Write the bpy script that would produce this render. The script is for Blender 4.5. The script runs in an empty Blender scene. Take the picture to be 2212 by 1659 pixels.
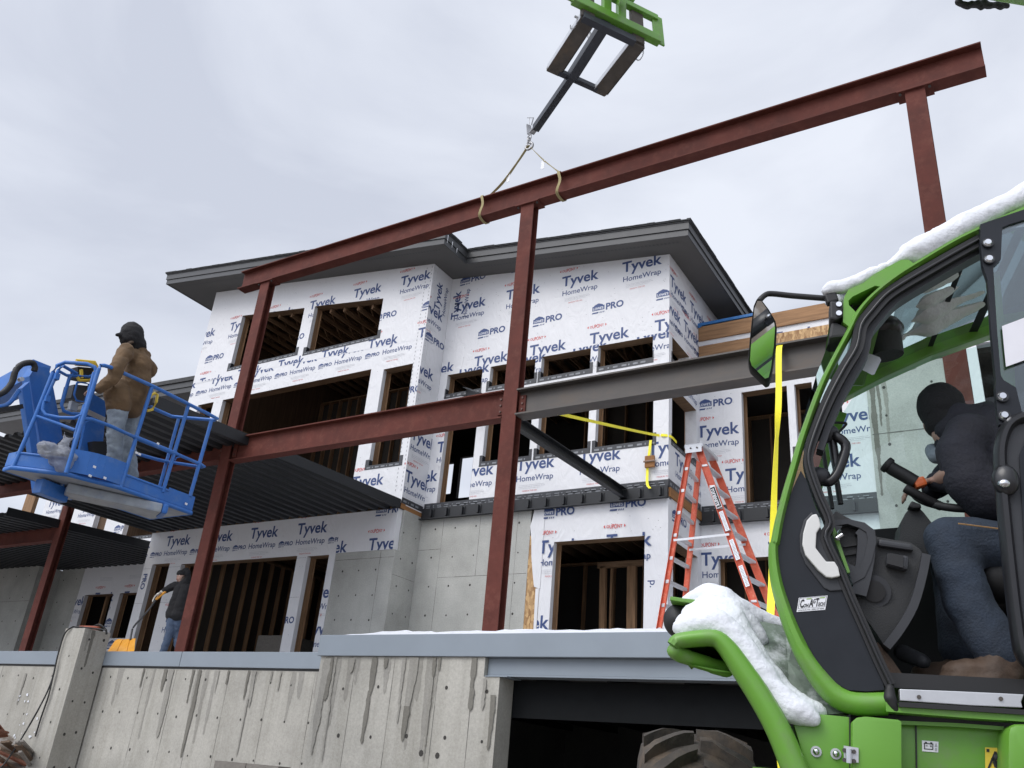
import bpy, bmesh, math, random
from mathutils import Vector, Matrix, noise
from mathutils.geometry import tessellate_polygon
random.seed(7)
sc = bpy.context.scene
COL = sc.collection
R = math.radians
# ------------------------------------------------------------------ camera
PITCH, YAW, ROLL, FPX = R(24.5768), R(33.1656), R(5.0966), 1860.5      # focal length in pixels of a 2212 px wide picture
CX, CY, CAMZ = 1106.0, 829.5, 1.6
_f = Vector((-math.sin(YAW)*math.cos(PITCH), math.cos(YAW)*math.cos(PITCH), math.sin(PITCH)))
_r = Vector((math.cos(YAW), math.sin(YAW), 0))
_u = _r.cross(_f)
FWD = _f
RGT = math.cos(ROLL)*_r + math.sin(ROLL)*_u
UPV = -math.sin(ROLL)*_r + math.cos(ROLL)*_u
cam_d = bpy.data.cameras.new('camera'); cam = bpy.data.objects.new('camera', cam_d); COL.objects.link(cam)
m = Matrix((RGT, UPV, -FWD)).transposed().to_4x4(); m.translation = (0, 0, CAMZ)
cam.matrix_world = m
cam_d.sensor_fit = 'HORIZONTAL'; cam_d.sensor_width = 36; cam_d.lens = FPX/2212*36
cam_d.clip_start = 0.05; cam_d.clip_end = 2000
sc.camera = cam
# ------------------------------------------------------------------ sky and sun (overcast winter day)
SUN_EL, SUN_AZ = R(48), R(200)          # azimuth measured from +Y, clockwise: behind the camera
w = bpy.data.worlds.new('World'); sc.world = w; w.use_nodes = True
nt = w.node_tree; nt.nodes.clear()
N = nt.nodes.new; Lk = nt.links.new
out = N('ShaderNodeOutputWorld'); bg = N('ShaderNodeBackground'); sky = N('ShaderNodeTexSky')
sky.sky_type = 'NISHITA'; sky.sun_disc = False; sky.sun_elevation = SUN_EL; sky.sun_rotation = SUN_AZ
sky.air_density = 1.0; sky.dust_density = 3.0; sky.ozone_density = 1.0
tc = N('ShaderNodeTexCoord')
mp = N('ShaderNodeMapping'); mp.inputs['Scale'].default_value = (1.0, 1.0, 2.2); mp.inputs['Location'].default_value = (3.03, -3.22, -2.91)
n1 = N('ShaderNodeTexNoise'); n1.inputs['Scale'].default_value = 2.3; n1.inputs['Detail'].default_value = 7; n1.inputs['Roughness'].default_value = .52
n1.inputs['Distortion'].default_value = .35
Lk(tc.outputs['Generated'], mp.inputs['Vector']); Lk(mp.outputs['Vector'], n1.inputs['Vector'])
cr = N('ShaderNodeValToRGB'); e = cr.color_ramp.elements
e[0].position = .34; e[0].color = (4.75, 5.05, 5.85, 1); e[1].position = .66; e[1].color = (6.5, 6.8, 7.5, 1)
Lk(n1.outputs['Fac'], cr.inputs['Fac'])
mixn = N('ShaderNodeMixRGB'); mixn.inputs['Fac'].default_value = .93
Lk(sky.outputs['Color'], mixn.inputs['Color1']); Lk(cr.outputs['Color'], mixn.inputs['Color2'])
gdot = N('ShaderNodeVectorMath'); gdot.operation = 'DOT_PRODUCT'; Lk(tc.outputs['Generated'], gdot.inputs[0])      # glow added to the unseen sky behind the camera, to light the walls
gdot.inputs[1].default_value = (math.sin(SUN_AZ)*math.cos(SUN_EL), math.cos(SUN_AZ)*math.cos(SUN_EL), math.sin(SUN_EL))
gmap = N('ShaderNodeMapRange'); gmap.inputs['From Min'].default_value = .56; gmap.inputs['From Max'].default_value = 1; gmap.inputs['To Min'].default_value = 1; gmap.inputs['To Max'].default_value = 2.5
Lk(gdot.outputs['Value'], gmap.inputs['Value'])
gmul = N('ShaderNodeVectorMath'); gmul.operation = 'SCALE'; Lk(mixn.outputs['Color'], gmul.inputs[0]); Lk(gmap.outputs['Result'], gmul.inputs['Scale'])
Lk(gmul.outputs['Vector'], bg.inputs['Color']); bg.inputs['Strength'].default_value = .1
Lk(bg.outputs['Background'], out.inputs['Surface'])
sd = bpy.data.lights.new('sun', 'SUN'); so = bpy.data.objects.new('sun', sd); COL.objects.link(so)
sd.energy = 1.2; sd.angle = R(35); sd.color = (1, .97, .93)
sdir = Vector((math.sin(SUN_AZ)*math.cos(SUN_EL), math.cos(SUN_AZ)*math.cos(SUN_EL), math.sin(SUN_EL)))
so.rotation_euler = sdir.to_track_quat('Z', 'Y').to_euler(); so.location = (0, -20, 30)
sc.view_settings.view_transform = 'Standard'; sc.view_settings.look = 'None'
sc.view_settings.exposure = 0.45; sc.view_settings.gamma = 1
# ------------------------------------------------------------------ survey helpers: a sight line from the camera station met with a known plane
def sight(x, y): return RGT*((x-CX)/FPX) - UPV*((y-CY)/FPX) + FWD
O0 = Vector((0, 0, CAMZ))
def at(x, y, X=None, Y=None, Z=None):
    d = sight(x, y)
    t = X/d.x if X is not None else Y/d.y if Y is not None else (Z-CAMZ)/d.z
    return O0 + d*t
def atp(x, y, p0, n):
    d = sight(x, y); return O0 + d*((p0-O0).dot(n)/d.dot(n))
def crop(cx, cy, s): return lambda x, y: ((cx+x/s)*.8848, (cy+y/s)*.8848)
c1 = crop(0, 750, 2.765); c2 = crop(0, 1200, 2.4575); c3 = crop(380, 520, 2.765); c4 = crop(700, 1000, 2.765)
c5 = crop(1050, 520, 2.765); c6 = crop(1100, 0, 2.963); c7 = crop(1550, 700, 2.3284); c8 = crop(1550, 1250, 2.3284)
cn1 = crop(700, 1480, 3.6867); cn2 = crop(1200, 1480, 3.16); cn4 = crop(0, 1550, 5.104); cr5 = crop(2000, 450, 4.424)
cr7 = crop(0, 900, 4.424); cr9 = crop(1650, 1400, 4.1475); cL = crop(0, 1150, 3.686); cw = crop(1280, 1180, 4.365); cd = crop(1500, 950, 2.765)
cq = crop(380, 1260, 4.8795); cg = crop(1980, 820, 3.456); cR = crop(2200, 1500, 4.4233)
# ------------------------------------------------------------------ materials
MATS = {}
def nodes_of(name):
    mt = bpy.data.materials.new(name); mt.use_nodes = True
    return mt, mt.node_tree, mt.node_tree.nodes, mt.node_tree.links
def mat(name, col, rough=.6, metal=0, var=.12, scale=6, bump=.0, bscale=40, spec=.5, dirt=None, dirt_amt=.3, dirt_scale=3, coat=0, stretch=(1, 1, 1), grain=0.0):
    """Painted / plain surface: base colour broken up by two noises, an optional second dirt colour and fine bump."""
    mt, t, n, l = nodes_of(name)
    b = n['Principled BSDF']
    tc = n.new('ShaderNodeTexCoord'); mpn = n.new('ShaderNodeMapping'); mpn.inputs['Scale'].default_value = stretch
    l.new(tc.outputs['Object'], mpn.inputs['Vector'])
    nz = n.new('ShaderNodeTexNoise'); nz.inputs['Scale'].default_value = scale; nz.inputs['Detail'].default_value = 6; nz.inputs['Roughness'].default_value = .6
    l.new(mpn.outputs['Vector'], nz.inputs['Vector'])
    rp = n.new('ShaderNodeValToRGB')
    c = Vector(col[:3])
    lo = c*(1-var); hi = c*(1+var)
    rp.color_ramp.elements[0].position = .3; rp.color_ramp.elements[0].color = (*lo, 1)
    rp.color_ramp.elements[1].position = .7; rp.color_ramp.elements[1].color = (*hi, 1)
    l.new(nz.outputs['Fac'], rp.inputs['Fac'])
    colout = rp.outputs['Color']
    if dirt:
        nd = n.new('ShaderNodeTexNoise'); nd.inputs['Scale'].default_value = dirt_scale; nd.inputs['Detail'].default_value = 8; nd.inputs['Roughness'].default_value = .7
        l.new(mpn.outputs['Vector'], nd.inputs['Vector'])
        r2 = n.new('ShaderNodeValToRGB'); r2.color_ramp.elements[0].position = .5; r2.color_ramp.elements[1].position = .72
        r2.color_ramp.elements[0].color = (0, 0, 0, 1); r2.color_ramp.elements[1].color = (dirt_amt,)*3+(1,)
        l.new(nd.outputs['Fac'], r2.inputs['Fac'])
        mx = n.new('ShaderNodeMixRGB'); mx.inputs['Color2'].default_value = (*dirt, 1)
        l.new(r2.outputs['Color'], mx.inputs['Fac']); l.new(colout, mx.inputs['Color1']); colout = mx.outputs['Color']
    l.new(colout, b.inputs['Base Color'])
    rr = n.new('ShaderNodeMapRange'); rr.inputs['To Min'].default_value = max(0, rough-.08); rr.inputs['To Max'].default_value = min(1, rough+.08)
    l.new(nz.outputs['Fac'], rr.inputs['Value']); l.new(rr.outputs['Result'], b.inputs['Roughness'])
    b.inputs['Metallic'].default_value = metal; b.inputs['Specular IOR Level'].default_value = spec; b.inputs['Coat Weight'].default_value = coat
    if bump:
        nb = n.new('ShaderNodeTexNoise'); nb.inputs['Scale'].default_value = bscale; nb.inputs['Detail'].default_value = 5
        l.new(mpn.outputs['Vector'], nb.inputs['Vector'])
        bp = n.new('ShaderNodeBump'); bp.inputs['Strength'].default_value = bump; bp.inputs['Distance'].default_value = .01
        l.new(nb.outputs['Fac'], bp.inputs['Height']); l.new(bp.outputs['Normal'], b.inputs['Normal'])
    MATS[name] = mt
    return mt
def wrap_mat():
    mt, t, n, l = nodes_of('house_wrap'); b = n['Principled BSDF']
    tc = n.new('ShaderNodeTexCoord')
    nz = n.new('ShaderNodeTexNoise'); nz.inputs['Scale'].default_value = 1.3; nz.inputs['Detail'].default_value = 5; nz.inputs['Distortion'].default_value = 1.2
    l.new(tc.outputs['Object'], nz.inputs['Vector'])
    rp = n.new('ShaderNodeValToRGB'); rp.color_ramp.elements[0].color = (.67, .672, .685, 1); rp.color_ramp.elements[1].color = (.72, .722, .735, 1)
    l.new(nz.outputs['Fac'], rp.inputs['Fac']); l.new(rp.outputs['Color'], b.inputs['Base Color'])
    b.inputs['Roughness'].default_value = .5; b.inputs['Specular IOR Level'].default_value = .35
    mpn = n.new('ShaderNodeMapping'); mpn.inputs['Scale'].default_value = (1.1, 1.1, .55); mpn.inputs['Rotation'].default_value = (.2, .35, .1)
    l.new(tc.outputs['Object'], mpn.inputs['Vector'])
    wv = n.new('ShaderNodeTexNoise'); wv.inputs['Scale'].default_value = 2.6; wv.inputs['Detail'].default_value = 3; wv.inputs['Distortion'].default_value = 2.5
    l.new(mpn.outputs['Vector'], wv.inputs['Vector'])
    fn = n.new('ShaderNodeTexNoise'); fn.inputs['Scale'].default_value = 60
    l.new(tc.outputs['Object'], fn.inputs['Vector'])
    ad = n.new('ShaderNodeMath'); ad.operation = 'MULTIPLY_ADD'; ad.inputs[1].default_value = .04
    l.new(fn.outputs['Fac'], ad.inputs[0]); l.new(wv.outputs['Fac'], ad.inputs[2])
    bp = n.new('ShaderNodeBump'); bp.inputs['Strength'].default_value = .34; bp.inputs['Distance'].default_value = .06
    l.new(ad.outputs[0], bp.inputs['Height']); l.new(bp.outputs['Normal'], b.inputs['Normal'])
    MATS['house_wrap'] = mt
def concrete_mat(name, base, streak=.35, warm=(.30, .27, .21)):
    mt, t, n, l = nodes_of(name); b = n['Principled BSDF']
    tc = n.new('ShaderNodeTexCoord')
    big = n.new('ShaderNodeTexNoise'); big.inputs['Scale'].default_value = .9; big.inputs['Detail'].default_value = 7; big.inputs['Roughness'].default_value = .62
    l.new(tc.outputs['Object'], big.inputs['Vector'])
    rp = n.new('ShaderNodeValToRGB'); c = Vector(base)
    rp.color_ramp.elements[0].position = .3; rp.color_ramp.elements[0].color = (*(c*.78), 1); rp.color_ramp.elements[1].position = .68; rp.color_ramp.elements[1].color = (*(c*1.12), 1)
    l.new(big.outputs['Fac'], rp.inputs['Fac'])
    mpn = n.new('ShaderNodeMapping'); mpn.inputs['Scale'].default_value = (5.5, 5.5, .22)
    l.new(tc.outputs['Object'], mpn.inputs['Vector'])
    st = n.new('ShaderNodeTexNoise'); st.inputs['Scale'].default_value = 1.0; st.inputs['Detail'].default_value = 6; st.inputs['Roughness'].default_value = .6
    l.new(mpn.outputs['Vector'], st.inputs['Vector'])
    sr = n.new('ShaderNodeValToRGB'); sr.color_ramp.elements[0].position = .46; sr.color_ramp.elements[0].color = (0, 0, 0, 1)
    sr.color_ramp.elements[1].position = .75; sr.color_ramp.elements[1].color = (streak,)*3+(1,)
    l.new(st.outputs['Fac'], sr.inputs['Fac'])
    mx = n.new('ShaderNodeMixRGB'); mx.inputs['Color2'].default_value = (*warm, 1)
    l.new(sr.outputs['Color'], mx.inputs['Fac']); l.new(rp.outputs['Color'], mx.inputs['Color1'])
    fine = n.new('ShaderNodeTexNoise'); fine.inputs['Scale'].default_value = 38; fine.inputs['Detail'].default_value = 6; fine.inputs['Roughness'].default_value = .7
    l.new(tc.outputs['Object'], fine.inputs['Vector'])
    m2 = n.new('ShaderNodeMixRGB'); m2.blend_type = 'OVERLAY'; m2.inputs['Fac'].default_value = .35
    l.new(mx.outputs['Color'], m2.inputs['Color1']); l.new(fine.outputs['Fac'], m2.inputs['Color2'])
    l.new(m2.outputs['Color'], b.inputs['Base Color'])
    b.inputs['Roughness'].default_value = .85; b.inputs['Specular IOR Level'].default_value = .25
    bp = n.new('ShaderNodeBump'); bp.inputs['Strength'].default_value = .25; bp.inputs['Distance'].default_value = .008
    l.new(fine.outputs['Fac'], bp.inputs['Height']); l.new(bp.outputs['Normal'], b.inputs['Normal'])
    MATS[name] = mt
def wood_mat(name, col, axis='z', var=.35):
    st = {'x': (.6, 9, 9), 'y': (9, .6, 9), 'z': (9, 9, .6)}[axis]
    return mat(name, col, .75, var=var, scale=2.5, stretch=st, bump=.15, bscale=8, spec=.25)
def osb_mat():
    mt, t, n, l = nodes_of('osb'); b = n['Principled BSDF']
    tc = n.new('ShaderNodeTexCoord'); mpn = n.new('ShaderNodeMapping'); mpn.inputs['Scale'].default_value = (26, 26, 12); mpn.inputs['Rotation'].default_value = (.3, .5, .2)
    l.new(tc.outputs['Object'], mpn.inputs['Vector'])
    v = n.new('ShaderNodeTexVoronoi'); v.inputs['Scale'].default_value = 1.0
    l.new(mpn.outputs['Vector'], v.inputs['Vector'])
    rp = n.new('ShaderNodeValToRGB'); rp.color_ramp.elements[0].color = (.24, .12, .045, 1); rp.color_ramp.elements[1].color = (.58, .38, .18, 1)
    sp = n.new('ShaderNodeSeparateColor'); l.new(v.outputs['Color'], sp.inputs[0]); l.new(sp.outputs[0], rp.inputs['Fac'])
    l.new(rp.outputs['Color'], b.inputs['Base Color']); b.inputs['Roughness'].default_value = .7
    MATS['osb'] = mt
def glass_mat(name, tint, refl=.12, rough=.02):
    mt, t, n, l = nodes_of(name); n.remove(n['Principled BSDF'])
    tr = n.new('ShaderNodeBsdfTransparent'); tr.inputs['Color'].default_value = (*tint, 1)
    gl = n.new('ShaderNodeBsdfGlossy'); gl.inputs['Roughness'].default_value = rough; gl.inputs['Color'].default_value = (.9, .95, .95, 1)
    fr = n.new('ShaderNodeFresnel'); fr.inputs['IOR'].default_value = 1.45
    mm = n.new('ShaderNodeMath'); mm.operation = 'MULTIPLY'; mm.inputs[1].default_value = refl/.04; mm.use_clamp = True
    l.new(fr.outputs['Fac'], mm.inputs[0])
    mx = n.new('ShaderNodeMixShader'); l.new(mm.outputs[0], mx.inputs['Fac']); l.new(tr.outputs[0], mx.inputs[1]); l.new(gl.outputs[0], mx.inputs[2])
    l.new(mx.outputs[0], n['Material Output'].inputs['Surface'])
    MATS[name] = mt
wrap_mat(); osb_mat()
concrete_mat('concrete', (.405, .392, .352), .6, (.25, .24, .205))
concrete_mat('concrete_smooth', (.41, .41, .38), .16, (.29, .29, .25))
concrete_mat('damp_concrete', (.30, .29, .262), .4, (.15, .14, .11))
concrete_mat('wet_concrete', (.18, .172, .15), .3, (.09, .08, .06))
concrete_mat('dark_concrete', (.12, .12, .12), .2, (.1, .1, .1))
mat('tie_hole', (.045, .042, .038), .9)
mat('joint', (.13, .125, .115), .9)
mat('navy_ink', (.036, .066, .185), .55, var=.05)
mat('red_ink', (.55, .055, .05), .55, var=.05)
mat('grey_ink', (.36, .37, .40), .6, var=.05)
mat('print_white', (.74, .75, .78), .6, var=.03)
mat('flashing_tape', (.03, .032, .038), .5, var=.3, scale=9)
mat('tape_print', (.19, .20, .215), .5, var=.2)
mat('staple', (.06, .06, .07), .5)
wood_mat('lumber', (.25, .15, .082)); wood_mat('lumber_x', (.20, .125, .072), 'x'); wood_mat('lumber_y', (.22, .135, .078), 'y')
wood_mat('dark_lumber', (.10, .062, .038)); wood_mat('rim_board', (.27, .13, .05), 'y', .2); wood_mat('fascia_wood', (.29, .165, .085), 'x', .3)
wood_mat('grey_board', (.22, .18, .14), 'x', .3)
mat('black_sheathing', (.045, .038, .031), .8)
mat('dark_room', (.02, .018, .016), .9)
mat('soffit', (.098, .095, .090), .7, var=.06, scale=3)
mat('fascia_metal', (.050, .051, .053), .5, var=.08)
mat('shingle', (.055, .056, .058), .9, var=.4, scale=14, bump=.5, bscale=60)
mat('red_primer', (.102, .030, .0225), .7, var=.24, scale=2.5, dirt=(.19, .075, .055), dirt_amt=.4, dirt_scale=7, bump=.06, bscale=50, spec=.18)
mat('raw_steel', (.076, .068, .062), .55, metal=.25, var=.22, scale=2.2, dirt=(.10, .072, .05), dirt_amt=.55, dirt_scale=2.2, stretch=(.6, 1, 1.6), bump=.05)
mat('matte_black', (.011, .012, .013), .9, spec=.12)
mat('charcoal_steel', (.013, .0145, .017), .55, var=.18, scale=4, bump=.05)
mat('grey_primer', (.225, .262, .300), .55, var=.05, scale=1.4, dirt=(.20, .23, .26), dirt_amt=.4, dirt_scale=1.2)
mat('snow', (.70, .72, .76), .75, var=.05, scale=5, bump=.5, bscale=60, spec=.3)
mat('field', (.46, .45, .45), .95, var=.4, scale=.2)
mat('dirt_ground', (.17, .14, .115), .95, var=.35, scale=1.4, bump=.8, bscale=12, dirt=(.75, .77, .8), dirt_amt=.95, dirt_scale=.7)
mat('asphalt_shingle_edge', (.05, .05, .052), .9)
mat('bolt', (.10, .05, .04), .5, metal=.3)
mat('blue_tarp', (.03, .16, .42), .5, var=.15)
# ------------------------------------------------------------------ mesh builder
class MB:
    def __init__(s): s.v = []; s.f = []; s.m = []; s.mats = []
    def mi(s, mname):
        if mname not in s.mats: s.mats.append(mname)
        return s.mats.index(mname)
    def add(s, verts, faces, mname):
        o = len(s.v); k = s.mi(mname)
        s.v += [Vector(p) for p in verts]
        for f in faces: s.f.append([i+o for i in f]); s.m.append(k)
        return s
    def quad(s, a, b, c, d, mname): return s.add([a, b, c, d], [(0, 1, 2, 3)], mname)
    def poly(s, pts, mname): return s.add(pts, [tuple(range(len(pts)))], mname)
    def box(s, a, b, mname):
        (x0, y0, z0), (x1, y1, z1) = [[min(p, q) for p, q in zip(a, b)], [max(p, q) for p, q in zip(a, b)]]
        v = [(x0, y0, z0), (x1, y0, z0), (x1, y1, z0), (x0, y1, z0), (x0, y0, z1), (x1, y0, z1), (x1, y1, z1), (x0, y1, z1)]
        return s.add(v, [(0, 3, 2, 1), (4, 5, 6, 7), (0, 1, 5, 4), (1, 2, 6, 5), (2, 3, 7, 6), (3, 0, 4, 7)], mname)
    def bar(s, p, q, wd, ht, mname, up=(0, 0, 1), off=0):
        """rectangular bar from p to q: wd across, ht along up"""
        p = Vector(p); q = Vector(q); d = (q-p).normalized(); up = Vector(up)
        sd = d.cross(up); sd = sd.normalized() if sd.length > 1e-5 else d.cross(Vector((1, 0, 0))).normalized(); u2 = sd.cross(d).normalized()
        a, b = sd*(wd/2), u2*(ht/2)
        v = []
        for c in (p, q): v += [c-a-b, c+a-b, c+a+b, c-a+b]
        return s.add(v, [(0, 3, 2, 1), (4, 5, 6, 7), (0, 1, 5, 4), (1, 2, 6, 5), (2, 3, 7, 6), (3, 0, 4, 7)], mname)
    def sweep(s, path, prof, mname, up=(0, 0, 1), closed=True, caps=True, scale=None, twist=None):
        """sweep a 2-D profile [(side, up)] along a path with mitred frames"""
        P = [Vector(p) for p in path]; n = len(P); rings = []
        up = Vector(up); pu = None
        for i in range(n):
            d = (P[min(i+1, n-1)]-P[max(i-1, 0)]).normalized()
            ref = up if pu is None else pu
            sd = d.cross(ref)
            if sd.length < 1e-4: sd = d.cross(Vector((1, .01, 0)))
            sd.normalize(); u2 = sd.cross(d).normalized()
            if up is None: pu = u2
            k = scale[i] if scale else 1
            a = twist[i] if twist else 0
            ca, sa = math.cos(a), math.sin(a)
            rings.append([P[i]+sd*(x*ca-y*sa)*k+u2*(x*sa+y*ca)*k for x, y in prof])
        v = [p for r in rings for p in r]; k = len(prof); f = []
        kk = k if closed else k-1
        for i in range(n-1):
            for j in range(kk):
                a, b = i*k+j, i*k+(j+1) % k
                f.append((a, b, b+k, a+k))
        if caps and closed: f.append(tuple(range(k-1, -1, -1))); f.append(tuple((n-1)*k+j for j in range(k)))
        return s.add(v, f, mname)
    def tube(s, path, r, mname, seg=8, radii=None, caps=True, smooth_path=0, up=(0.13, .21, 1)):
        P = [Vector(p) for p in path]
        if smooth_path: P = catmull(P, smooth_path)
        prof = [(math.cos(2*math.pi*j/seg)*r, math.sin(2*math.pi*j/seg)*r) for j in range(seg)]
        return s.sweep(P, prof, mname, up=up, caps=caps, scale=radii)
    def prism(s, loops, frame, w0, w1, mname, side=None, back=True):
        """polygon (with holes) given as loops of (u,v), frame(u,v,w)->point, extruded from w0 to w1"""
        flat = [p for lp in loops for p in lp]
        tris = tessellate_polygon([[Vector((u, v, 0)) for u, v in lp] for lp in loops])
        fr = [frame(u, v, w0) for u, v in flat]; bk = [frame(u, v, w1) for u, v in flat]
        s.add(fr, [tuple(t) for t in tris], mname)
        if back: s.add(bk, [tuple(reversed(t)) for t in tris], mname)
        o = 0
        for lp in loops:
            k = len(lp)
            idx = list(range(o, o+k)); o += k
            s.add([fr[i] for i in idx]+[bk[i] for i in idx], [(j, (j+1) % k, k+(j+1) % k, k+j) for j in range(k)], side or mname)
        return s
    def cyl(s, p, q, r, mname, seg=16, r2=None):
        return s.tube([p, q], r, mname, seg, radii=[1, (r2 if r2 is not None else r)/r])
    def ball(s, c, r, mname, seg=12, rings=8):
        c = Vector(c); r = Vector((r, r, r)) if not hasattr(r, '__len__') else Vector(r)
        v = [c+Vector((0, 0, r.z))]; f = []
        for i in range(1, rings):
            a = math.pi*i/rings
            for j in range(seg):
                b = 2*math.pi*j/seg
                v.append(c+Vector((math.sin(a)*math.cos(b)*r.x, math.sin(a)*math.sin(b)*r.y, math.cos(a)*r.z)))
        v.append(c-Vector((0, 0, r.z)))
        for j in range(seg): f.append((0, 1+j, 1+(j+1) % seg))
        for i in range(rings-2):
            for j in range(seg):
                a = 1+i*seg+j; b = 1+i*seg+(j+1) % seg
                f.append((a, a+seg, b+seg, b))
        o = 1+(rings-2)*seg
        for j in range(seg): f.append((o+j, len(v)-1, o+(j+1) % seg))
        return s.add(v, f, mname)
    def build(s, name, parent=None, smooth=None, bevel=0, loc=None, bseg=2):
        me = bpy.data.meshes.new(name)
        off = Vector(parent['_base']) if parent is not None and '_base' in parent else (Vector(loc) if loc is not None else None)
        if off is None:
            xs = [v.x for v in s.v]; ys = [v.y for v in s.v]; zs = [v.z for v in s.v]
            off = Vector(((min(xs)+max(xs))/2, (min(ys)+max(ys))/2, min(zs)))
        me.from_pydata([v-off for v in s.v], [], s.f)
        for mn in s.mats: me.materials.append(MATS[mn])
        me.polygons.foreach_set('material_index', s.m)
        bm = bmesh.new(); bm.from_mesh(me)
        bmesh.ops.remove_doubles(bm, verts=bm.verts, dist=1e-5)
        bmesh.ops.recalc_face_normals(bm, faces=bm.faces)
        if bevel:
            ed = [e for e in bm.edges if len(e.link_faces) == 2 and e.calc_face_angle(0) > .5]
            bmesh.ops.bevel(bm, geom=ed, offset=bevel, segments=bseg, affect='EDGES', profile=.6, clamp_overlap=True)
        if smooth is not None:
            for f in bm.faces: f.smooth = True
            for e in bm.edges:
                e.smooth = not (len(e.link_faces) == 2 and e.calc_face_angle(0) > smooth)
        bm.to_mesh(me); bm.free()
        o = bpy.data.objects.new(name, me); COL.objects.link(o)
        if parent is not None:
            o.parent = parent
            o['_base'] = tuple(off)
        else:
            o.location = off; o['_base'] = tuple(off)
        return o
def catmull(P, k):
    P = [Vector(p) for p in P]; Q = [2*P[0]-P[1]]+P+[2*P[-1]-P[-2]]; out = []
    for i in range(1, len(Q)-2):
        a, b, c, d = Q[i-1:i+3]
        for j in range(k):
            t = j/k
            out.append(.5*((2*b)+(-a+c)*t+(2*a-5*b+4*c-d)*t*t+(-a+3*b-3*c+d)*t**3))
    out.append(P[-1]); return out
def thing(name, label, cat, loc, group=None):
    o = bpy.data.objects.new(name, None); COL.objects.link(o); o.location = loc; o.empty_display_size = .2
    o['_base'] = tuple(loc)
    return tag(o, label, cat, group)
def tag(o, label, cat, group=None, kind=None):
    o['label'] = label; o['category'] = cat
    if group: o['group'] = group
    if kind: o['kind'] = kind
    return o
def structure(o, kind='structure'): o['kind'] = kind; return o
def ident(u, v, w): return Vector((u, v, w))
# ------------------------------------------------------------------ lettering as clipped triangles
_TC = {}
def glyphs(txt, bold=0.0, shear=0.0):
    key = (txt, bold, shear)
    if key in _TC: return _TC[key]
    cu = bpy.data.curves.new('lettering', 'FONT'); cu.body = txt; cu.size = 1; cu.offset = bold; cu.shear = shear; cu.resolution_u = 3
    ob = bpy.data.objects.new('lettering', cu); COL.objects.link(ob)
    bpy.context.view_layer.update()
    dg = bpy.context.evaluated_depsgraph_get(); ev = ob.evaluated_get(dg); me = ev.to_mesh()
    me.calc_loop_triangles()
    vs = [(v.co.x, v.co.y) for v in me.vertices]
    T = [tuple(vs[i] for i in t.vertices) for t in me.loop_triangles]
    ev.to_mesh_clear()
    bpy.data.objects.remove(ob); bpy.data.curves.remove(cu)
    xs = [p[0] for t in T for p in t]; x0, x1 = min(xs), max(xs)
    T = [[((p[0]-x0)/(x1-x0), p[1]/(x1-x0)) for p in t] for t in T]     # unit width, baseline at 0
    _TC[key] = T
    return T
def place(T, x, z, wd, ang=0, ht=1.0, flip=False):
    ca, sa = math.cos(ang), math.sin(ang); o = []
    for t in T:
        q = []
        for a, b in t:
            a *= wd; b *= wd*ht
            if flip: a, b = -a, -b
            q.append((x+a*ca-b*sa, z+a*sa+b*ca))
        o.append(q)
    return o
def rect(x, z, wd, h, sk=0): return [[(x, z), (x+wd, z), (x+wd+sk, z+h)], [(x, z), (x+wd+sk, z+h), (x+sk, z+h)]]
def clip_poly(P, Q):
    """clip polygon P by convex polygon Q (counter-clockwise)"""
    n = len(Q)
    for i in range(n):
        a, b = Q[i], Q[(i+1) % n]; ex, ez = b[0]-a[0], b[1]-a[1]
        if not P: return P
        S = [ex*(p[1]-a[1])-ez*(p[0]-a[0]) for p in P]; O = []
        for j in range(len(P)):
            p, q, s, t = P[j], P[(j+1) % len(P)], S[j], S[(j+1) % len(P)]
            if s >= 0: O.append(p)
            if (s >= 0) != (t >= 0):
                k = s/(s-t); O.append((p[0]+(q[0]-p[0])*k, p[1]+(q[1]-p[1])*k))
        P = O
    return P
def lg_brand(x, z, k=1):            # red oval signature over the word mark, the word mark and the line below it; x = left of the word mark, z = its baseline
    o = []
    for t in glyphs('DUPONT', .015):      # letters swell towards the middle so that they fill an oval
        o.append(('red_ink', [(x+(-.005+.34*a)*k, z+.425*k+(b*1.0-.088)*.30*k*(.95+.85*math.sin(math.pi*min(1, max(0, a))))) for a, b in t]))
    for s in (-1, 1):
        cx = x+.165*k+s*.205*k; o.append(('red_ink', [(cx, z+.425*k+.035*k), (cx, z+.425*k-.035*k), (cx+s*.035*k, z+.425*k)] if s < 0 else [(cx, z+.425*k-.035*k), (cx, z+.425*k+.035*k), (cx+.035*k, z+.425*k)]))
    o += [('navy_ink', t) for t in place(glyphs('Tyvek', .022), x, z, .95*k)]
    o += [('navy_ink', t) for t in place(glyphs('HomeWrap', .010), x+.03*k, z-.255*k, .90*k)]
    o += fine(x, z, k)
    return o
def fine(x, z, k=1):
    o = []
    for r, (a, wd) in enumerate(((.10, .62), (.10, .66), (.10, .55))):
        o += [('grey_ink', t) for t in place(glyphs('consult local code for installation details', 0), x+a*k, z-.355*k-r*.035*k, wd*k*.98, ht=.8)] if r == 1 else [('grey_ink', t) for t in rect(x+a*k, z-.35*k-r*.035*k, wd*k, .004*k)]
    o += [('red_ink', t) for t in place(glyphs('MADE IN THE USA', .0), x+.2*k, z-.49*k, .36*k)]
    o += [('grey_ink', t) for t in rect(x+.92*k, z-.02*k, .012*k, .012*k)]+[('grey_ink', t) for t in rect(x+.91*k, z-.25*k, .012*k, .012*k)]
    return o
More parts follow.
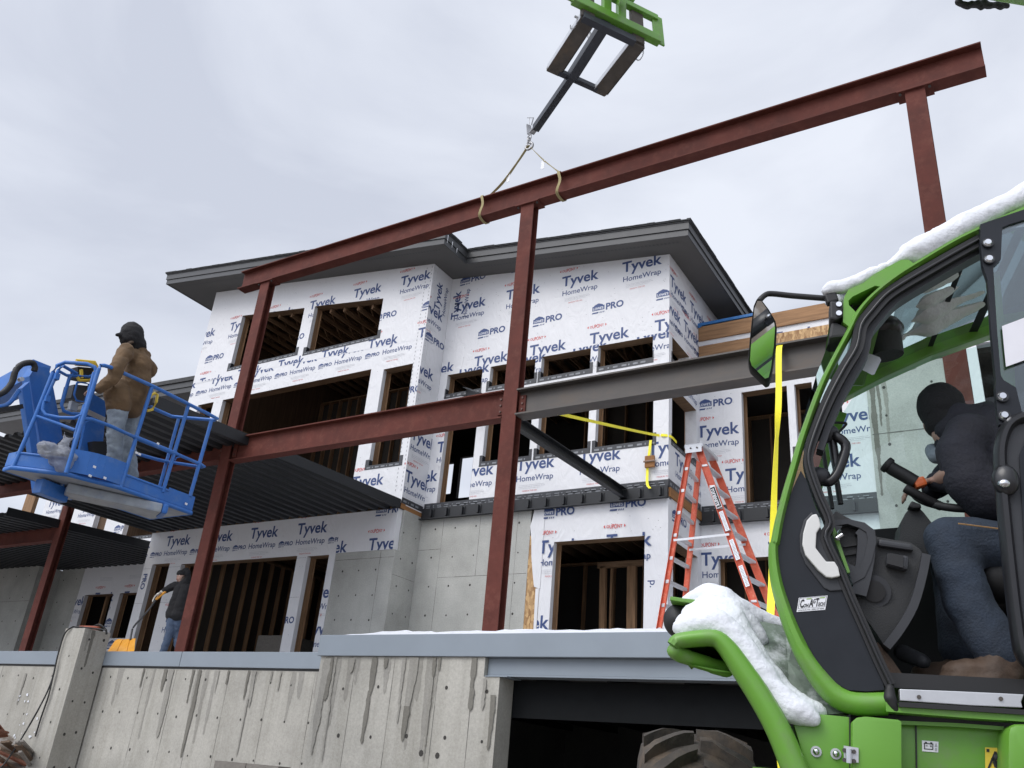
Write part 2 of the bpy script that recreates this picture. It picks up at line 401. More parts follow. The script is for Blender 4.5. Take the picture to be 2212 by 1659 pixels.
def lg_pro(x, z, k=1, mono=False):  # shop emblem (gabled block with lettering over a bar) and PRO
    o = []
    hs = [(0, .075), (.30, .075), (.30, .19), (.265, .19), (.255, .215), (.15, .255), (.045, .215), (.035, .19), (0, .19)]
    tr = tessellate_polygon([[Vector((a, b, 0)) for a, b in hs]])
    for t in tr: o.append(('navy_ink', [(x+hs[i][0]*k, z+hs[i][1]*k) for i in t]))
    o += [('print_white', t) for t in place(glyphs("LOWE'S", .02), x+.025*k, z+.095*k, .25*k, ht=1.15)]
    o += [('navy_ink', t) for t in rect(x-.01*k, z+.0*k, .155*k, .035*k, .02*k)]
    for i in range(3): o += [('navy_ink', t) for t in rect(x+(.18+i*.045)*k, z+0*k, .022*k, .035*k, .012*k)]
    o += [('navy_ink', t) for t in place(glyphs('PRO', .034), x+.335*k, z+.055*k, .43*k)]
    return o
def pat_wide(x0, z0, xa, xb, za, zb, px=1.535, pz=1.665):
    """the wide roll: rows of brand marks, every second row shifted half a pitch, PRO marks between"""
    o = []
    for r in range(-6, 7):
        z = z0-r*pz
        if z > zb+.6 or z < za-.6: continue
        for i in range(-14, 15):
            x = x0+i*px+(px*.52 if r % 2 else 0)
            if x > xb+.2 or x < xa-1.2: continue
            o += lg_brand(x, z); o += lg_pro(x+.83, z-.92)
    return o
def pat_band(x0, z0, xa, xb, px=1.56, pro=True):
    o = []
    for i in range(-14, 15):
        x = x0+i*px
        if x > xb+.2 or x < xa-1.4: continue
        o += lg_brand(x, z0)
        if pro: o += lg_pro(x-.53, z0-.28, .6)
    return o
class Wall:
    """flat framed wall: (s, z) plane coordinates, frame(s, z, d) -> world point, d = metres behind the face"""
    def __init__(s, frame, top, bot, s0, s1, openings=(), extra=()):
        s.F = frame; s.q = []; s.ex = []
        xs = {s0, s1}
        for o in openings: xs |= {o[0], o[1]}
        xs |= set(extra)
        xs = sorted(x for x in xs if s0 <= x <= s1)
        tf = top if callable(top) else (lambda x: top); bf = bot if callable(bot) else (lambda x: bot)
        for a, b in zip(xs, xs[1:]):
            ops = []
            for o in openings:
                if o[0] <= a+1e-6 and o[1] >= b-1e-6:
                    lerp = lambda x, p, q, o=o: p+(q-p)*(x-o[0])/(o[1]-o[0])
                    ops.append(((lerp(a, o[2], o[3]), lerp(b, o[2], o[3])), (lerp(a, o[4], o[5]), lerp(b, o[4], o[5]))))
            ops.sort()
            lo = (bf(a), bf(b))
            for bb, tt in ops:
                if bb[0] > lo[0]+1e-4 or bb[1] > lo[1]+1e-4: s.q.append([(a, lo[0]), (b, lo[1]), (b, bb[1]), (a, bb[0])])
                lo = tt
            hi = (tf(a), tf(b))
            if hi[0] > lo[0]+1e-4 or hi[1] > lo[1]+1e-4: s.q.append([(a, lo[0]), (b, lo[1]), (b, hi[1]), (a, hi[0])])
        s.openings = openings
    def solid(s, mb, mname, th=.16, back='black_sheathing'):
        for q in s.q:
            f = [s.F(a, b, 0) for a, b in q]; k = [s.F(a, b, th) for a, b in q]
            mb.add(f+k, [(0, 1, 2, 3)], mname); mb.add(f+k, [(7, 6, 5, 4)], back)
            mb.add(f+k, [(i, (i+1) % 4, 4+(i+1) % 4, 4+i) for i in range(4)], mname)
    def ink(s, mb, shapes, lift=.003, clip=None):
        """stamp lettering on the solid pieces only; clip = convex polygon of the sheet it is printed on"""
        for mname, p in shapes:
            if clip:
                ar = sum(p[i][0]*p[(i+1) % len(p)][1]-p[(i+1) % len(p)][0]*p[i][1] for i in range(len(p)))
                p = clip_poly(p, clip)
                if len(p) < 3: continue
            x0 = min(a for a, b in p); x1 = max(a for a, b in p); z0 = min(b for a, b in p); z1 = max(b for a, b in p)
            for q in s.q+s.ex:
                if x1 < q[0][0] or x0 > q[1][0] or z1 < min(q[0][1], q[1][1]) or z0 > max(q[2][1], q[3][1]): continue
                c = clip_poly(p, q)
                if len(c) >= 3: mb.poly([s.F(a, b, -(lift+(.0012 if mname == 'print_white' else 0))) for a, b in c], mname)
    def staples(s, mb, xa, xb, za, zb, n):
        for i in range(n):
            x = random.uniform(xa, xb); z = random.uniform(za, zb)
            s.ink(mb, [('staple', p) for p in rect(x, z, .02, .006)], .002)
def frameXZ(Y): return lambda a, b, d: Vector((a, Y+d, b))           # faces -Y
def frameYZ(X): return lambda a, b, d: Vector((X-d, a, b))           # faces +X, s runs along Y
def tape(mb, F, a0, z0, a1, z1, ht, lift=.006, seed=0):
    """black flashing tape strip with its pale print, from (a0,z0) to (a1,z1) along the lower edge"""
    mb.poly([F(a0, z0, -lift), F(a1, z1, -lift), F(a1, z1+ht, -lift), F(a0, z0+ht, -lift)], 'flashing_tape')
    for a, z in ((a0, z0), (a1, z1)): mb.poly([F(a, z, -lift), F(a, z+ht, -lift), F(a, z+ht, 0), F(a, z, 0)], 'flashing_tape')
    rnd = random.Random(seed); L = a1-a0; x = a0+.06*(1 if L > 0 else -1); sg = 1 if L > 0 else -1; k = 0
    while (x-a1)*sg < -.14:
        t = (x-a0)/L; z = z0+(z1-z0)*t+ht*.28
        wd = (.11 if k % 3 != 1 else .03)*sg; hh = ht*.34
        mb.poly([F(x, z, -lift-.002), F(x+wd, z+(z1-z0)/L*wd, -lift-.002), F(x+wd, z+hh, -lift-.002), F(x, z+hh, -lift-.002)], 'tape_print')
        x += (.17 if k % 3 != 1 else .10)*sg*rnd.uniform(.85, 1.25); k += 1
# ------------------------------------------------------------------ ground
g = MB()
nx, ny = 60, 60
gx = [-60+120*i/nx for i in range(nx+1)]; gy = [-40+100*i/ny for i in range(ny+1)]
def gz(x, y):
    z = .30+.05*noise.noise(Vector((x*.35, y*.35, 0)))
    if x < -9.5 and y > 4: z += min(1, (-9.5-x)/4)*min(1, (y-4)/4)*.62
    return z
g.add([(x, y, gz(x, y)) for y in gy for x in gx], [(j*(nx+1)+i, j*(nx+1)+i+1, (j+1)*(nx+1)+i+1, (j+1)*(nx+1)+i) for j in range(ny) for i in range(nx)], 'dirt_ground')
structure(g.build('ground', smooth=1.0))
far = MB(); far.add([(-900, -900, .05), (900, -900, .05), (900, 900, .05), (-900, 900, .05)], [(0, 1, 2, 3)], 'field'); structure(far.build('snow_field'))

# ------------------------------------------------------------------ the house under construction
YA, YB, YC, YD = 14.2, 15.0, 16.8, 16.0
XA0, XA1, XB1, XC1 = -20.25, -11.9, -6.0, -2.53
FL = 2.98; FL2 = 7.12
ztop = lambda x: 14.27-.137*(x+20.23)
house = thing('house', 'unfinished hillside house wrapped in white printed building paper with bare window openings', 'house', (-13, 17, FL))
FA, FB, FC, FD = frameXZ(YA), frameXZ(YB), frameXZ(YC), frameXZ(YD)
def opening_trim(parent, F, o, depth=.16, sill=True, head=True, wrapL=True, tape_h=.10, seed=0, ext=.10):
    """what lines one bare opening: wrapped left jamb, lumber header underside, inner lumber frame, taped sill"""
    mb = MB(); x0, x1, b0, b1, t0, t1 = o; e = .004; D = depth+.10
    # left jamb (seen from the right): wrap then lumber
    mb.poly([F(x0+e, b0, -.002), F(x0+e, b0, depth*.72), F(x0+e, t0, depth*.72), F(x0+e, t0, -.002)], 'house_wrap' if wrapL else 'lumber')
    mb.poly([F(x0+e, b0, depth*.72), F(x0+e, b0, D), F(x0+e, t0, D), F(x0+e, t0, depth*.72)], 'lumber')
    mb.poly([F(x1-e, b1, 0), F(x1-e, t1, 0), F(x1-e, t1, D), F(x1-e, b1, D)], 'house_wrap')
    if head: mb.poly([F(x0, t0-e, .0), F(x0, t0-e, D), F(x1, t1-e, D), F(x1, t1-e, .0)], 'lumber_x')
    mb.poly([F(x0, b0+e, 0), F(x1, b1+e, 0), F(x1, b1+e, D), F(x0, b0+e, D)], 'flashing_tape' if sill else 'lumber_x')
    # inner frame edges
    for a in (x0, x1):
        sg = 1 if a == x0 else -1
        mb.poly([F(a, b0 if a == x0 else b1, D), F(a+sg*.04, b0 if a == x0 else b1, D), F(a+sg*.04, t0 if a == x0 else t1, D), F(a, t0 if a == x0 else t1, D)], 'lumber')
    if sill:
        tape(mb, F, x0-ext, b0-tape_h, x1+ext, b1-tape_h, tape_h, .005, seed)
        for a in (x0, x1):
            sg = -1 if a == x0 else 1; bb = b0 if a == x0 else b1
            mb.poly([F(a, bb, -.006), F(a+sg*ext, bb, -.006), F(a+sg*ext, bb+.15, -.006), F(a, bb+.15, -.006)], 'flashing_tape')
            mb.poly([F(a-sg*.006, bb, -.006), F(a-sg*.006, bb+.15, -.006), F(a-sg*.006, bb+.15, depth*.7), F(a-sg*.006, bb, depth*.7)], 'flashing_tape')
    return mb.build('window_opening', parent)
# ---- wall A: front block, two storeys and the clerestory
opA = [(-18.78, -16.25, 11.46, 11.46, 13.14, 12.83), (-15.86, -13.42, 11.40, 11.40, 12.79, 12.47),
       (-19.76, -19.12, FL2, FL2, 10.46, 10.46), (-18.75, -13.43, FL2, FL2, 10.46, 10.46), (-13.03, -12.13, 7.90, 7.90, 10.38, 10.38)]
wa = Wall(FA, ztop, 6.98, XA0, XA1, opA); mb = MB(); wa.solid(mb, 'house_wrap')
lapA = lambda x: 11.2-.024*(x+19.32)
top_sheet = [(-21, lapA(-21)), (-11, lapA(-11)), (-11, 15), (-21, 15)]
low_sheet = [(-21, 6.5), (-11, 6.5), (-11, lapA(-11)-.004), (-21, lapA(-21)-.004)]
wa.ink(mb, pat_wide(-12.92, 12.72, XA0, XA1, 9, 13.5, 1.572), clip=top_sheet)
p = at(*c3(905, 1090), Y=YA); wa.ink(mb, pat_band(p.x-.03, p.z+.245, XA0, XA1, 1.572), clip=low_sheet)
p = at(*c4(630, 505), Y=YA); wa.ink(mb, lg_brand(p.x-.86, p.z)+lg_brand(p.x-2.43, p.z)+lg_brand(p.x+.70, p.z)); 
p = at(*c3(1455, 1075), Y=YA); wa.ink(mb, lg_pro(-12.55, 9.55))
wa.ink(mb, [('grey_ink', t) for t in rect(XA0, 11.17, 1.2, .006)]); wa.staples(mb, XA0, XA1, 7, 14, 220)
for k in range(8):      # the lap of the two sheets and taped seams
    a = -20.2+k*1.04; mb.poly([FA(a, lapA(a)-.006, -.004), FA(a+1.04, lapA(a+1.04)-.006, -.004), FA(a+1.04, lapA(a+1.04)+.002, -.004), FA(a, lapA(a)+.002, -.004)], 'print_white')
for xx in (XA1-.06, XA1-.22):
    for k in range(58): wa.ink(mb, [('staple', t) for t in rect(xx, 7.2+k*.102, .010, .045)], .0035)
mb.build('front_wall', house)
for i, o in enumerate(opA): opening_trim(house, FA, o, sill=i in (0, 1, 4), seed=i)
# lower storey of A
opA2 = [(-19.98, -19.28, FL, FL, 5.94, 5.94), (-18.82, -14.77, FL, FL, 5.89, 5.89), (-14.45, -13.78, FL, FL, 5.86, 5.86)]
wl = Wall(FA, 6.80, FL, XA0-.07, -13.59, opA2); mb = MB(); wl.solid(mb, 'house_wrap')
p = at(*c2(985, 330), Y=YA); q = at(*c2(1780, 258), Y=YA); PX = (q.x-p.x)/3 if False else 1.572
wl.ink(mb, pat_band(q.x, q.z, XA0, -13.5, 1.572))
wu = Wall(FA, 6.80, 5.885, -13.588, XA1-.06); wu.solid(mb, 'house_wrap')
p = at(*c4(548, 950), Y=YA); wu.ink(mb, lg_brand(p.x, p.z)+lg_brand(p.x-1.57, p.z)); p = at(*c4(600, 722), Y=YA); wu.ink(mb, lg_pro(p.x, p.z))
p = at(*c2(880, 590), Y=YA); wl.ink(mb, [('navy_ink', t) for t in place(glyphs('PRO', .03), -20.23, 5.7, .41, -math.pi/2)]+[('navy_ink', t) for t in place(glyphs('PRO', .03), -20.12, 3.62, .41, -math.pi/2)])
p = at(*c2(1715, 790), Y=YA); wl.ink(mb, [('navy_ink', t) for t in place(glyphs('PRO', .03), -14.88, p.z, .38)]); wl.ink(mb, lg_brand(-15.1, 3.0)); wl.ink(mb, lg_brand(-18.98, 4.45)); wl.ink(mb, lg_brand(-14.33, 4.9)); wl.ink(mb, lg_brand(-14.1, 4.1))
for z in (5.83, 4.93): wl.ink(mb, [('staple', t) for t in sum((rect(-20.3+k*.05, z, .03, .007) for k in range(10)), [])+sum((rect(-19.28+k*.05, z, .03, .007) for k in range(9)), [])+sum((rect(-14.77+k*.05, z, .03, .007) for k in range(6)), [])])
wl.staples(mb, XA0, XA1, 3, 6.8, 60)
mb.build('lower_wall', house)
for i, o in enumerate(opA2): opening_trim(house, FA, o, sill=False, wrapL=True)
# concrete under A and its return towards B, and concrete under B
cm = MB()
cm.add(*(lambda v: (v, [(0, 1, 5, 4), (1, 2, 6, 5), (2, 3, 7, 6), (3, 0, 4, 7), (4, 5, 6, 7)]))([(-13.588, YA+.01, FL), (XA1+.0, YA+.01, FL), (XA1+.0, YB+.2, FL), (-13.588, YB+.2, FL), (-13.588, YA+.01, 5.88), (XA1, YA+.01, 5.88), (XA1, YB+.2, 5.88), (-13.588, YB+.2, 5.88)]), 'concrete_smooth')
cm.box((XA1-.12, YA+.165, 5.882), (XA1, YB+.2, 6.80), 'concrete_smooth')
cm.box((XA1+.002, YB, FL), (-9.03, YB+.2, 6.74), 'concrete_smooth')
def holes(mb, F, s0, s1, z0, z1, ns, nz, r=.022, jit=.015):
    for i in range(ns):
        for j in range(nz):
            s = s0+(s1-s0)*(i/(ns-1) if ns > 1 else .5)+random.uniform(-jit, jit); z = z0+(z1-z0)*(j/(nz-1) if nz > 1 else .5)+random.uniform(-jit, jit)
            rr = r*random.uniform(.75, 1.15)
            mb.poly([F(s+rr*math.cos(a*math.pi/4), z+rr*math.sin(a*math.pi/4)*1.1, -.002) for a in range(8)], 'tie_hole')
def seam(mb, F, a, b, wd=.008):
    (s0, z0), (s1, z1) = a, b; n = 10
    d = Vector((s1-s0, z1-z0)); nn = Vector((-d.y, d.x)).normalized()*wd/2
    for i in range(n):
        p, q = Vector((s0, z0))+d*(i/n), Vector((s0, z0))+d*((i+1)/n); k = random.uniform(.5, 1.3)
        mb.poly([F(*(p-nn*k), -.002), F(*(q-nn*k), -.002), F(*(q+nn*k), -.002), F(*(p+nn*k), -.002)], 'joint')
FA2 = frameXZ(YA+.01); FR = frameYZ(XA1)
holes(cm, FA2, -13.3, -12.35, 3.35, 5.45, 3, 5); holes(cm, FR, 14.42, 14.85, 3.4, 6.3, 2, 6); holes(cm, FB, -11.5, -9.3, 3.35, 6.5, 5, 6)
seam(cm, FA2, (-13.55, 5.72), (XA1, 5.72)); seam(cm, FA2, (-12.28, FL), (-12.28, 5.86)); seam(cm, FR, (YA, 5.35), (YB, 5.35)); seam(cm, FB, (-11.28, FL), (-11.28, 6.72)); seam(cm, FB, (-11.9, 6.05), (-11.28, 6.05))
seam(cm, FB, (-11.28, 5.42), (-9.05, 5.42)); seam(cm, FB, (-10.3, 5.42), (-10.3, 6.72)); seam(cm, FB, (-9.35, FL), (-9.35, 6.72))
cm.build('concrete_wall', house)
ob = MB(); ob.box((-9.028, YB+.004, FL), (-8.72, YB+.18, 6.2), 'osb'); ob.build('sheathing_board', house)
# ---- return wall between A and B
ra = Wall(FR, 13.12, 6.90, YA+.165, YB, []); ra.ex = [[(YA, 6.99), (YA+.164, 6.99), (YA+.164, 13.1), (YA, 13.1)]]; mb = MB(); ra.solid(mb, 'house_wrap', .14)
ra.ink(mb, lg_brand(YA+.02, 8.45)+lg_pro(YA+.03, 11.0)+lg_brand(YA-.42, 10.1)+lg_brand(YA-.35, 11.75)); p = at(*c4(800, 480), X=XA1); ra.ink(mb, lg_brand(p.y-.02, p.z))
ra.ink(mb, [('navy_ink', t) for t in place(glyphs('Tyvek', .022), YA+.42, 11.95, .8, math.pi/2)]+[('navy_ink', t) for t in place(glyphs('HomeWrap', .01), YA+.66, 11.95, .8, math.pi/2)])
tape(mb, FR, YA, 6.92, YB-.02, 6.92, .13, .004, 3)
ra.staples(mb, YA, YA+.1, 7, 13, 60)
mb.poly([FR(YA, 6.80, .002), FR(YB, 6.80, .002), FR(YB, 6.92, .002), FR(YA, 6.92, .002)], 'rim_board')
mb.build('return_wall', house)
# ---- wall B: set-back block
posts1 = [-11.68, -10.66, -10.44, -9.22, -9.06, -7.82, -7.64, -6.36]
opB = [(a, b, 9.83, 9.83, 10.35, 10.33) for a, b in zip(posts1[::2], posts1[1::2])]
posts2 = [-11.55, -10.66, -10.42, -9.2, -9.02, -7.79, -7.62, -6.33]
opB += [(a, b, 7.10 if i == 0 else 7.98, 7.10 if i == 0 else 7.98, 9.25, 9.25) for i, (a, b) in enumerate(zip(posts2[::2], posts2[1::2]))]
wb = Wall(FB, ztop, 7.02, XA1+.002, XB1, opB); mb = MB(); wb.solid(mb, 'house_wrap')
lapB = lambda x: 10.44-.012*(x+11.5)
wb.ink(mb, pat_wide(-8.66, 12.10, XA1+.15, XB1, 10.3, 13.3), clip=[(-12, lapB(-12)), (-5, lapB(-5)), (-5, 14), (-12, 14)])
wb.ink(mb, pat_band(-11.42, 10.24, XA1+.2, XB1, 1.535, False), clip=[(-12, 9.6), (-5, 9.6), (-5, lapB(-5)-.003), (-12, lapB(-12)-.003)])
wb.ink(mb, [('navy_ink', t) for t in place(glyphs('Tyvek', .022), XA1+.32, 11.9, .8, math.pi/2)]+[('navy_ink', t) for t in place(glyphs('HomeWrap', .01), XA1+.58, 11.9, .8, math.pi/2)])
wb.ink(mb, lg_brand(-11.72+.0, 8.35))
p = at(*c4(1545, 450), Y=YB); 
for i in range(-2, 4): wb.ink(mb, lg_brand(p.x+.0+i*1.53, 7.66), clip=[(-12, 7.0), (-5, 7.0), (-5, 7.98), (-12, 7.98)])
wb.staples(mb, XA1, XB1, 10.4, 13, 120)
mb.build('recessed_wall', house)
for i, o in enumerate(opB): opening_trim(house, FB, o, sill=i != 4, seed=20+i, ext=.07 if i not in (0, 3) else .02, tape_h=.12)
opB2 = [(-8.45, -6.47, FL, FL, 6.03, 6.03)]
wb2 = Wall(FB, 6.74, FL, -8.72, XB1, opB2); mb = MB(); wb2.solid(mb, 'house_wrap')
left_edge = [(-8.96, 6.74), (-8.99, 6.55), (-9.03, 6.4), (-8.98, 6.1), (-8.95, 5.75), (-8.9, 5.45), (-8.84, 5.14), (-8.74, 5.1), (-8.70, 5.1), (-8.70, 6.74)]
mb.prism([left_edge], lambda u, v, d: FB(u, v, d), -.012, -.004, 'house_wrap')
mb.poly([FB(a, b, -.013) for a, b in ((-8.80, 5.1), (-8.72, 5.1), (-8.72, FL), (-8.76, FL))], 'house_wrap')
for cx, cz in ((150, 750), (875, 690)): p = at(*cw(cx, cz), Y=YB); wb2.ink(mb, lg_brand(p.x, p.z), .014)
for cx, cz in ((185, 385), (915, 300)): p = at(*cw(cx, cz), Y=YB); wb2.ink(mb, lg_pro(p.x, p.z), .014)
p = at(*cw(140, 1555), Y=YB); wb2.ink(mb, lg_brand(p.x-.70, p.z)); p = at(*cw(1340, 1035), Y=YB)
wb2.ink(mb, [('navy_ink', t) for t in place(glyphs('p.', .01), p.x, p.z, .13, -math.pi/2)+place(glyphs('H', .01), p.x+.02, 3.75, .12, -math.pi/2)]); wb2.staples(mb, -8.9, XB1, 6.1, 6.7, 16)
wb2.ink(mb, lg_brand(-8.3, 3.0))
mb.build('lower_wall', house); opening_trim(house, FB, opB2[0], sill=False)
# ---- side wall of the set-back block (faces right)
FS = frameYZ(XB1)
opS = [(YB+.17, YC-.62, 9.83, 9.83, 10.33, 10.33), (YB+.17, YC-.2, 7.98, 7.98, 9.22, 9.22), (YB+.25, YC-.2, FL, FL, 5.98, 5.98)]
ws = Wall(FS, 12.33, FL, YB+.165, YC+1.5, opS); ws.ex = [[(YB, 7.03), (YB+.164, 7.03), (YB+.164, 7.9), (YB, 7.9)], [(YB, 9.3), (YB+.164, 9.3), (YB+.164, 12.3), (YB, 12.3)], [(YB, FL), (YB+.164, FL), (YB+.164, 6.7), (YB, 6.7)]]; mb = MB(); ws.solid(mb, 'house_wrap', .14)
ws.ink(mb, pat_band(YB+.05, 11.55, YB, 18, 1.2)+pat_band(YB-.3, 10.85, YB, 18, 1.15)+lg_brand(YB+.7, 9.6)+pat_band(YB+.35, 7.55, YB, 18, 1.3, False)+lg_pro(YB+.2, 6.35)+lg_brand(YB+.3, 5.0)+lg_brand(YB-.55, 4.2)+lg_pro(YB-.1, 3.5), clip=[(YB, 3), (YC+1.5, 3), (YC+1.5, 13), (YB, 13)])
tape(mb, FS, YB, 6.98, YC, 6.98, .16, .006, 9)
mb.box((XB1, YB+.02, 6.78), (XB1+.04, YC, 6.96), 'rim_board')
mb.build('side_wall', house)
for i, o in enumerate(opS): opening_trim(house, FS, o, sill=i < 2, seed=40+i, ext=.04)
# ---- wall C: far right wing
opC = [(-5.06, -4.09, 7.06, 7.06, 9.58, 9.58), (-3.94, -3.58, 8.05, 8.05, 9.58, 9.58)]
wc = Wall(FC, 11.05, 7.02, XB1+.002, XC1, opC); mb = MB(); wc.solid(mb, 'house_wrap')
for cx, cz in ((350, 860), (1105, 780), (515, 1105), (1000, 1045)): p = at(*c7(cx, cz), Y=YC); wc.ink(mb, lg_brand(p.x, p.z))
for cx, cz in ((362, 705), (1110, 590)): p = at(*c7(cx, cz), Y=YC); wc.ink(mb, lg_pro(p.x, p.z))
wc.ink(mb, pat_band(-5.9, 10.62, XB1, XC1, 1.56), clip=[(-6, 10.3), (-2.5, 10.3), (-2.5, 10.9), (-6, 10.9)])
wc.staples(mb, XB1, XC1, 7, 10.4, 50)
mb.build('wing_wall', house)
for i, o in enumerate(opC): opening_trim(house, FC, o, sill=i == 1, seed=50+i)
opC2 = [(-5.64, -4.5, FL, FL, 5.97, 5.97)]
wc2 = Wall(FC, 6.76, FL, XB1+.002, XC1, opC2); mb = MB(); wc2.solid(mb, 'house_wrap')
p = at(*c7(1010, 1560), Y=YC); 
for cx, cz in ((375, 1580), (760, 1520)): p = at(*c7(cx, cz), Y=YC); wc2.ink(mb, lg_brand(p.x, p.z-.02))
wc2.ink(mb, lg_brand(-5.98, 4.35)); mb.build('lower_wall', house); opening_trim(house, FC, opC2[0], sill=False)
# boards on the wing parapet and blue tarpaulin edge
bd = MB(); bd.box((XB1+.01, YC-.045, 11.0), (XC1+1.4, YC-.003, 11.36), 'fascia_wood'); bd.box((XB1+.012, YC-.04, 10.52), (-4.62, YC-.003, 10.86), 'fascia_wood'); bd.box((-4.617, YC-.028, 10.54), (-3.1, YC-.003, 10.84), 'osb')
bd.box((XB1+.01, YC-.01, 11.365), (XC1+1.4, YC+.5, 11.38), 'dark_lumber'); bd.build('parapet_board', house)
bt = MB(); bt.box((XB1-.35, YC-.06, 11.385), (-4.45, YC+.3, 11.45), 'blue_tarp'); bt.quad((XB1-.35, YC-.062, 11.45), (XB1+.2, YC-.062, 11.45), (XB1+.05, YC-.062, 11.33), (XB1-.35, YC-.062, 11.36), 'blue_tarp'); bt.build('tarpaulin', house)
# concrete end of the wing with its opening
ce = MB(); ce.box((XC1+.002, YC-.03, FL), (-1.07, YC+.3, 9.66), 'concrete_smooth')
FE = frameXZ(YC-.03); holes(ce, FE, -2.2, -1.35, 6.8, 9.2, 2, 5, .03); seam(ce, FE, (-2.5, 8.25), (-1.1, 8.25), .02)
def stain(mb, F, cols, seed, lift=.0015, mname=None):
    """irregular wet runs: cols = [(s, z_top, z_bottom, width)]"""
    rnd = random.Random(seed); given = mname
    for ci, (s, z0, z1, wd) in enumerate(cols):
        lift_ = lift+.00025*ci
        mname = given or ('damp_concrete' if ci % 3 == 1 or wd < .05 else 'wet_concrete')
        n = max(8, int(abs(z0-z1)/.035)); Lr = []; Rr = []
        a = rnd.uniform(0, 9)
        for i in range(n+1):
            t = i/n; z = z0+(z1-z0)*t
            w2 = wd*.5*(1-.55*t**1.5)*(.70+.5*noise.noise(Vector((a, z*3.1, s)))+.25*noise.noise(Vector((a, z*11, s))))+.004
            if i == n: w2 *= .25
            jx = .03*wd/.1*noise.noise(Vector((z*1.3, a, 3)))
            Lr.append((s-w2+jx+rnd.uniform(-.004, .004), z)); Rr.append((s+w2+jx+rnd.uniform(-.006, .006), z))
        for i in range(n): mb.poly([F(*Lr[i], -lift_), F(*Rr[i], -lift_), F(*Rr[i+1], -lift_), F(*Lr[i+1], -lift_)], mname)
stain(ce, FE, [(-2.43, 9.64, 7.0, .16), (-2.2, 9.64, 8.05, .13), (-2.32, 9.64, 8.4, .08), (-1.75, 9.65, 9.5, .7)], 3)
ce.build('concrete_pier', house)
def damp_runs(mb, F, s0, s1, z0, n, seed, lmin=.2, lmax=1.1):
    rnd = random.Random(seed)
    stain(mb, F, [(rnd.uniform(s0, s1), z0, z0-rnd.uniform(lmin, lmax), rnd.uniform(.03, .16)) for k in range(n)], seed, .0006, 'damp_concrete')
wp = MB(); wp.box((-1.068, YC-.05, FL), (-.68, YC+.2, 9.8), 'rim_board'); wp.box((-.678, YC-.06, 7.0), (-.5, YC+.2, 9.85), 'house_wrap'); wp.box((.8, YC, FL), (1.4, YC+.2, 11), 'house_wrap'); wp.box((-1.5, YC-.02, 9.86), (1.4, YC+.2, 11.3), 'house_wrap'); wp.build('opening_post', house)
# ---- ledgers for the decks still to come
def ledger(x0, x1, Y, z0, z1, tabs, sd):
    mb = MB(); mb.box((x0, Y-.05, z0+.02), (x1, Y-.006, z1), 'charcoal_steel'); mb.box((x0, Y-.14, z0), (x1, Y-.05, z0+.02), 'charcoal_steel')
    x = x0+.3
    while x < x1-.1:
        mb.box((x-.02, Y-.13, z0+.05), (x+.02, Y-.05, z1-.05), 'charcoal_steel'); mb.box((x-.05, Y-.065, z0+.03), (x+.05, Y-.05, z1-.03), 'charcoal_steel'); x += tabs
    tape(mb, frameXZ(Y), x0+.01, z1, x1, z1, .13, .006, sd); tape(mb, frameXZ(Y), x0+.01, z1+.0, x1, z1+.0, .06, .008, sd+1)
    mb.build('ledger', house)
ledger(XA1+.01, XB1, YB, 6.72, 6.99, .42, 5); ledger(XB1+.01, XC1, YC, 6.68, 6.97, .55, 15)
# ---- roof
XE0, XE1, YF1, YF2, YBK = -21.65, -5.35, 13.42, 14.36, 24.5
zs = lambda x: 14.47-.1392*(x-XE0)
outl = [(XE0, YF1), (-11.05, YF1), (-11.05, YF2), (XE1, YF2), (XE1, YBK), (XE0, YBK)]
sf = MB(); sf.prism([outl], lambda u, v, d: Vector((u, v, zs(u)+d)), 0, .03, 'soffit')
for k in range(1, 3):   # vent strip: perforated band along the eave
    for (xa, xb, yy) in ((XE0+.3, -11.3, YF1+.16), (-10.9, XE1-.3, YF2+.16)):
        x = xa
        while x < xb:
            sf.poly([(x, yy+.03*k, zs(x)-.003), (x+.05, yy+.03*k, zs(x+.05)-.003), (x+.05, yy+.03*k+.014, zs(x+.05)-.003), (x, yy+.03*k+.014, zs(x)-.003)], 'flashing_tape'); x += .09
for x in [XE0+.9*k for k in range(1, 18)]: pass
sf.build('soffit', house)
fa = MB(); rf = MB()
edge = [(XE0, YBK), (XE0, YF1), (-11.05, YF1), (-11.05, YF2), (XE1, YF2), (XE1, YBK)]
def offs(poly, d):
    o = []; n = len(poly)
    for i in range(n):
        p = Vector(poly[i]); a = (p-Vector(poly[i-1])).normalized() if i else None; b = (Vector(poly[i+1])-p).normalized() if i < n-1 else None
        na = Vector((a.y, -a.x)) if a else None; nb = Vector((b.y, -b.x)) if b else None
        if na is None: q = p+nb*d
        elif nb is None: q = p+na*d
        else: q = p+(na+nb)*d/(1+na.dot(nb))
        o.append(tuple(q))
    return o
def band(mb, poly, d0, d1, z0, z1, mname):
    A, B = offs(poly, d0), offs(poly, d1)
    for i in range(len(poly)-1):
        P = [(B[i], z0), (B[i+1], z0), (B[i+1], z1), (B[i], z1), (A[i], z0), (A[i+1], z0), (A[i+1], z1), (A[i], z1)]
        mb.add([(x, y, zs(x)+z) for (x, y), z in P], [(0, 1, 2, 3), (4, 5, 1, 0), (3, 2, 6, 7), (7, 6, 5, 4)], mname)
sgn = -1 if offs(edge, .1)[1][1] > YF1 else 1
band(fa, edge, 0, .02*sgn, -.015, .13, 'fascia_metal'); band(fa, edge, .021*sgn, .045*sgn, .135, .30, 'fascia_metal'); band(fa, edge, .02*sgn, .06*sgn, .302, .325, 'fascia_metal')
fa.build('fascia', house)
band(rf, edge, 0, .09*sgn, .33, .352, 'shingle')
rnd = random.Random(4)
ee = offs(edge, .09*sgn)
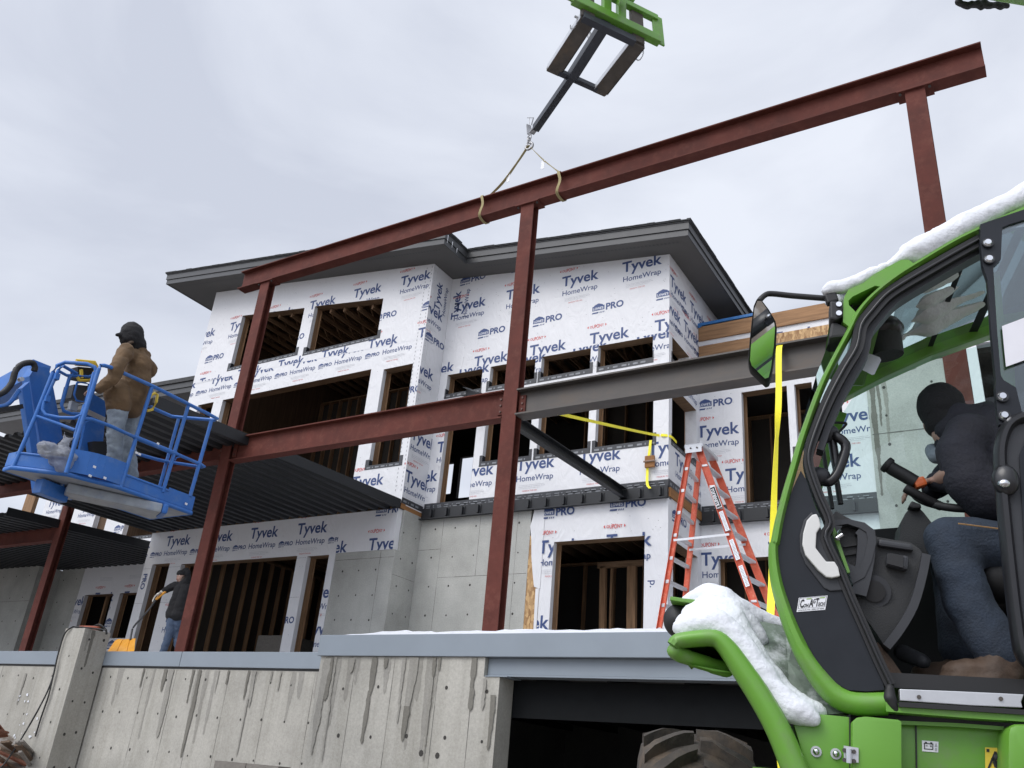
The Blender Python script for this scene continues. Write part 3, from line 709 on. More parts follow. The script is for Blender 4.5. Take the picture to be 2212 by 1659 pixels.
for i in range(len(ee)-1):
    a, b = Vector(ee[i]), Vector(ee[i+1]); L = (b-a).length; s = 0
    while s < L-.3:
        wd = rnd.uniform(.18, .34); p, q = a+(b-a)*(s/L), a+(b-a)*(min(L, s+wd)/L); up = rnd.uniform(.012, .03); nn = Vector(((b-a).y, -(b-a).x)).normalized()*.012*sgn
        v = [(p.x+nn.x, p.y+nn.y), (q.x+nn.x, q.y+nn.y), (q.x-nn.x*6, q.y-nn.y*6), (p.x-nn.x*6, p.y-nn.y*6)]
        rf.add([(x, y, zs(x)+.353) for x, y in v]+[(x, y, zs(x)+.353+up) for x, y in v], [(4, 5, 6, 7), (0, 1, 5, 4), (1, 2, 6, 5), (3, 0, 4, 7)], 'shingle'); s += wd
rf.prism([[(x, y) for x, y in outl]], lambda u, v, d: Vector((u, v, zs(u)+d)), .28, .351, 'shingle')
rf.build('roof', house)
# icicles under the step of the roof
for k in range(3):
    ic = MB(); p = at(*c3(1975+30*k, 150+45*k), X=-11.0); ic.cyl(p, p-Vector((0, 0, .22-.05*k)), .012, 'print_white', 6, .003); ic.build('icicle', house)
# ---- inside: floors, joists, stud walls, rafters, outer shell
ins = MB()
ins.box((XA0+.1, YA+.3, FL2-.06), (XA1-.05, 22.7, FL2-.03), 'dark_lumber'); ins.box((XA1-.048, YB+.2, FL2-.06), (XB1-.18, 22.7, FL2-.03), 'dark_lumber'); ins.build('upper_floor', house)
jo = MB()
for k in range(36):
    x = XA0+.2+k*.4
    if x < XB1-.2: jo.box((x, YA+.3 if x < XA1 else YB+.2, FL2-.36), (x+.045, 23, FL2-.062), 'lumber_y')
jo.build('floor_joists', house)['kind'] = 'stuff'
bw = MB()
w1a = at(*c4(1035, 368), Y=22.8); w1b = at(*c4(1122, 565), Y=22.8); w2a = at(*c4(1172, 322), Y=22.8); w2b = at(*c4(1275, 585), Y=22.8)
backF = lambda a, b, d: Vector((a, 22.8+d, b))
lft = [min(w1a.x, w1b.x), max(w1a.x, w1b.x), w1b.z, w1b.z, w1a.z, w1a.z]; rgt = [min(w2a.x, w2b.x), max(w2a.x, w2b.x), w2b.z, w2b.z, w2a.z, w2a.z]
lft[1] = min(lft[1], rgt[0]-.25)
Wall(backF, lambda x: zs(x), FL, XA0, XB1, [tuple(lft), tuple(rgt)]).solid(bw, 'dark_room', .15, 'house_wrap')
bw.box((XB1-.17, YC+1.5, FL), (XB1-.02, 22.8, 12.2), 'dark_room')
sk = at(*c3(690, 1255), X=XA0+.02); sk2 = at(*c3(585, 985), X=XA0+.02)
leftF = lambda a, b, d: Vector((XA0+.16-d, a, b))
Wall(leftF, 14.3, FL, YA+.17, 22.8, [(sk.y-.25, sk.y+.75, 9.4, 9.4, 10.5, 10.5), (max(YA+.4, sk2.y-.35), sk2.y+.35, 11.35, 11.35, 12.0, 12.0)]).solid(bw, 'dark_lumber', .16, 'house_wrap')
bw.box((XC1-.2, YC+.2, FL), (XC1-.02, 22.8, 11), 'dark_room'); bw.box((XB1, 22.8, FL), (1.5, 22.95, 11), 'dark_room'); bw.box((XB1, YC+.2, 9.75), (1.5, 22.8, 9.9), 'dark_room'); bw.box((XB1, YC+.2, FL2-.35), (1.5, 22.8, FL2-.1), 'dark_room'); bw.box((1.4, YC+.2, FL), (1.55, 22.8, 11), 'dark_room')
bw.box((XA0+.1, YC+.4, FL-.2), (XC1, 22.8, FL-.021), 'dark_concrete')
bw.build('rear_wall', house)
def studs(parent, p0, p1, z0, z1, sp, mname='lumber', wd=.04, dp=.14, back='black_sheathing', plates=True, name='stud_wall'):
    mb = MB(); p0 = Vector(p0); p1 = Vector(p1); L = (p1-p0).length; d = (p1-p0)/L; nn = Vector((d.y, -d.x)); k = 0
    while k*sp < L:
        c = p0+d*(k*sp); mb.bar((c.x, c.y, z0+.04), (c.x, c.y, z1-.04), wd, dp, mname, up=(nn.x, nn.y, 0)); k += 1
    if plates:
        for z in (z0+.02, z1-.02): mb.bar((p0.x, p0.y, z), (p1.x, p1.y, z), dp, .04, mname)
    if back:
        q = nn*-(dp/2+.012)
        mb.quad((p0.x+q.x, p0.y+q.y, z0), (p1.x+q.x, p1.y+q.y, z0), (p1.x+q.x, p1.y+q.y, z1), (p0.x+q.x, p0.y+q.y, z1), back)
    mb.build(name, parent)
studs(house, (XA0+.28, YA+.5), (XA0+.28, 22), FL2, 10.4, .41)
studs(house, (-19.9, 19), (-15.1, 19), FL2, 12.5, .41)
studs(house, (-18.3, YA+.5), (-18.3, 20), FL, 6.5, .41)
studs(house, (-18.3, 20), (-12, 20), FL, 6.5, .6)
studs(house, (-13.2, YA+.3), (-13.2, 19), FL, 6.5, .6)
studs(house, (-10.2, 19.5), (-6.3, 19.5), FL2, 12, .6)
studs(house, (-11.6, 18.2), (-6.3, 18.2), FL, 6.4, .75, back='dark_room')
studs(house, (-5.9, 18.5), (-2.7, 18.5), FL2, 9.7, .5); studs(house, (-5.9, 18.0), (-2.7, 18.0), FL, 6.4, .45)
kt = MB(); kt.bar(at(*cw(845, 890), Y=16.6), at(*cw(845, 1560), Y=16.6)-Vector((0, 0, .9)), .13, .1, 'lumber', up=(0, 1, 0)); kt.bar(at(*cw(940, 900), Y=16.7), at(*cw(925, 1560), Y=16.7)-Vector((0, 0, .9)), .045, .1, 'lumber', up=(0, 1, 0)); kt.bar(at(*cw(1150, 870), Y=16.6), at(*cw(1150, 1560), Y=16.6)-Vector((0, 0, .9)), .19, .1, 'lumber', up=(0, 1, 0)); kt.bar(at(*cw(790, 880), Y=16.6), at(*cw(1272, 850), Y=16.6), .1, .12, 'lumber_x'); kt.build('stud_wall', house)
ra = MB()
for k in range(28):
    x = XA0+.3+k*.5
    if x < XB1-.2:
        y0 = YA+.2 if x < XA1-.1 else YB+.2
        ra.bar((x, y0, zs(x)-.12), (x, 22.7, zs(x)-.12), .045, .24, 'lumber_y'); zc = zs(x)-.95
        ra.bar((x, y0, zc), (x, 22.7, zc), .045, .12, 'lumber_y')
        for j in range(5): ra.bar((x+.03, y0+j*1.5, zc), (x+.03, y0+j*1.5+.75, zs(x)-.15), .04, .09, 'lumber_y'); ra.bar((x+.03, y0+j*1.5+.75, zs(x)-.15), (x+.03, y0+(j+1)*1.5, zc), .04, .09, 'lumber_y')
ra.build('roof_trusses', house)['kind'] = 'stuff'
# ---- left wing
lwp = Wall(FD, 6.55, FL, -25.78, XA0-.02, [(-25.41, -24.02, 4.38, 4.38, 5.68, 5.68), (-23.69, -22.84, 4.38, 4.38, 5.68, 5.68)]); mb = MB(); lwp.solid(mb, 'house_wrap')
for cx, cz in ((570, 625), (745, 617), (405, 650)): p = at(*c2(cx, cz), Y=YD); lwp.ink(mb, lg_brand(p.x, p.z-.18))
for cx, cz in ((625, 812), (640, 945)): p = at(*c2(cx, cz), Y=YD); lwp.ink(mb, lg_pro(p.x, p.z))
for cx, cz in ((605, 520), (780, 505)): p = at(*c2(cx, cz), Y=YD); lwp.ink(mb, [('grey_ink', t) for r in range(3) for t in rect(p.x, p.z-.04*r, .6, .006)])
mb.build('wing_wall', house)
for o in lwp.openings: opening_trim(house, FD, o, sill=False)
cl = MB(); cl.box((-26.99, YD+.01, FL), (-25.782, YD+.2, 6.55), 'concrete_smooth'); cl.box((-31.5, 15.23, FL), (-26.992, YD+.4, 6.5), 'concrete_smooth'); cl.box((-44, 15.5, FL), (-31.6, 15.7, 6.5), 'house_wrap')
F13 = frameXZ(15.23); FR2 = frameYZ(-26.992); FD2 = frameXZ(YD+.01)
holes(cl, F13, -31, -27.4, 3.4, 6.2, 6, 5); holes(cl, FD2, -26.8, -26.1, 3.4, 6.2, 2, 5); seam(cl, F13, (-31.4, 5.4), (-27.0, 5.4)); seam(cl, F13, (-29.2, FL), (-29.2, 6.4))
cl.build('concrete_wall', house)
ul = MB(); ul2 = Wall(FD, 11.5, 6.58, -29.2, -24.4, [(-28.13, -27.6, 6.5, 6.5, 11.6, 11.6), (-26.07, -25.4, 6.5, 6.5, 11.6, 11.6)]); ul2.solid(ul, 'house_wrap')
for cx, cz in ((310, 1395), (525, 1420)): p = at(*c1(cx, cz), Y=YD); ul2.ink(ul, lg_brand(p.x-.03, p.z+.245))
p = at(*c1(765, 1525), Y=YD); ul2.ink(ul, lg_pro(p.x, p.z)); ul.box((-24.398, YD+.0, 6.58), (XA0-.05, YD+.16, 7.32), 'house_wrap'); tape(ul, FD, -24.6, 7.32, XA0-.06, 7.32, .1, .006, 77)
ul.box((-30.6, YD+.02, 6.58), (-30.0, YD+.16, 11.4), 'lumber'); ul.build('wing_upper_wall', house)
iw = MB(); iw.box((-27.0, YD+1.6, 6.5), (-20.5, YD+1.7, 10.5), 'lumber'); iw.box((-26.08, YD+.17, 6.58), (-25.39, YD+.4, 11), 'dark_lumber')
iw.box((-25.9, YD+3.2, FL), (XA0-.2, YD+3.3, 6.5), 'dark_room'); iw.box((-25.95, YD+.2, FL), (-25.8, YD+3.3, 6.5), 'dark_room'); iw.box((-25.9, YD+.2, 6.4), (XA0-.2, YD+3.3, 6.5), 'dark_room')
iw.box((-25.1, YD+.5, FL), (-25.02, YD+.6, 6.3), 'lumber'); iw.box((-23.6, YD+.5, FL), (-23.48, YD+.6, 6.3), 'lumber'); iw.box((-23.2, YD+.6, FL), (-23.15, YD+.7, 6.3), 'lumber'); iw.build('wing_stud_wall', house)
r2 = MB(); a0, a1 = Vector((-34, 15.3, 12.25)), Vector((XA0-.05, 15.3, 11.62))
for h0, h1, d, mn in ((0, .17, 0, 'fascia_metal'), (.175, .36, -.03, 'fascia_metal'), (.365, .50, -.08, 'shingle')):
    r2.add([(a0.x, 15.3+d, a0.z+h0), (a1.x, 15.3+d, a1.z+h0), (a1.x, 15.3+d, a1.z+h1), (a0.x, 15.3+d, a0.z+h1), (a0.x, 21, a0.z+h0), (a1.x, 21, a1.z+h0), (a1.x, 21, a1.z+h1), (a0.x, 21, a0.z+h1)], [(0, 1, 2, 3), (4, 5, 1, 0), (3, 2, 6, 7), (1, 5, 6, 2), (0, 3, 7, 4)], mn)
r2.build('wing_roof', house)
# ------------------------------------------------------------------ terrace, retaining walls, fascia beams
YW1, YW2 = 9.72, 8.34           # wall faces: left wall, garage wall
ZT = 3.0
tr = MB(); tr.box((-40, YW1+.02, ZT-.25), (-7.9, YA+.0, ZT-.02), 'dark_concrete'); tr.box((-7.88, YW2+.24, ZT-.3), (8, YC, ZT-.02), 'dark_concrete')
structure(tr.build('terrace'))
sn = MB()
nxs, nys = 150, 16
xs_ = [-26+34*i/nxs for i in range(nxs+1)]
def snow_h(x, y):
    n = noise.noise(Vector((x*2.1, y*2.1, 1)))*.5+noise.noise(Vector((x*7, y*7, 4)))*.35
    return ZT-.012+max(0, .018+.035*n)
def y_front(x): return YW2+.10 if x > -7.86 else YW1+.06
sv = []; sfc = []
for j in range(nys+1):
    for x in xs_:
        y = y_front(x)+(13.9-y_front(x))*(j/nys)**1.6; sv.append((x, y, snow_h(x, y)))
for j in range(nys):
    for i in range(nxs): a = j*(nxs+1)+i; sfc.append((a, a+1, a+nxs+2, a+nxs+1))
sn.add(sv, sfc, 'snow'); so_ = sn.build('snow', smooth=1.2); tag(so_, 'thin patchy snow lying on the terrace behind the grey edge beam', 'snow', kind='stuff')
FW1, FW2 = frameXZ(YW1), frameXZ(YW2)
# left retaining wall
lw = MB(); lw.box((-40, YW1, -.2), (-7.6, YW1+.25, 2.79), 'concrete')
holes(lw, FW1, -14.0, -8.3, 1.0, 2.62, 13, 4, .02, .03); holes(lw, FW1, -19.5, -15.2, 1.3, 2.6, 9, 3, .02, .04)
def w1pt(x, y): return at(*c2(x, y), Y=YW1)
cols = []
for x0, y0, x1, y1, wd in ((1000, 1060, 960, 1200, .10), (1040, 1060, 985, 1480, .16), (1170, 1060, 1140, 1270, .06), (1205, 1065, 1100, 1600, .10), (1320, 1065, 1300, 1210, .035), (1500, 1065, 1440, 1250, .05), (1540, 1065, 1510, 1300, .04), (1490, 1240, 1430, 1590, .03), (1640, 1065, 1630, 1150, .03), (1690, 1070, 1660, 1200, .04), (160, 1090, 110, 1280, .05), (1380, 1070, 1370, 1160, .06), (870, 1060, 850, 1180, .05)):
    p = w1pt(x0, y0); q = w1pt(x1, y1); cols.append((p.x, min(p.z, 2.785), q.z, wd))
stain(lw, FW1, cols, 5, .012); damp_runs(lw, FW1, -13.9, -8.2, 2.78, 15, 51)
for x in (-13.1, -12.35, -11.75, -11.1, -10.2, -9.3, -8.6, -16.2, -17.4): seam(lw, FW1, (x, .5), (x+.0, 2.78), .006)
rnd = random.Random(12)
for k in range(14):      # thrown snow sticking to the wall beside the pilaster
    p = at(*cn4(rnd.uniform(140, 480), rnd.uniform(680, 1330)), Y=YW1); r = rnd.uniform(.012, .045)
    lw.poly([(p.x+r*math.cos(a)*rnd.uniform(.25, 1.5), YW1-.013, p.z+r*math.sin(a)*rnd.uniform(.4, 1.1)) for a in [math.pi*2*j/9 for j in range(9)]], 'snow')
ow = lw.build('concrete_wall', smooth=.6); tag(ow, 'long raw concrete retaining wall with dark water runs under the lower grey beam on the left', 'wall')
# fascia beam on the left wall: two lengths meeting under the second column
def cap(x0, x1, Y, z0, z1, label, snowy):
    mb = MB(); mb.box((x0, Y, z0), (x1, Y+.22, z1), 'grey_primer'); o = mb.build('edge_beam', bevel=.006); tag(o, label, 'beam')
zc1 = at(*c2(1900, 963), Y=YW1-.03).z; zb1 = at(*c2(1900, 1064), Y=YW1-.03).z
xj = at(*c2(1085, 1000), Y=YW1-.03).x
cap(-40, xj-.005, YW1-.03, zb1, zc1, 'grey primed edge beam length left of the second red column, passing behind the concrete pilaster', 0)
cap(xj+.005, -7.92, YW1-.03, zb1, zc1, 'short grey primed edge beam right of the second red column, on the left retaining wall', 0)
# pilaster
pl = MB(); YP = 9.18; px0, px1 = -14.86, -14.30; zt_ = 3.37
pl.box((px0, YP, -.2), (px1, YW1-.035, zt_), 'concrete'); FP = frameXZ(YP); FP2 = frameYZ(px1)
holes(pl, FP, px0+.18, px1-.1, 1.3, 2.9, 1, 4, .02); holes(pl, FP2, YP+.15, YP+.38, 1.2, 3.2, 2, 5, .022, .03)
stain(pl, FP2, [(YP+.18, 3.36, 2.75, .10), (YP+.1, 3.36, 3.0, .08)], 8)
op = pl.build('concrete_pilaster', bevel=0); tag(op, 'free-standing concrete pilaster in front of the left retaining wall with cables lying on its top', 'pillar')
# garage wall, its lintel and the dark garage
gw = MB(); xgl, xgr = -7.93, -5.27
zcap = at(*cn1(1200, 250), Y=YW2-.03).z; zcb = at(*cn1(1200, 450), Y=YW2-.03).z
zl1 = at(*cn1(2000, 617), Y=YW2+.08).z; zpl = zl1-.035
gw.prism([[(xgl, -.2), (xgr, -.2), (xgr, zpl), (xgr-.21, zpl), (xgr-.21, zcb-.003), (xgl, zcb-.003)]], lambda u, v, d: Vector((u, YW2+d, v)), 0, .30, 'concrete')
holes(gw, FW2, xgl+.45, xgr-.15, .9, 2.45, 5, 4, .022, .03); holes(gw, FW2, -6.2, -6.0, 1.75, 1.8, 2, 1, .03)
def w2pt(x, y): return at(*cn1(x, y), Y=YW2)
cols = []
for x0, y0, x1, y1, wd in ((395, 460, 330, 850, .16), (370, 470, 235, 1340, .13), (800, 460, 740, 800, .10), (745, 760, 670, 1240, .08), (1150, 460, 1090, 1000, .13), (1080, 900, 1030, 1215, .10), (1065, 470, 1010, 900, .045), (1020, 880, 985, 1060, .04), (1335, 460, 1320, 640, .08), (1385, 460, 1380, 580, .05), (1320, 640, 1250, 1400, .02), (1690, 465, 1680, 760, .11), (1670, 740, 1665, 940, .10), (1790, 650, 1765, 940, .06), (1860, 800, 1830, 1300, .09), (905, 470, 890, 560, .07), (600, 470, 580, 600, .12), (455, 460, 400, 900, .02), (400, 880, 320, 1400, .02)):
    p = w2pt(x0, y0); q = w2pt(x1, y1); cols.append((p.x, min(p.z, zcb-.006), q.z, wd))
stain(gw, FW2, cols, 15, .012); damp_runs(gw, FW2, xgl+.1, xgr-.3, zcb-.006, 11, 53)
for x in (-7.35, -6.75, -6.1, -5.62): seam(gw, FW2, (x, .2), (x, zcb-.01), .007)
og = gw.build('garage_wall'); tag(og, 'stained concrete wall pier left of the dark garage opening under the wide grey beam', 'wall')
mb = MB(); mb.box((xgl-.05, YW2-.03, zcb), (6, YW2+.22, zcap), 'grey_primer'); oc = mb.build('edge_beam', bevel=.006); tag(oc, 'long wide grey primed edge beam over the garage opening with snow along its top', 'beam')
mb = MB(); mb.box((xgr-.20, YW2+.06, zl1), (6, YW2+.10, zcb-.004), 'grey_primer'); mb.box((xgr-.20, YW2+.055, zl1-.022), (6, YW2+.28, zl1-.002), 'grey_primer'); mb.box((xgr-.19, YW2-.01, zl1-.034), (xgr+.1, YW2+.29, zl1-.024), 'grey_primer')
ol = mb.build('lintel_beam'); tag(ol, 'recessed grey steel lintel spanning the dark garage opening', 'beam')
sb = MB(); n = 130; prof = []
vs = []; fs = []
for i in range(n+1):
    x = xgl+.33+(4+8.0)*i/n; k = .045+.028*noise.noise(Vector((x*1.7, 0, 0)))+.022*noise.noise(Vector((x*8, 2, 0)))+.01*noise.noise(Vector((x*25, 2, 0))); k = max(.012, k)*(min(1, i/8)**.5)
    ring = [(YW2-.01, zcap+.002), (YW2-.006+.0, zcap+k*.7), (YW2+.05, zcap+k), (YW2+.15, zcap+k*1.05), (YW2+.24, zcap+k*.8), (YW2+.26, zcap-.05)]
    vs += [(x, a, b) for a, b in ring]
for i in range(n):
    for j in range(5): a = i*6+j; fs.append((a, a+1, a+7, a+6))
sb.add(vs, fs, 'snow'); osb = sb.build('snow', smooth=1.0); tag(osb, 'ridge of snow along the top of the wide grey beam', 'snow', kind='stuff')
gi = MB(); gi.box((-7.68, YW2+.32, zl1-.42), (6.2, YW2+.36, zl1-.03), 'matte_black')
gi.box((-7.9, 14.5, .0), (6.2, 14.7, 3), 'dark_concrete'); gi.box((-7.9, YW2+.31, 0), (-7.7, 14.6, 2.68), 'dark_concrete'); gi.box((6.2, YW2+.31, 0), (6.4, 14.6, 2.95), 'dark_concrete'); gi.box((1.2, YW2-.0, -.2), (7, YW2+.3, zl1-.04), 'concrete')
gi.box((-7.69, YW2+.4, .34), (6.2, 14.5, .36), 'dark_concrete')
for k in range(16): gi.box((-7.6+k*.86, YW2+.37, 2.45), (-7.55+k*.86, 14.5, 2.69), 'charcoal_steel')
ogi = gi.build('garage'); tag(ogi, 'dark garage interior with steel joists seen through the opening', 'garage')
# ------------------------------------------------------------------ steel frame
def ipts(b, h, tf, tw): return [(-b/2, -h/2), (b/2, -h/2), (b/2, -h/2+tf), (tw/2, -h/2+tf), (tw/2, h/2-tf), (b/2, h/2-tf), (b/2, h/2), (-b/2, h/2), (-b/2, h/2-tf), (-tw/2, h/2-tf), (-tw/2, -h/2+tf), (-b/2, -h/2+tf)]
def ibeam(mb, p, q, b, h, tf, tw, mname, up=(0, 0, 1)):
    mb.sweep([p, q], ipts(b, h, tf, tw), mname, up=up)
YF = 10.0
def column(x, z0, z1, label, base=True, plate=True, cap_w=.44, YF=10.0):
    t = thing('steel_column', label, 'column', (x, YF, z0), 'red steel columns of the frame')
    mb = MB(); ibeam(mb, (x, YF, z0+.022), (x, YF, z1-.024), .245, .17, .018, .012, 'red_primer', up=(0, 1, 0)); mb.build('shaft', t)
    if base:
        mb = MB(); mb.box((x-.19, YF-.17, z0), (x+.19, YF+.17, z0+.02), 'red_primer'); mb.build('base_plate', t)
        for sx in (-1, 1):
            for sy in (-1, 1):
                mb = MB(); mb.cyl((x+sx*.15, YF+sy*.12, z0+.021), (x+sx*.15, YF+sy*.12, z0+.07), .012, 'raw_steel', 8); mb.cyl((x+sx*.15, YF+sy*.12, z0+.021), (x+sx*.15, YF+sy*.12, z0+.04), .024, 'bolt', 6); mb.build('anchor_bolt', t)
    if plate:
        mb = MB(); mb.box((x-cap_w/2, YF-.125, z1-.022), (x+cap_w/2, YF+.125, z1), 'red_primer')
        mb.build('cap_plate', t)
        for sx in (-1, 1):
            mb = MB(); mb.cyl((x+sx*(cap_w/2-.04), YF-.08, z1-.05), (x+sx*(cap_w/2-.04), YF-.08, z1-.0225), .018, 'raw_steel', 6); mb.build('cap_bolt', t)
    return t
ZB = at(*c6(570, 1470), Y=YF).z
XC = dict(c1=-20.44, c2=-12.66, c3=-6.49, c4=-.53)
ZTB = 10.36
column(XC['c2'], ZT, ZTB, 'second red steel column from the left, beside the woman, rising past the deck to the end of the lifted beam')
column(XC['c3'], ZT, ZTB, 'middle red steel column where the red and the bare grey beams meet, in front of the concrete wall')
column(XC['c4'], ZT, ZTB, 'rightmost red steel column standing against the sky behind the snowy cab roof')
column(XC['c1'], ZT, 6.86, 'leftmost short red steel column under the blue basket, carrying the lower deck beam', plate=False, YF=11.8)
def beam(p, q, b, h, mname, label, tf=.02, tw=.014, clips=(), mat2=None, grp=None):
    mid = [(a+c)/2 for a, c in zip(p, q)]
    t = thing('steel_beam', label, 'beam', (mid[0], mid[1], mid[2]-h/2), grp)
    mb = MB(); ibeam(mb, p, q, b, h, tf, tw, mname); mb.build('section', t)
    for x in clips:     # bolted clip angle
        mb = MB(); s = 1 if x[1] > 0 else -1
        mb.box((x[0], YF-.03, p[2]-h*.32), (x[0]+s*.11, YF-.009, p[2]+h*.32), 'red_primer')
        for dz in (-.22, 0, .22): mb.cyl((x[0]+s*.06, YF-.045, p[2]+h*dz), (x[0]+s*.06, YF-.03, p[2]+h*dz), .018, 'bolt', 6)
        mb.build('clip_angle', t)
    return t
TB0, TB1 = at(520, 595, Y=YF-.1), at(2120, 100, Y=YF-.1)
beam((TB0.x, YF, ZTB+.004+.21), (TB1.x, YF, ZTB+.004+.21), .22, .42, 'red_primer', 'long red steel beam hanging in yellow slings and set on top of three columns')
beam((XC['c2']+.13, YF, 6.71), (XC['c3']-.13, YF, 6.71), .20, .46, 'red_primer', 'red steel floor beam between the second column and the middle column', clips=[(XC['c2']+.131, 1), (XC['c3']-.131, -1)])
beam((-26, YF, 6.73), (XC['c2']-.13, YF, 6.73), .20, .42, 'red_primer', 'red steel floor beam under the dark deck, behind the blue basket', clips=[(XC['c2']-.131, -1)])
beam((-32, 11.8, 6.13), (XC['c1']-.13, 11.8, 6.13), .18, .33, 'red_primer', 'short low red steel beam at the left edge, framed into the leftmost column', clips=[])
beam((XC['c3']+.13, YF, 6.69), (XC['c4']-.13, YF, 6.69), .26, .42, 'raw_steel', 'bare grey steel beam from the middle column towards the cab', clips=[(XC['c3']+.131, 1)], tf=.024)
# joists framed into the house
def joist(p, q, label):
    t = MB(); d = (Vector(q)-Vector(p)).normalized()
    t.sweep([p, q], [(-.055, -.1), (.055, -.1), (.055, -.088), (-.043, -.088), (-.043, .088), (.055, .088), (.055, .1), (-.055, .1)], 'charcoal_steel'); o = t.build('steel_joist'); tag(o, label, 'joist')
p = at(1345, 1066, Y=YB-.14); joist((p.x-.02, YF+.02, 6.78), (p.x, YB-.06, p.z+.02), 'dark steel channel joist running from the frame back to the house ledger')
p = at(*c5(330, 1240), Y=YB-2.2); q = at(*c5(232, 1205), Y=YB+.0); joist((q.x, YB-.01, q.z), (p.x, YB-2.2, p.z-.02), 'dark stub of steel channel below the first clerestory window')
# ------------------------------------------------------------------ metal decks
def deck(xl, xr0, xr1, y0, y1, zf, label, pitch=.305, d=.075, th=.12):
    """fluted deck: flutes run front to back; right edge slants from xr0 (front) to xr1 (wall)"""
    t = thing('metal_deck', label, 'deck', ((xl+xr0)/2, (y0+y1)/2, zf(y0)-d))
    mb = MB(); pr = []; x = xl
    while x < max(xr0, xr1)+.3:
        pr += [(x, 0), (x+.10, 0), (x+.135, -d), (x+.25, -d), (x+.285, 0)]; x += pitch
    def ring(y):
        xr = xr0+(xr1-xr0)*(y-y0)/(y1-y0)
        return [(min(a, xr), y, zf(y)+b) for a, b in pr]
    ys = [y0+(y1-y0)*k/6 for k in range(7)]; n = len(pr); v = []
    for y in ys: v += ring(y)
    mb.add(v, [(k*n+i, k*n+i+1, (k+1)*n+i+1, (k+1)*n+i) for k in range(6) for i in range(n-1)], 'charcoal_steel')
    v2 = [(a, b, c+.004) for a, b, c in v]; mb.add(v2, [(k*n+i, (k+1)*n+i, (k+1)*n+i+1, k*n+i+1) for k in range(6) for i in range(n-1)], 'charcoal_steel')
    mb.build('fluted_sheet', t)
    mb = MB()
    mb.add([(xl, y0+.14, zf(y0)+.008), (xr0, y0+.14, zf(y0)+.008), (xr1, y1, zf(y1)+.008), (xl, y1, zf(y1)+.008), (xl, y0+.14, zf(y0)+.05), (xr0, y0+.14, zf(y0)+.05), (xr1, y1, zf(y1)+.05), (xl, y1, zf(y1)+.05)], [(0, 1, 2, 3), (4, 5, 6, 7), (0, 1, 5, 4), (1, 2, 6, 5), (2, 3, 7, 6), (3, 0, 4, 7)], 'charcoal_steel')
    mb.build('deck_plate', t)
    mb = MB(); e = .012
    mb.add([(xr0+e, y0, zf(y0)-d-.01), (xr1+e, y1, zf(y1)-d-.01), (xr1+e, y1, zf(y1)+th), (xr0+e, y0, zf(y0)+th), (xr0+e+.012, y0, zf(y0)-d-.01), (xr1+e+.012, y1, zf(y1)-d-.01), (xr1+e+.012, y1, zf(y1)+th), (xr0+e+.012, y0, zf(y0)+th)], [(0, 1, 2, 3), (4, 5, 6, 7), (0, 1, 5, 4), (1, 2, 6, 5), (2, 3, 7, 6), (3, 0, 4, 7)], 'charcoal_steel')
    mb.build('edge_closure', t)
    return t
deck(-20.42, -12.34, -11.93, 8.02, YA-.01, lambda y: 6.84+.006*(y-8), 'large dark fluted metal deck over the terrace, seen from below behind the basket')
deck(-36, -20.5, -20.5, 10.4, YD-.02, lambda y: 6.29+.053*(y-10.4), 'lower dark fluted metal deck at the left edge, below the basket')
# ------------------------------------------------------------------ organic bodies: capsules and ellipsoids fused into one skin
mat('skin', (.40, .25, .195), .55, var=.06, scale=20)
mat('duck_canvas', (.135, .082, .040), .85, var=.2, scale=7, bump=.4, bscale=90, dirt=(.06, .04, .025), dirt_amt=.4)
mat('black_cloth', (.011, .011, .013), .85, var=.2, scale=12, bump=.5, bscale=120)
mat('navy_cloth', (.016, .017, .026), .85, var=.25, scale=10, bump=.5, bscale=70)
mat('pale_denim', (.235, .275, .315), .85, var=.22, scale=7, bump=.5, bscale=110, dirt=(.10, .12, .15), dirt_amt=.7, dirt_scale=6)
mat('blue_denim', (.055, .082, .135), .85, var=.25, scale=9, bump=.5, bscale=110, dirt=(.12, .16, .22), dirt_amt=.45, dirt_scale=8)
mat('dark_denim', (.019, .029, .047), .85, var=.3, scale=9, bump=.5, bscale=110, dirt=(.04, .055, .08), dirt_amt=.5, dirt_scale=7)
mat('tan_leather', (.42, .25, .08), .6, var=.2, bump=.3)
mat('brown_leather', (.06, .036, .022), .7, var=.35, scale=10, bump=.4, dirt=(.12, .085, .055), dirt_amt=.5)
mat('hair', (.045, .028, .018), .6, var=.3, scale=30)
mat('white_glove', (.62, .60, .55), .8, var=.1, bump=.3)
mat('thread', (.35, .20, .08), .8)
mat('eye_white', (.75, .73, .70), .3); mat('eye_dark', (.02, .015, .012), .2); mat('lip', (.40, .14, .12), .5)
def _capsule(mb, p, q, r1, r2, seg=14):
    p, q = Vector(p), Vector(q); d = (q-p).normalized(); n = 5
    path = []; rad = []
    for i in range(n+1): a = math.pi/2*(1-i/n); path.append(p-d*r1*math.sin(a)); rad.append(max(.02, math.cos(a))*r1)
    for i in range(n+1): a = math.pi/2*i/n; path.append(q+d*r2*math.sin(a)); rad.append(max(.02, math.cos(a))*r2)
    s = d.cross(Vector((.13, .29, 1))); s.normalize(); u = s.cross(d)
    v = [c+s*(math.cos(2*math.pi*j/seg)*r)+u*(math.sin(2*math.pi*j/seg)*r) for c, r in zip(path, rad) for j in range(seg)]
    k = len(path); f = [(i*seg+j, i*seg+(j+1) % seg, (i+1)*seg+(j+1) % seg, (i+1)*seg+j) for i in range(k-1) for j in range(seg)]
    f += [tuple(range(seg-1, -1, -1)), tuple((k-1)*seg+j for j in range(seg))]
    mb.add(v, f, 'skin')
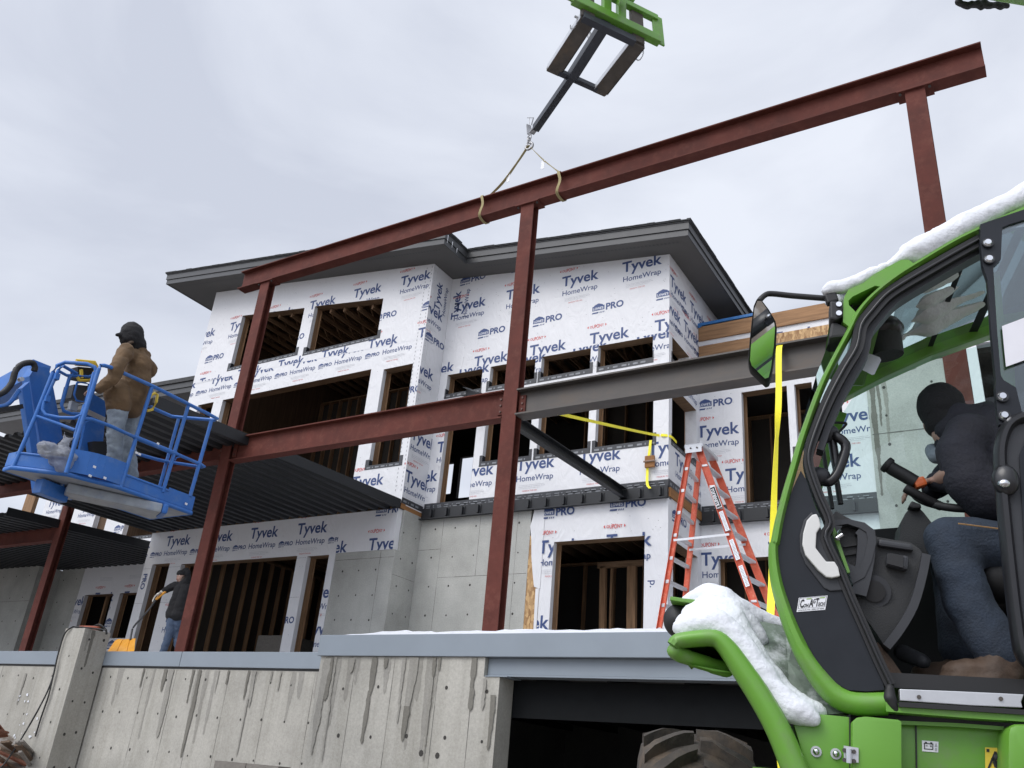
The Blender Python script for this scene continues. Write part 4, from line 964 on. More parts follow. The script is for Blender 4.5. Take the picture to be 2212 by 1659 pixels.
def _ell(mb, c, r, rot=None):
    t = MB(); t.ball((0, 0, 0), r, 'skin', 16, 12); M3 = rot if rot else Matrix.Identity(3)
    mb.add([Vector(c)+M3 @ v for v in t.v], t.f, 'skin')
def body(name, prims, mname, parent, voxel=.014, smooth=3, wrinkle=0, wscale=9, cut=None, base=None, mats=None):
    mb = MB()
    for p in prims:
        if p[0] == 'c': _capsule(mb, *p[1:])
        else: _ell(mb, *p[1:])
    off = Vector(base if base is not None else parent['_base'])
    me = bpy.data.meshes.new(name); me.from_pydata([v-off for v in mb.v], [], mb.f)
    ob = bpy.data.objects.new(name, me); COL.objects.link(ob)
    m = ob.modifiers.new('r', 'REMESH'); m.mode = 'VOXEL'; m.voxel_size = voxel
    if smooth: s = ob.modifiers.new('s', 'SMOOTH'); s.iterations = smooth; s.factor = .5
    bpy.context.view_layer.update()
    dg = bpy.context.evaluated_depsgraph_get()
    me2 = bpy.data.meshes.new_from_object(ob.evaluated_get(dg)); ob.modifiers.clear(); ob.data = me2; bpy.data.meshes.remove(me); me2.name = name
    if wrinkle:
        nm = [v.normal.copy() for v in me2.vertices]
        for v, n in zip(me2.vertices, nm):
            c = v.co+off
            w_ = noise.noise(Vector((c.x*wscale, c.y*wscale, c.z*wscale*1.7)))+.6*abs(noise.noise(Vector((c.x*wscale*2.3+5, c.y*wscale*2.3, c.z*wscale*4))))
            v.co += n*(wrinkle*w_)
    if mname == 'snow':
        for v, n in zip(me2.vertices, [v.normal.copy() for v in me2.vertices]):
            c = (v.co+off)*38; v.co += n*(.0034*noise.noise(c)+.0018*noise.noise(c*2.3))
    me2.materials.clear()
    for mn in (mats or [mname]): me2.materials.append(MATS[mn])
    for f in me2.polygons: f.use_smooth = True; f.material_index = 0
    if parent is not None: ob.parent = parent
    else: ob.location = off
    ob['_base'] = tuple(off)
    return ob
def hand_prims(w, d, n, s=1, curl=.9, thumb=1):
    """w wrist point, d direction of the palm, n palm normal (side the fingers curl to): palm, four bent fingers and a thumb from its side"""
    w, d, n = Vector(w), Vector(d).normalized(), Vector(n).normalized(); sd = d.cross(n).normalized()*thumb; o = []
    pc = w+d*.05*s
    for k in range(4):
        o.append(('c', w+sd*(.018*s-.012*k*s), w+d*.085*s+sd*(.032-.021*k)*s, .014*s, .012*s))
    ln = (.042, .048, .045, .035)
    for k in range(4):
        a = w+d*.088*s+sd*(.033-.022*k)*s; dd = d
        for j in range(3):
            ang = curl*(.55+.35*j)
            dd = (d*math.cos(ang)+n*math.sin(ang)); b = a+dd*ln[k]*s*(1-.18*j); o.append(('c', a, b, .0095*s, .0085*s)); a = b
    a = w+d*.03*s+sd*.026*s; b = a+(d*.6+sd*.7+n*.35).normalized()*.042*s; c = b+(d*.8+sd*.1+n*.6).normalized()*.034*s
    o += [('c', a, b, .013*s, .011*s), ('c', b, c, .0105*s, .009*s)]
    return o
def rotz(a): return Matrix.Rotation(a, 3, 'Z')
class Fig:
    """local frame: +y forward, +x to the figure's right, z up"""
    def __init__(s, loc, yaw): s.o = Vector(loc); s.M = rotz(yaw)
    def __call__(s, x, y, z): return s.o+s.M @ Vector((x, y, z))
    def d(s, x, y, z): return s.M @ Vector((x, y, z))
# ------------------------------------------------------------------ blue boom lift
mat('lift_blue', (.030, .140, .45), .45, var=.10, scale=3, dirt=(.16, .24, .38), dirt_amt=.45, dirt_scale=5, spec=.4)
mat('lift_grey', (.30, .33, .37), .6, var=.2, scale=5, dirt=(.10, .20, .42), dirt_amt=.6, dirt_scale=2)
mat('yellow_plastic', (.72, .52, .06), .5, var=.08)
mat('black_rubber', (.012, .012, .013), .6)
mat('grey_plastic', (.055, .058, .062), .55, var=.15)
mat('alu', (.52, .53, .55), .4, metal=.6, var=.12, dirt=(.25, .24, .23), dirt_amt=.4)
mt, t_, n_, l_ = nodes_of('clear_bag'); b_ = n_['Principled BSDF']; b_.inputs['Base Color'].default_value = (.60, .63, .70, 1); b_.inputs['Roughness'].default_value = .3; b_.inputs['Alpha'].default_value = .62
nz_ = n_.new('ShaderNodeTexNoise'); nz_.inputs['Scale'].default_value = 16; nz_.inputs['Detail'].default_value = 4; nz_.inputs['Distortion'].default_value = 2; bp_ = n_.new('ShaderNodeBump'); bp_.inputs['Strength'].default_value = 1; bp_.inputs['Distance'].default_value = .05
l_.new(nz_.outputs['Fac'], bp_.inputs['Height']); l_.new(bp_.outputs['Normal'], b_.inputs['Normal']); MATS['clear_bag'] = mt
ZL = 4.17                    # basket floor underside
KX, KY = -7.43, 5.62         # near right corner of the basket
def lift_plan(px, py): p = at(*c1(px, py), Z=ZL); return p
pL, pa, pb, pR = lift_plan(75, 1095), lift_plan(450, 1140), lift_plan(800, 1230), lift_plan(1290, 1400)
XN = (pb.x+pR.x)/2           # long near side, x = XN
XFAR = XN-.76
lift = thing('boom_lift', 'blue boom lift basket on its arm, holding a person in a brown jacket', 'boom lift', ((XN+XFAR)/2, 4.9, ZL))
plan = [(XN, pR.y), (XN, pb.y), (pa.x, pa.y), (pL.x, pL.y), (XFAR, pL.y), (XFAR, pR.y)]
mb = MB(); mb.prism([plan], ident, ZL+.0, ZL+.06, 'lift_grey', side='lift_blue')
mb.build('floor', lift, bevel=0)
mb = MB()
loop = [Vector((x, y, ZL+.02)) for x, y in plan]+[Vector((plan[0][0], plan[0][1], ZL+.02))]
mb.tube(loop, .026, 'lift_blue', 8, caps=False); mb.build('floor_rim', lift, smooth=.8)
# toe boards
def side_pt(px, py, P0, nn): return atp(*c1(px, py), P0, nn)
NX = Vector((1, 0, 0)); PN = Vector((XN, 0, 0))
ce_ = (Vector((pL.x, pL.y, 0))-Vector((pa.x, pa.y, 0))).normalized(); NCH = Vector((ce_.y, -ce_.x, 0)); PCH = Vector((pL.x, pL.y, 0))
def toe(mb, a, b, h, z=ZL+.05): 
    a, b = Vector(a), Vector(b); d = (b-a).normalized(); n = Vector((d.y, -d.x, 0))*.004
    mb.add([a+n, b+n, b-n, a-n]+[p+Vector((0, 0, h)) for p in (a+n, b+n, b-n, a-n)], [(0, 1, 5, 4), (1, 2, 6, 5), (2, 3, 7, 6), (3, 0, 4, 7), (4, 5, 6, 7)], 'lift_blue')
V3 = lambda p, z=ZL+.05: Vector((p[0], p[1], z))
A_ = V3((pa.x, pa.y)); L_ = V3((pL.x, pL.y)); B_ = V3((XN, pb.y)); R_ = V3((XN, pR.y)); M_ = V3((XN, pb.y+.62*(pR.y-pb.y)))
tb = MB(); toe(tb, L_, A_, .13); tb.tube([L_+Vector((0, 0, .14)), A_+Vector((0, 0, .14))], .016, 'lift_blue'); tb.build('toe_board', lift)
cv = [A_]+[A_.lerp(B_, t)+(Vector((.06, -.03, 0))*math.sin(math.pi*t)) for t in (.15, .3, .45, .6, .75, .9)]+[B_]
tb = MB()
for i in range(len(cv)-1): toe(tb, cv[i], cv[i+1], .26)
tb.build('gate_plate', lift, smooth=.6)
tb = MB(); toe(tb, B_, M_, .12); tb.tube([B_+Vector((0, 0, .13)), M_+Vector((0, 0, .13))], .016, 'lift_blue'); toe(tb, M_, R_, .17); tb.build('toe_board', lift)
tb = MB(); far = [R_, V3((XFAR, pR.y)), V3((XFAR, pL.y)), L_]
for i in range(3): toe(tb, far[i], far[i+1], .15)
tb.build('toe_board', lift)

nr = lambda px, py: atp(*c1(px, py), Vector((XN, 0, 0)), Vector((1, 0, 0)))
ch = lambda px, py: atp(*c1(px, py), PCH, NCH)
xf = lambda px, py, dx=0: at(*c1(px, py), X=XN-.56-dx)
TR = .0225
def rail(path, r=TR, sm=0, seg=8, name='guard_rail', mname='lift_blue'):
    mb = MB(); mb.tube(path, r, mname, seg, smooth_path=sm); return mb.build(name, lift, smooth=.9)
cor = nr(1462, 757); corl = nr(685, 392); mcor = nr(1375, 1075)
ec = at(*c1(1180, 740), Z=cor.z); em = at(*c1(1140, 1045), Z=mcor.z)
# near side: posts, top rail running round the end, mid rail running round the end
rail([nr(445, 1120), nr(668, 415), nr(680, 393), nr(705, 394), nr(745, 405), nr(1035, 535), nr(1440, 738), nr(1466, 752), cor+Vector((-.05, .01, 0)), ec, ec+Vector((-.03, -.03, .0)), at(*c1(1050, 690), X=ec.x-.02), at(*c1(900, 600), X=ec.x-.02)])
rail([nr(812, 1225), nr(1025, 540)]); rail([nr(1098, 1250), nr(1270, 668)])
rail([nr(1283, 1278), nr(1428, 765)])
rail([at(*c1(1068, 1245), Y=em.y), at(*c1(1205, 755), Y=em.y)], .02)
rail([nr(568, 752), nr(620, 757), nr(740, 800), nr(905, 875)], .02); rail([nr(905, 875), nr(1190, 990)], .028); rail([nr(1190, 990), nr(1360, 1063), nr(1378, 1076), mcor+Vector((-.04, .01, 0)), em, at(*c1(1070, 1030), Z=mcor.z), at(*c1(905, 985), X=em.x-.03), at(*c1(880, 970), X=em.x-.04)], .02)
rail([nr(548, 800), nr(560, 785), nr(590, 770), nr(620, 762)], .008); rail([nr(1180, 1035), nr(1192, 1015), nr(1225, 1008)], .008)
# chamfer: corner post, gate loop, inner loop
rail([ch(85, 1090), ch(240, 735), ch(358, 440), ch(385, 395), ch(440, 372), ch(590, 383), ch(640, 405), ch(648, 430), ch(625, 570), ch(548, 735)])
rail([ch(300, 640), ch(395, 425), ch(415, 400)], .019); rail([ch(300, 630), ch(285, 690), ch(305, 725), ch(400, 745), ch(500, 748), ch(548, 730), ch(575, 680), ch(635, 440)], .02)
rail([ch(245, 735), ch(300, 755), ch(400, 790), ch(505, 830)], .02); rail([ch(470, 1060), ch(515, 830), ch(570, 660)], .018)
for a, b in (((385, 450), (375, 490)), ((320, 600), (312, 640))):
    mb = MB(); mb.bar(ch(*a), ch(*b), .05, .06, 'lift_blue', up=(1, 0, 0)); mb.build('latch', lift)
# console frame and controls on the far side
rail([xf(500, 450), xf(470, 470), xf(415, 660), xf(430, 700), xf(480, 720), xf(545, 722)], .02)
rail([xf(520, 510), xf(500, 590), xf(515, 630), xf(570, 640), xf(600, 520), xf(545, 505), xf(520, 510)], .012)
rail([xf(395, 430), xf(450, 460), xf(600, 470), xf(640, 455)], .018); rail([xf(425, 395), xf(520, 450)], .02)
def pan(pts, th, mname, name, f, bev=.006):
    mb = MB(); P = [f(*p) for p in pts]
    n = (P[1]-P[0]).cross(P[2]-P[0]).normalized(); n = n if n.x < 0 else -n
    k = len(P); mb.add(P+[p+n*th for p in P], [tuple(range(k)), tuple(range(2*k-1, k-1, -1))]+[(i, (i+1) % k, k+(i+1) % k, k+i) for i in range(k)], mname); return mb.build(name, lift, bevel=bev)
pan([(500, 520), (600, 530), (570, 645), (478, 612)], .2, 'grey_plastic', 'control_box', lambda x, y: xf(x, y, .05))
pan([(525, 400), (640, 410), (620, 500), (525, 480)], .15, 'black_rubber', 'control_panel', lambda x, y: xf(x, y, .05))
pan([(485, 630), (535, 650), (520, 705), (472, 690)], .06, 'lift_grey', 'socket_box', lambda x, y: xf(x, y, .05))
pan([(610, 570), (720, 640), (690, 1000), (640, 1010), (540, 960), (575, 800)], .05, 'lift_blue', 'console_cover', lambda x, y: xf(x, y, .10))
pan([(600, 690), (715, 745), (705, 775), (592, 725)], .01, 'alu', 'data_plate', lambda x, y: xf(x, y, .085))
pan([(625, 905), (725, 905), (715, 1040), (640, 1035)], .12, 'black_rubber', 'tool_bin', lambda x, y: xf(x, y, .0))
rail([xf(515, 360), xf(640, 372), xf(655, 400), xf(625, 470), xf(605, 495), xf(535, 495), xf(522, 470)], .02, name='yellow_guard', mname='yellow_plastic')
mb = MB(); mb.sweep([xf(512, 378), xf(640, 390)], [(-.03, -.025), (.03, -.025), (.03, .025), (-.03, .025)], 'yellow_plastic'); mb.bar(xf(548, 420), xf(552, 480), .03, .03, 'yellow_plastic'); mb.build('yellow_guard', lift, bevel=.005)
gp = lambda x, y: at(*c1(x, y), X=XN-.42)
rail([gp(1005, 625), gp(1022, 592), gp(1045, 580), gp(1062, 592), gp(1055, 640), gp(1030, 690), gp(995, 700)], .018, name='yellow_handle', mname='yellow_plastic')
pan([(1010, 620), (1035, 610), (1025, 660), (1000, 670)], .05, 'black_rubber', 'switch_box', gp)
# mast, jib and boom
xm = lambda x, y: at(*c1(x, y), X=XFAR-.12)
xm2 = lambda x, y: at(*c1(x, y), X=XFAR-.20)
pan([(150, 545), (200, 500), (225, 700), (270, 1020), (300, 1230), (285, 1255), (250, 1250), (235, 1130), (195, 850)], .10, 'lift_blue', 'mast_plate', xm)
pan([(198, 465), (245, 390), (330, 405), (365, 560), (420, 850), (418, 872), (345, 905), (275, 932), (225, 640)], .16, 'lift_blue', 'mast_plate', xm2)
pan([(345, 905), (420, 865), (430, 880), (345, 960), (335, 1000)], .12, 'lift_blue', 'mast_foot', xm2)
mb = MB(); q0, q1 = at(*c1(265, 440), X=XFAR-.28), at(*c1(-60, 610), X=XFAR-1.5); mb.bar(q0, q1, .22, .26, 'lift_blue'); mb.build('jib_boom', lift, bevel=.01)
mb = MB(); mb.cyl(xm(130, 490), xm(130, 490)+Vector((.06, 0, 0)), .025, 'alu', 10); mb.build('pivot_pin', lift, smooth=.7); mb = MB(); mb.cyl(xm(285, 1235)+Vector((.02, 0, 0)), xm(285, 1235)+Vector((.07, 0, 0)), .04, 'alu', 12); mb.build('pivot_pin', lift, smooth=.7)
mb = MB(); mb.tube([xm(-30, 600), xm(30, 570), xm(80, 510), xm(105, 430), xm(150, 385), xm(215, 375), xm(235, 400), xm(230, 430)], .035, 'black_rubber', 8, smooth_path=4); mb.build('hose', lift, smooth=1)
mb = MB(); mb.tube([xm(-30, 680), xm(60, 650), xm(130, 560)], .025, 'lift_blue', 8, smooth_path=4); mb.bar(xm(-30, 700), xm(140, 672), .1, .05, 'black_rubber'); mb.build('hose_carrier', lift, smooth=1)
for k in range(3):
    mb = MB(); mb.tube([xf(300+12*k, 935), xf(315+6*k, 980), xf(285+14*k, 1010+6*k)], .012, 'black_rubber', 6, smooth_path=4); mb.build('hose', lift, smooth=1)
zb = lambda x, y, z: at(*c1(x, y), Z=z)
j0, j1 = zb(440, 1235, ZL-.06), zb(1075, 1372, ZL-.06)
mb = MB(); mb.bar(j0, j1, .30, .11, 'lift_grey', off=0); mb.build('under_beam', lift, bevel=.02)
mb = MB(); mb.bar(j1, j1+(j1-j0).normalized()*.07, .32, .12, 'lift_blue'); mb.build('beam_end', lift, bevel=.03)
mb = MB(); mb.bar(zb(255, 1205, ZL-.1), zb(440, 1275, ZL-.1), .12, .16, 'lift_blue'); mb.bar(zb(330, 1215, ZL-.02), zb(450, 1240, ZL-.02), .2, .1, 'black_rubber'); mb.bar(zb(415, 1205, ZL-.02), zb(475, 1290, ZL-.05), .05, .05, 'lift_grey'); mb.build('rotator', lift, bevel=.012)
for k in range(5):
    p = zb(345+22*k, 1270+4*k, ZL-.10); mb = MB(); mb.ball(p, .035, 'black_rubber', 8, 6); mb.build('chain_link', lift, smooth=1)
for px, py in ((905, 980), (925, 990), (1050, 918), (620, 1075), (1240, 1325), (590, 1135), (690, 1150)):
    mb = MB(); a = nr(px, py)+Vector((.024, 0, 0)); mb.bar(a, a+Vector((0, .035, -.003)), .002, .025, 'print_white'); mb.build('scuff_label', lift)
# plastic bags on the basket floor
def bag(px0, py0, cx, wd, h, label, seed, group=None):
    c = at(*c1(cx, py0), X=XN-.22); prims = []
    rnd = random.Random(seed)
    for k in range(9): prims.append(('e', c+Vector((rnd.uniform(-.05, .05), rnd.uniform(-wd*.5, wd*.5), rnd.uniform(.03, h*.45))), (wd*.32, wd*.36, h*.33)))
    prims.append(('c', c+Vector((0, -wd*.02, h*.4)), c+Vector((0, wd*.02, h*.95)), wd*.25, .03))
    prims += [('c', c+Vector((0, 0, h*.85)), c+Vector((.02, wd*.22, h*1.1)), .03, .014), ('c', c+Vector((0, 0, h*.85)), c+Vector((-.01, -wd*.1, h*1.2)), .03, .012)]
    o = body('plastic_bag', prims, 'clear_bag', None, .016, 2, .028, 9, base=c); tag(o, label, 'bag')
bag(0, 1060, 390, .30, .30, 'crumpled pale plastic bag, the larger of two on the basket floor by the control console', 3)
bag(0, 1075, 590, .20, .13, 'smaller crumpled pale plastic bag beside the boot of the person in brown jacket', 5)

# ------------------------------------------------------------------ the man in the basket
XM = XN-.27
pm = lambda x, y, dx=0: at(*c1(x, y), X=XM+dx)
zfl = ZL+.17
man = thing('person', 'person in brown jacket, black hooded cap and pale jeans standing in the blue basket', 'person', (XM, pm(860, 700).y, zfl))
hd = pm(878, 190); nk = pm(895, 262); shn = pm(850, 300, .17); shf = pm(985, 330, -.17); pel = pm(855, 640); chest = pm(910, 420)
elb = pm(770, 480, .24); wr = pm(672, 545, .12); hipn = pm(800, 680, .09); hipf = pm(900, 690, -.06)
kn, kf = pm(775, 850, .12), pm(865, 880, -.04); an, af = pm(780, 1075, .10), pm(880, 1150, -.02)
fwdm = Vector((-.93, -.25, 0)).normalized()
body('body', [('e', hd, (.088, .105, .12)), ('c', hd-Vector((0, 0, .05)), nk, .06, .065), ('c', nk, chest, .07, .13), ('c', chest, pel, .13, .13), ('c', shn, elb, .05, .042), ('c', elb, wr, .042, .03), ('c', hipn, kn, .08, .055), ('c', kn, an, .055, .042), ('c', hipf, kf, .08, .055), ('c', kf, af, .055, .042)]+hand_prims(wr, fwdm+Vector((0, 0, -.15)), Vector((-.1, 0, -1)), .95, .8), 'skin', man, .012, 2)
body('jacket', [('c', nk+Vector((0, 0, -.02)), nk+Vector((0, 0, .03)), .085, .078), ('c', shn+Vector((-.04, 0, -.02)), shf+Vector((.13, -.08, -.06)), .085, .07), ('c', chest+Vector((.06, 0, .05)), pel+Vector((.07, 0, .06)), .155, .16), ('c', chest+Vector((-.07, 0, .05)), pel+Vector((-.05, .02, .04)), .16, .165),
     ('c', pm(900, 560), pel+Vector((0, 0, .02)), .19, .19), ('c', pm(800, 560, .06), pm(790, 620, .06), .13, .12), ('c', pm(940, 560, -.03), pm(935, 650, -.03), .13, .12), ('c', pm(800, 590, .10), pm(800, 648, .10), .15, .142), ('c', pm(930, 300, .02), pm(985, 420, -.08), .10, .12), ('c', pm(870, 600), pm(880, 660), .18, .17), ('c', shn, pm(790, 400, .24), .095, .083), ('c', pm(790, 400, .24), elb, .083, .072), ('c', elb, wr, .074, .055), ('c', shf+Vector((.10, -.10, -.14)), pm(960, 420, -.20), .06, .07), ('c', pm(960, 420, -.20), pm(850, 520, -.28), .07, .055)], 'duck_canvas', man, .014, 3, .02, 6)
body('trousers', [('c', pel+Vector((.03, 0, .04)), pel+Vector((-.03, 0, .04)), .145, .145), ('c', hipn, kn, .118, .086), ('c', kn, an, .088, .082), ('c', an, an-Vector((0, 0, .06)), .085, .08), ('c', hipf, kf, .115, .084), ('c', kf, af, .085, .08)], 'pale_denim', man, .013, 3, .018, 10)
body('cap', [('e', hd+Vector((.015, .01, .03)), (.125, .135, .14)), ('c', hd+Vector((.03, .02, -.02)), nk+Vector((.02, .03, .02)), .125, .12), ('c', pm(865, 205), pm(885, 255), .105, .095), ('c', pm(850, 178), pm(788, 188), .05, .018), ('c', pm(850, 172, -.05), pm(795, 186, -.05), .03, .012)], 'black_cloth', man, .012, 3, .01, 12)
body('boot', [('c', pm(745, 1085, .10), pm(690, 1064, .10), .05, .045), ('c', an-Vector((0, 0, .03)), pm(750, 1085, .10), .055, .05)], 'tan_leather', man, .011, 2, .004)
body('boot', [('c', af-Vector((0, 0, .03)), af-Vector((0, 0, .12)), .055, .05), ('c', af-Vector((0, 0, .13)), af+fwdm*.15-Vector((0, 0, .14)), .048, .045)], 'tan_leather', man, .011, 2, .004)
mb = MB(); mb.tube([pm(845, 258, .10), pm(890, 235, .11), pm(930, 232, .06), pm(960, 250, -.03)], .018, 'brown_leather', 6, smooth_path=3); mb.build('collar', man, smooth=1)
# ------------------------------------------------------------------ woman on the terrace
YWm = 10.42
pw = lambda x, y, dy=0: at(*c2(x, y), Y=YWm+dy)
zf = ZT
wom = thing('person', 'person in black hooded coat and blue jeans pushing a snow shovel beside the red column', 'person', (pw(1050, 900).x, YWm, zf))
hw_ = pw(1090, 512); nkw = pw(1098, 555); ch_ = pw(1090, 610); pe_ = pw(1050, 745); shl = pw(1048, 562, -.05); shr = pw(1150, 575, .1)
elw = pw(1000, 590, -.13); wrw = pw(972, 604, -.2)
lk, lf = pw(1018, 850, -.04), Vector((pw(995, 955).x+.02, YWm-.08, zf+.07)); rk, rf_ = pw(1058, 850, .08), Vector((pw(1045, 955).x+.06, YWm+.1, zf+.07))
fw = Vector((-.12, -.99, 0)); sdw = Vector((-.99, .12, 0))
body('body', [('e', hw_, (.078, .085, .112)), ('e', hw_+fw*.03+Vector((0, 0, -.045)), (.055, .06, .062)), ('e', hw_+fw*.088+Vector((0, 0, -.012)), (.014, .016, .024)), ('c', hw_-Vector((0, 0, .06)), nkw, .05, .055), ('c', nkw, ch_, .05, .07), ('c', ch_, pe_, .07, .08), ('c', shl, elw, .045, .036), ('c', elw, wrw, .036, .026), ('c', shr, shr+Vector((.05, .05, -.28)), .045, .036),
    ('c', pe_+Vector((-.06, 0, -.05)), lk, .07, .05), ('c', lk, lf, .05, .035), ('c', pe_+Vector((.06, .03, -.05)), rk, .07, .05), ('c', rk, rf_, .05, .035)], 'skin', wom, .010, 2)
body('coat', [('c', shl+Vector((.03, 0, -.01)), shr+Vector((-.03, 0, -.01)), .075, .075), ('c', ch_+Vector((-.05, 0, .06)), pe_+Vector((-.05, 0, .02)), .12, .135), ('c', ch_+Vector((.06, .03, .06)), pe_+Vector((.06, .02, .02)), .12, .135), ('c', shl, elw, .072, .06), ('c', elw, elw.lerp(wrw, .75), .06, .048), ('c', shr, shr+Vector((.05, .05, -.28)), .075, .06), ('c', shr+Vector((.05, .05, -.28)), shr+Vector((-.02, -.06, -.5)), .06, .05), ('c', nkw, ch_, .075, .1)], 'black_cloth', wom, .012, 2, .014, 8)
body('jeans', [('c', pe_+Vector((-.06, 0, .02)), lk, .1, .07), ('c', lk, lf, .068, .056), ('c', pe_+Vector((.06, .03, .02)), rk, .1, .07), ('c', rk, rf_, .068, .056)], 'blue_denim', wom, .012, 2, .012, 11)
for ft in (lf, rf_): body('boot', [('c', ft-Vector((0, 0, .02)), ft+fw*.14-Vector((0, 0, .04)), .05, .04), ('c', ft+Vector((0, 0, .06)), ft-Vector((0, 0, .02)), .05, .05)], 'brown_leather', wom, .011, 2)
body('hood', [('e', hw_-fw*.055+Vector((0, 0, .06)), (.115, .09, .12)), ('e', hw_-fw*.08+Vector((0, 0, -.03)), (.115, .08, .12)), ('c', hw_-fw*.08, nkw-fw*.04, .10, .10)], 'black_cloth', wom, .011, 2, .008, 12)
body('knit_cap', [('e', hw_+fw*.012+Vector((0, 0, .062)), (.088, .094, .062)), ('e', hw_+fw*.018+Vector((0, 0, .04)), (.087, .093, .036))], 'black_cloth', wom, .009, 2)
body('hair', [('c', hw_+sdw*-.07+Vector((0, 0, -.02)), hw_+fw*.05-sdw*.07+Vector((0, 0, -.30)), .035, .028), ('c', hw_+sdw*-.06+Vector((0, 0, -.1)), hw_+fw*.07-sdw*.02+Vector((0, 0, -.36)), .034, .02), ('c', hw_+sdw*.06+Vector((0, 0, -.02)), hw_+fw*.05+sdw*.06+Vector((0, 0, -.26)), .028, .018)], 'hair', wom, .009, 1, .008, 24)
for s in (-1, 1):
    mb = MB(); e = hw_+fw*.074+sdw*.03*s+Vector((0, 0, .012)); mb.ball(e, (.011, .011, .008), 'eye_white', 8, 6); mb.ball(e+fw*.006, (.006, .006, .006), 'eye_dark', 8, 6); mb.build('eye', wom, smooth=1)
mb = MB(); mb.tube([hw_+fw*.083-sdw*.022+Vector((0, 0, -.06)), hw_+fw*.092+Vector((0, 0, -.062)), hw_+fw*.083+sdw*.022+Vector((0, 0, -.06))], .006, 'lip', 6); mb.build('mouth', wom, smooth=1)
gd = (pw(985, 602, -.2)-pw(930, 655, -.22)).normalized()
gl_ = body('glove', [('c', elw.lerp(wrw, .8), wrw, .044, .04)]+hand_prims(wrw, (wrw-elw).normalized(), Vector((.3, -.2, -1)), 1.15, 1.25), 'white_glove', wom, .008, 2, .003)
# shovel
ps = lambda x, y, dy=-.2: pw(x, y, dy)
sh = thing('snow_shovel', 'snow shovel with orange blade and bent grey handle pushed by the person in black', 'shovel', (ps(720, 950).x, YWm-.3, zf))
mat('orange_plastic', (.80, .36, .03), .45, var=.06, dirt=(.9, .8, .6), dirt_amt=.2)
mb = MB(); mb.tube([ps(935, 650), ps(900, 700), ps(855, 752), ps(815, 795, -.24), ps(795, 825, -.26), ps(788, 855, -.28), ps(782, 890, -.3)], .017, 'grey_plastic', 8, smooth_path=4); mb.build('handle', sh, smooth=1)
mb = MB(); mb.sweep([ps(937, 648), ps(960, 625), ps(992, 602)], [(-.022, -.012), (.022, -.012), (.022, .012), (-.022, .012)], 'orange_plastic', scale=[.9, 1.1, .9]); mb.tube([ps(992, 602), ps(975, 618, -.28), ps(950, 640, -.27)], .011, 'orange_plastic'); mb.build('grip', sh, bevel=.003)
bl = [[ps(640, 965, -.46), ps(690, 895, -.30), ps(705, 888, -.28)], [ps(700, 962, -.50), ps(730, 900, -.32), ps(740, 890, -.28)], [ps(760, 962, -.50), ps(775, 902, -.32), ps(778, 886, -.28)], [ps(802, 958, -.46), ps(806, 905, -.30), ps(810, 884, -.28)]]
mb = MB(); v = [p for r in bl for p in r]; f = [(i*3+j, i*3+j+1, i*3+j+4, i*3+j+3) for i in range(3) for j in range(2)]
v2 = [p+Vector((.0, .012, .012)) for p in v]
mb.add(v+v2, f+[tuple(12+i for i in reversed(q)) for q in f]+[(0, 3, 15, 12), (3, 6, 18, 15), (6, 9, 21, 18), (2, 14, 17, 5), (5, 17, 20, 8), (8, 20, 23, 11), (0, 12, 13, 1), (1, 13, 14, 2), (9, 10, 22, 21), (10, 11, 23, 22)], 'orange_plastic'); mb.build('blade', sh, smooth=.7)
for i in range(1, 3): mb = MB(); mb.tube([p+Vector((0, -.006, .0)) for p in bl[i]], .009, 'orange_plastic', 6); mb.build('rib', sh, smooth=1)
# ------------------------------------------------------------------ stepladder
mat('ladder_orange', (.56, .085, .035), .5, var=.1, scale=5, dirt=(.75, .45, .3), dirt_amt=.35, dirt_scale=18)
ya, yb_ = 10.62, 11.16
la = lambda x, y: at(*cd(x, y), Y=ya); lb = lambda x, y: at(*cd(x, y), Y=yb_)
def down(p, q, z=ZT+.01): return p+(q-p)*((z-p.z)/(q.z-p.z))
A0, A1 = la(512, 388), la(300, 1625); B0, B1 = lb(575, 470), lb(470, 1500); C0, C1 = la(565, 392), la(965, 1500); D0, D1 = lb(645, 440), lb(1075, 1510)
lad = thing('step_ladder', 'tall orange fibreglass stepladder standing open on the terrace', 'ladder', ((down(A0, A1).x+down(C0, C1).x)/2, (ya+yb_)/2, ZT))
chn = [(-.038, -.012), (.038, -.012), (.038, .012), (.032, .012), (.032, -.006), (-.032, -.006), (-.032, .012), (-.038, .012)]
for nm, p, q, sgn, wd in (('rail', A0, A1, -1, .9), ('rail', B0, B1, 1, .9), ('rail', C0, C1, -1, 1.25), ('rail', D0, D1, 1, 1.25)):
    mb = MB(); mb.sweep([p, down(p, q, ZT+.05)], [(a*wd, b*sgn*1.6) for a, b in chn], 'ladder_orange', up=(0, 1, 0)); r_ = mb.build(nm, lad)
    mb = MB(); b_ = down(p, q, ZT+.03); mb.box(b_-Vector((.05, .03, .03)), b_+Vector((.05, .03, .04)), 'black_rubber'); mb.build('foot', r_)
def on(p, q, z): return p+(q-p)*((z-p.z)/(q.z-p.z))
ztp = A0.z-.02
for k in range(1, 11):
    z = ztp-.305*k+.03
    if z < ZT+.1: break
    mb = MB(); mb.bar(on(C0, C1, z), on(D0, D1, z), .085, .03, 'alu'); s_ = mb.build('step', lad, bevel=.004)
    mb = MB(); mb.bar(on(A0, A1, z-.02), on(B0, B1, z-.02), .05, .045, 'alu'); mb.build('rung', lad, bevel=.004)
top = [la(480, 350), la(585, 352), lb(662, 425), lb(560, 425)]
mb = MB(); tz = max(p.z for p in top); cxm = (A0.x+C0.x)/2
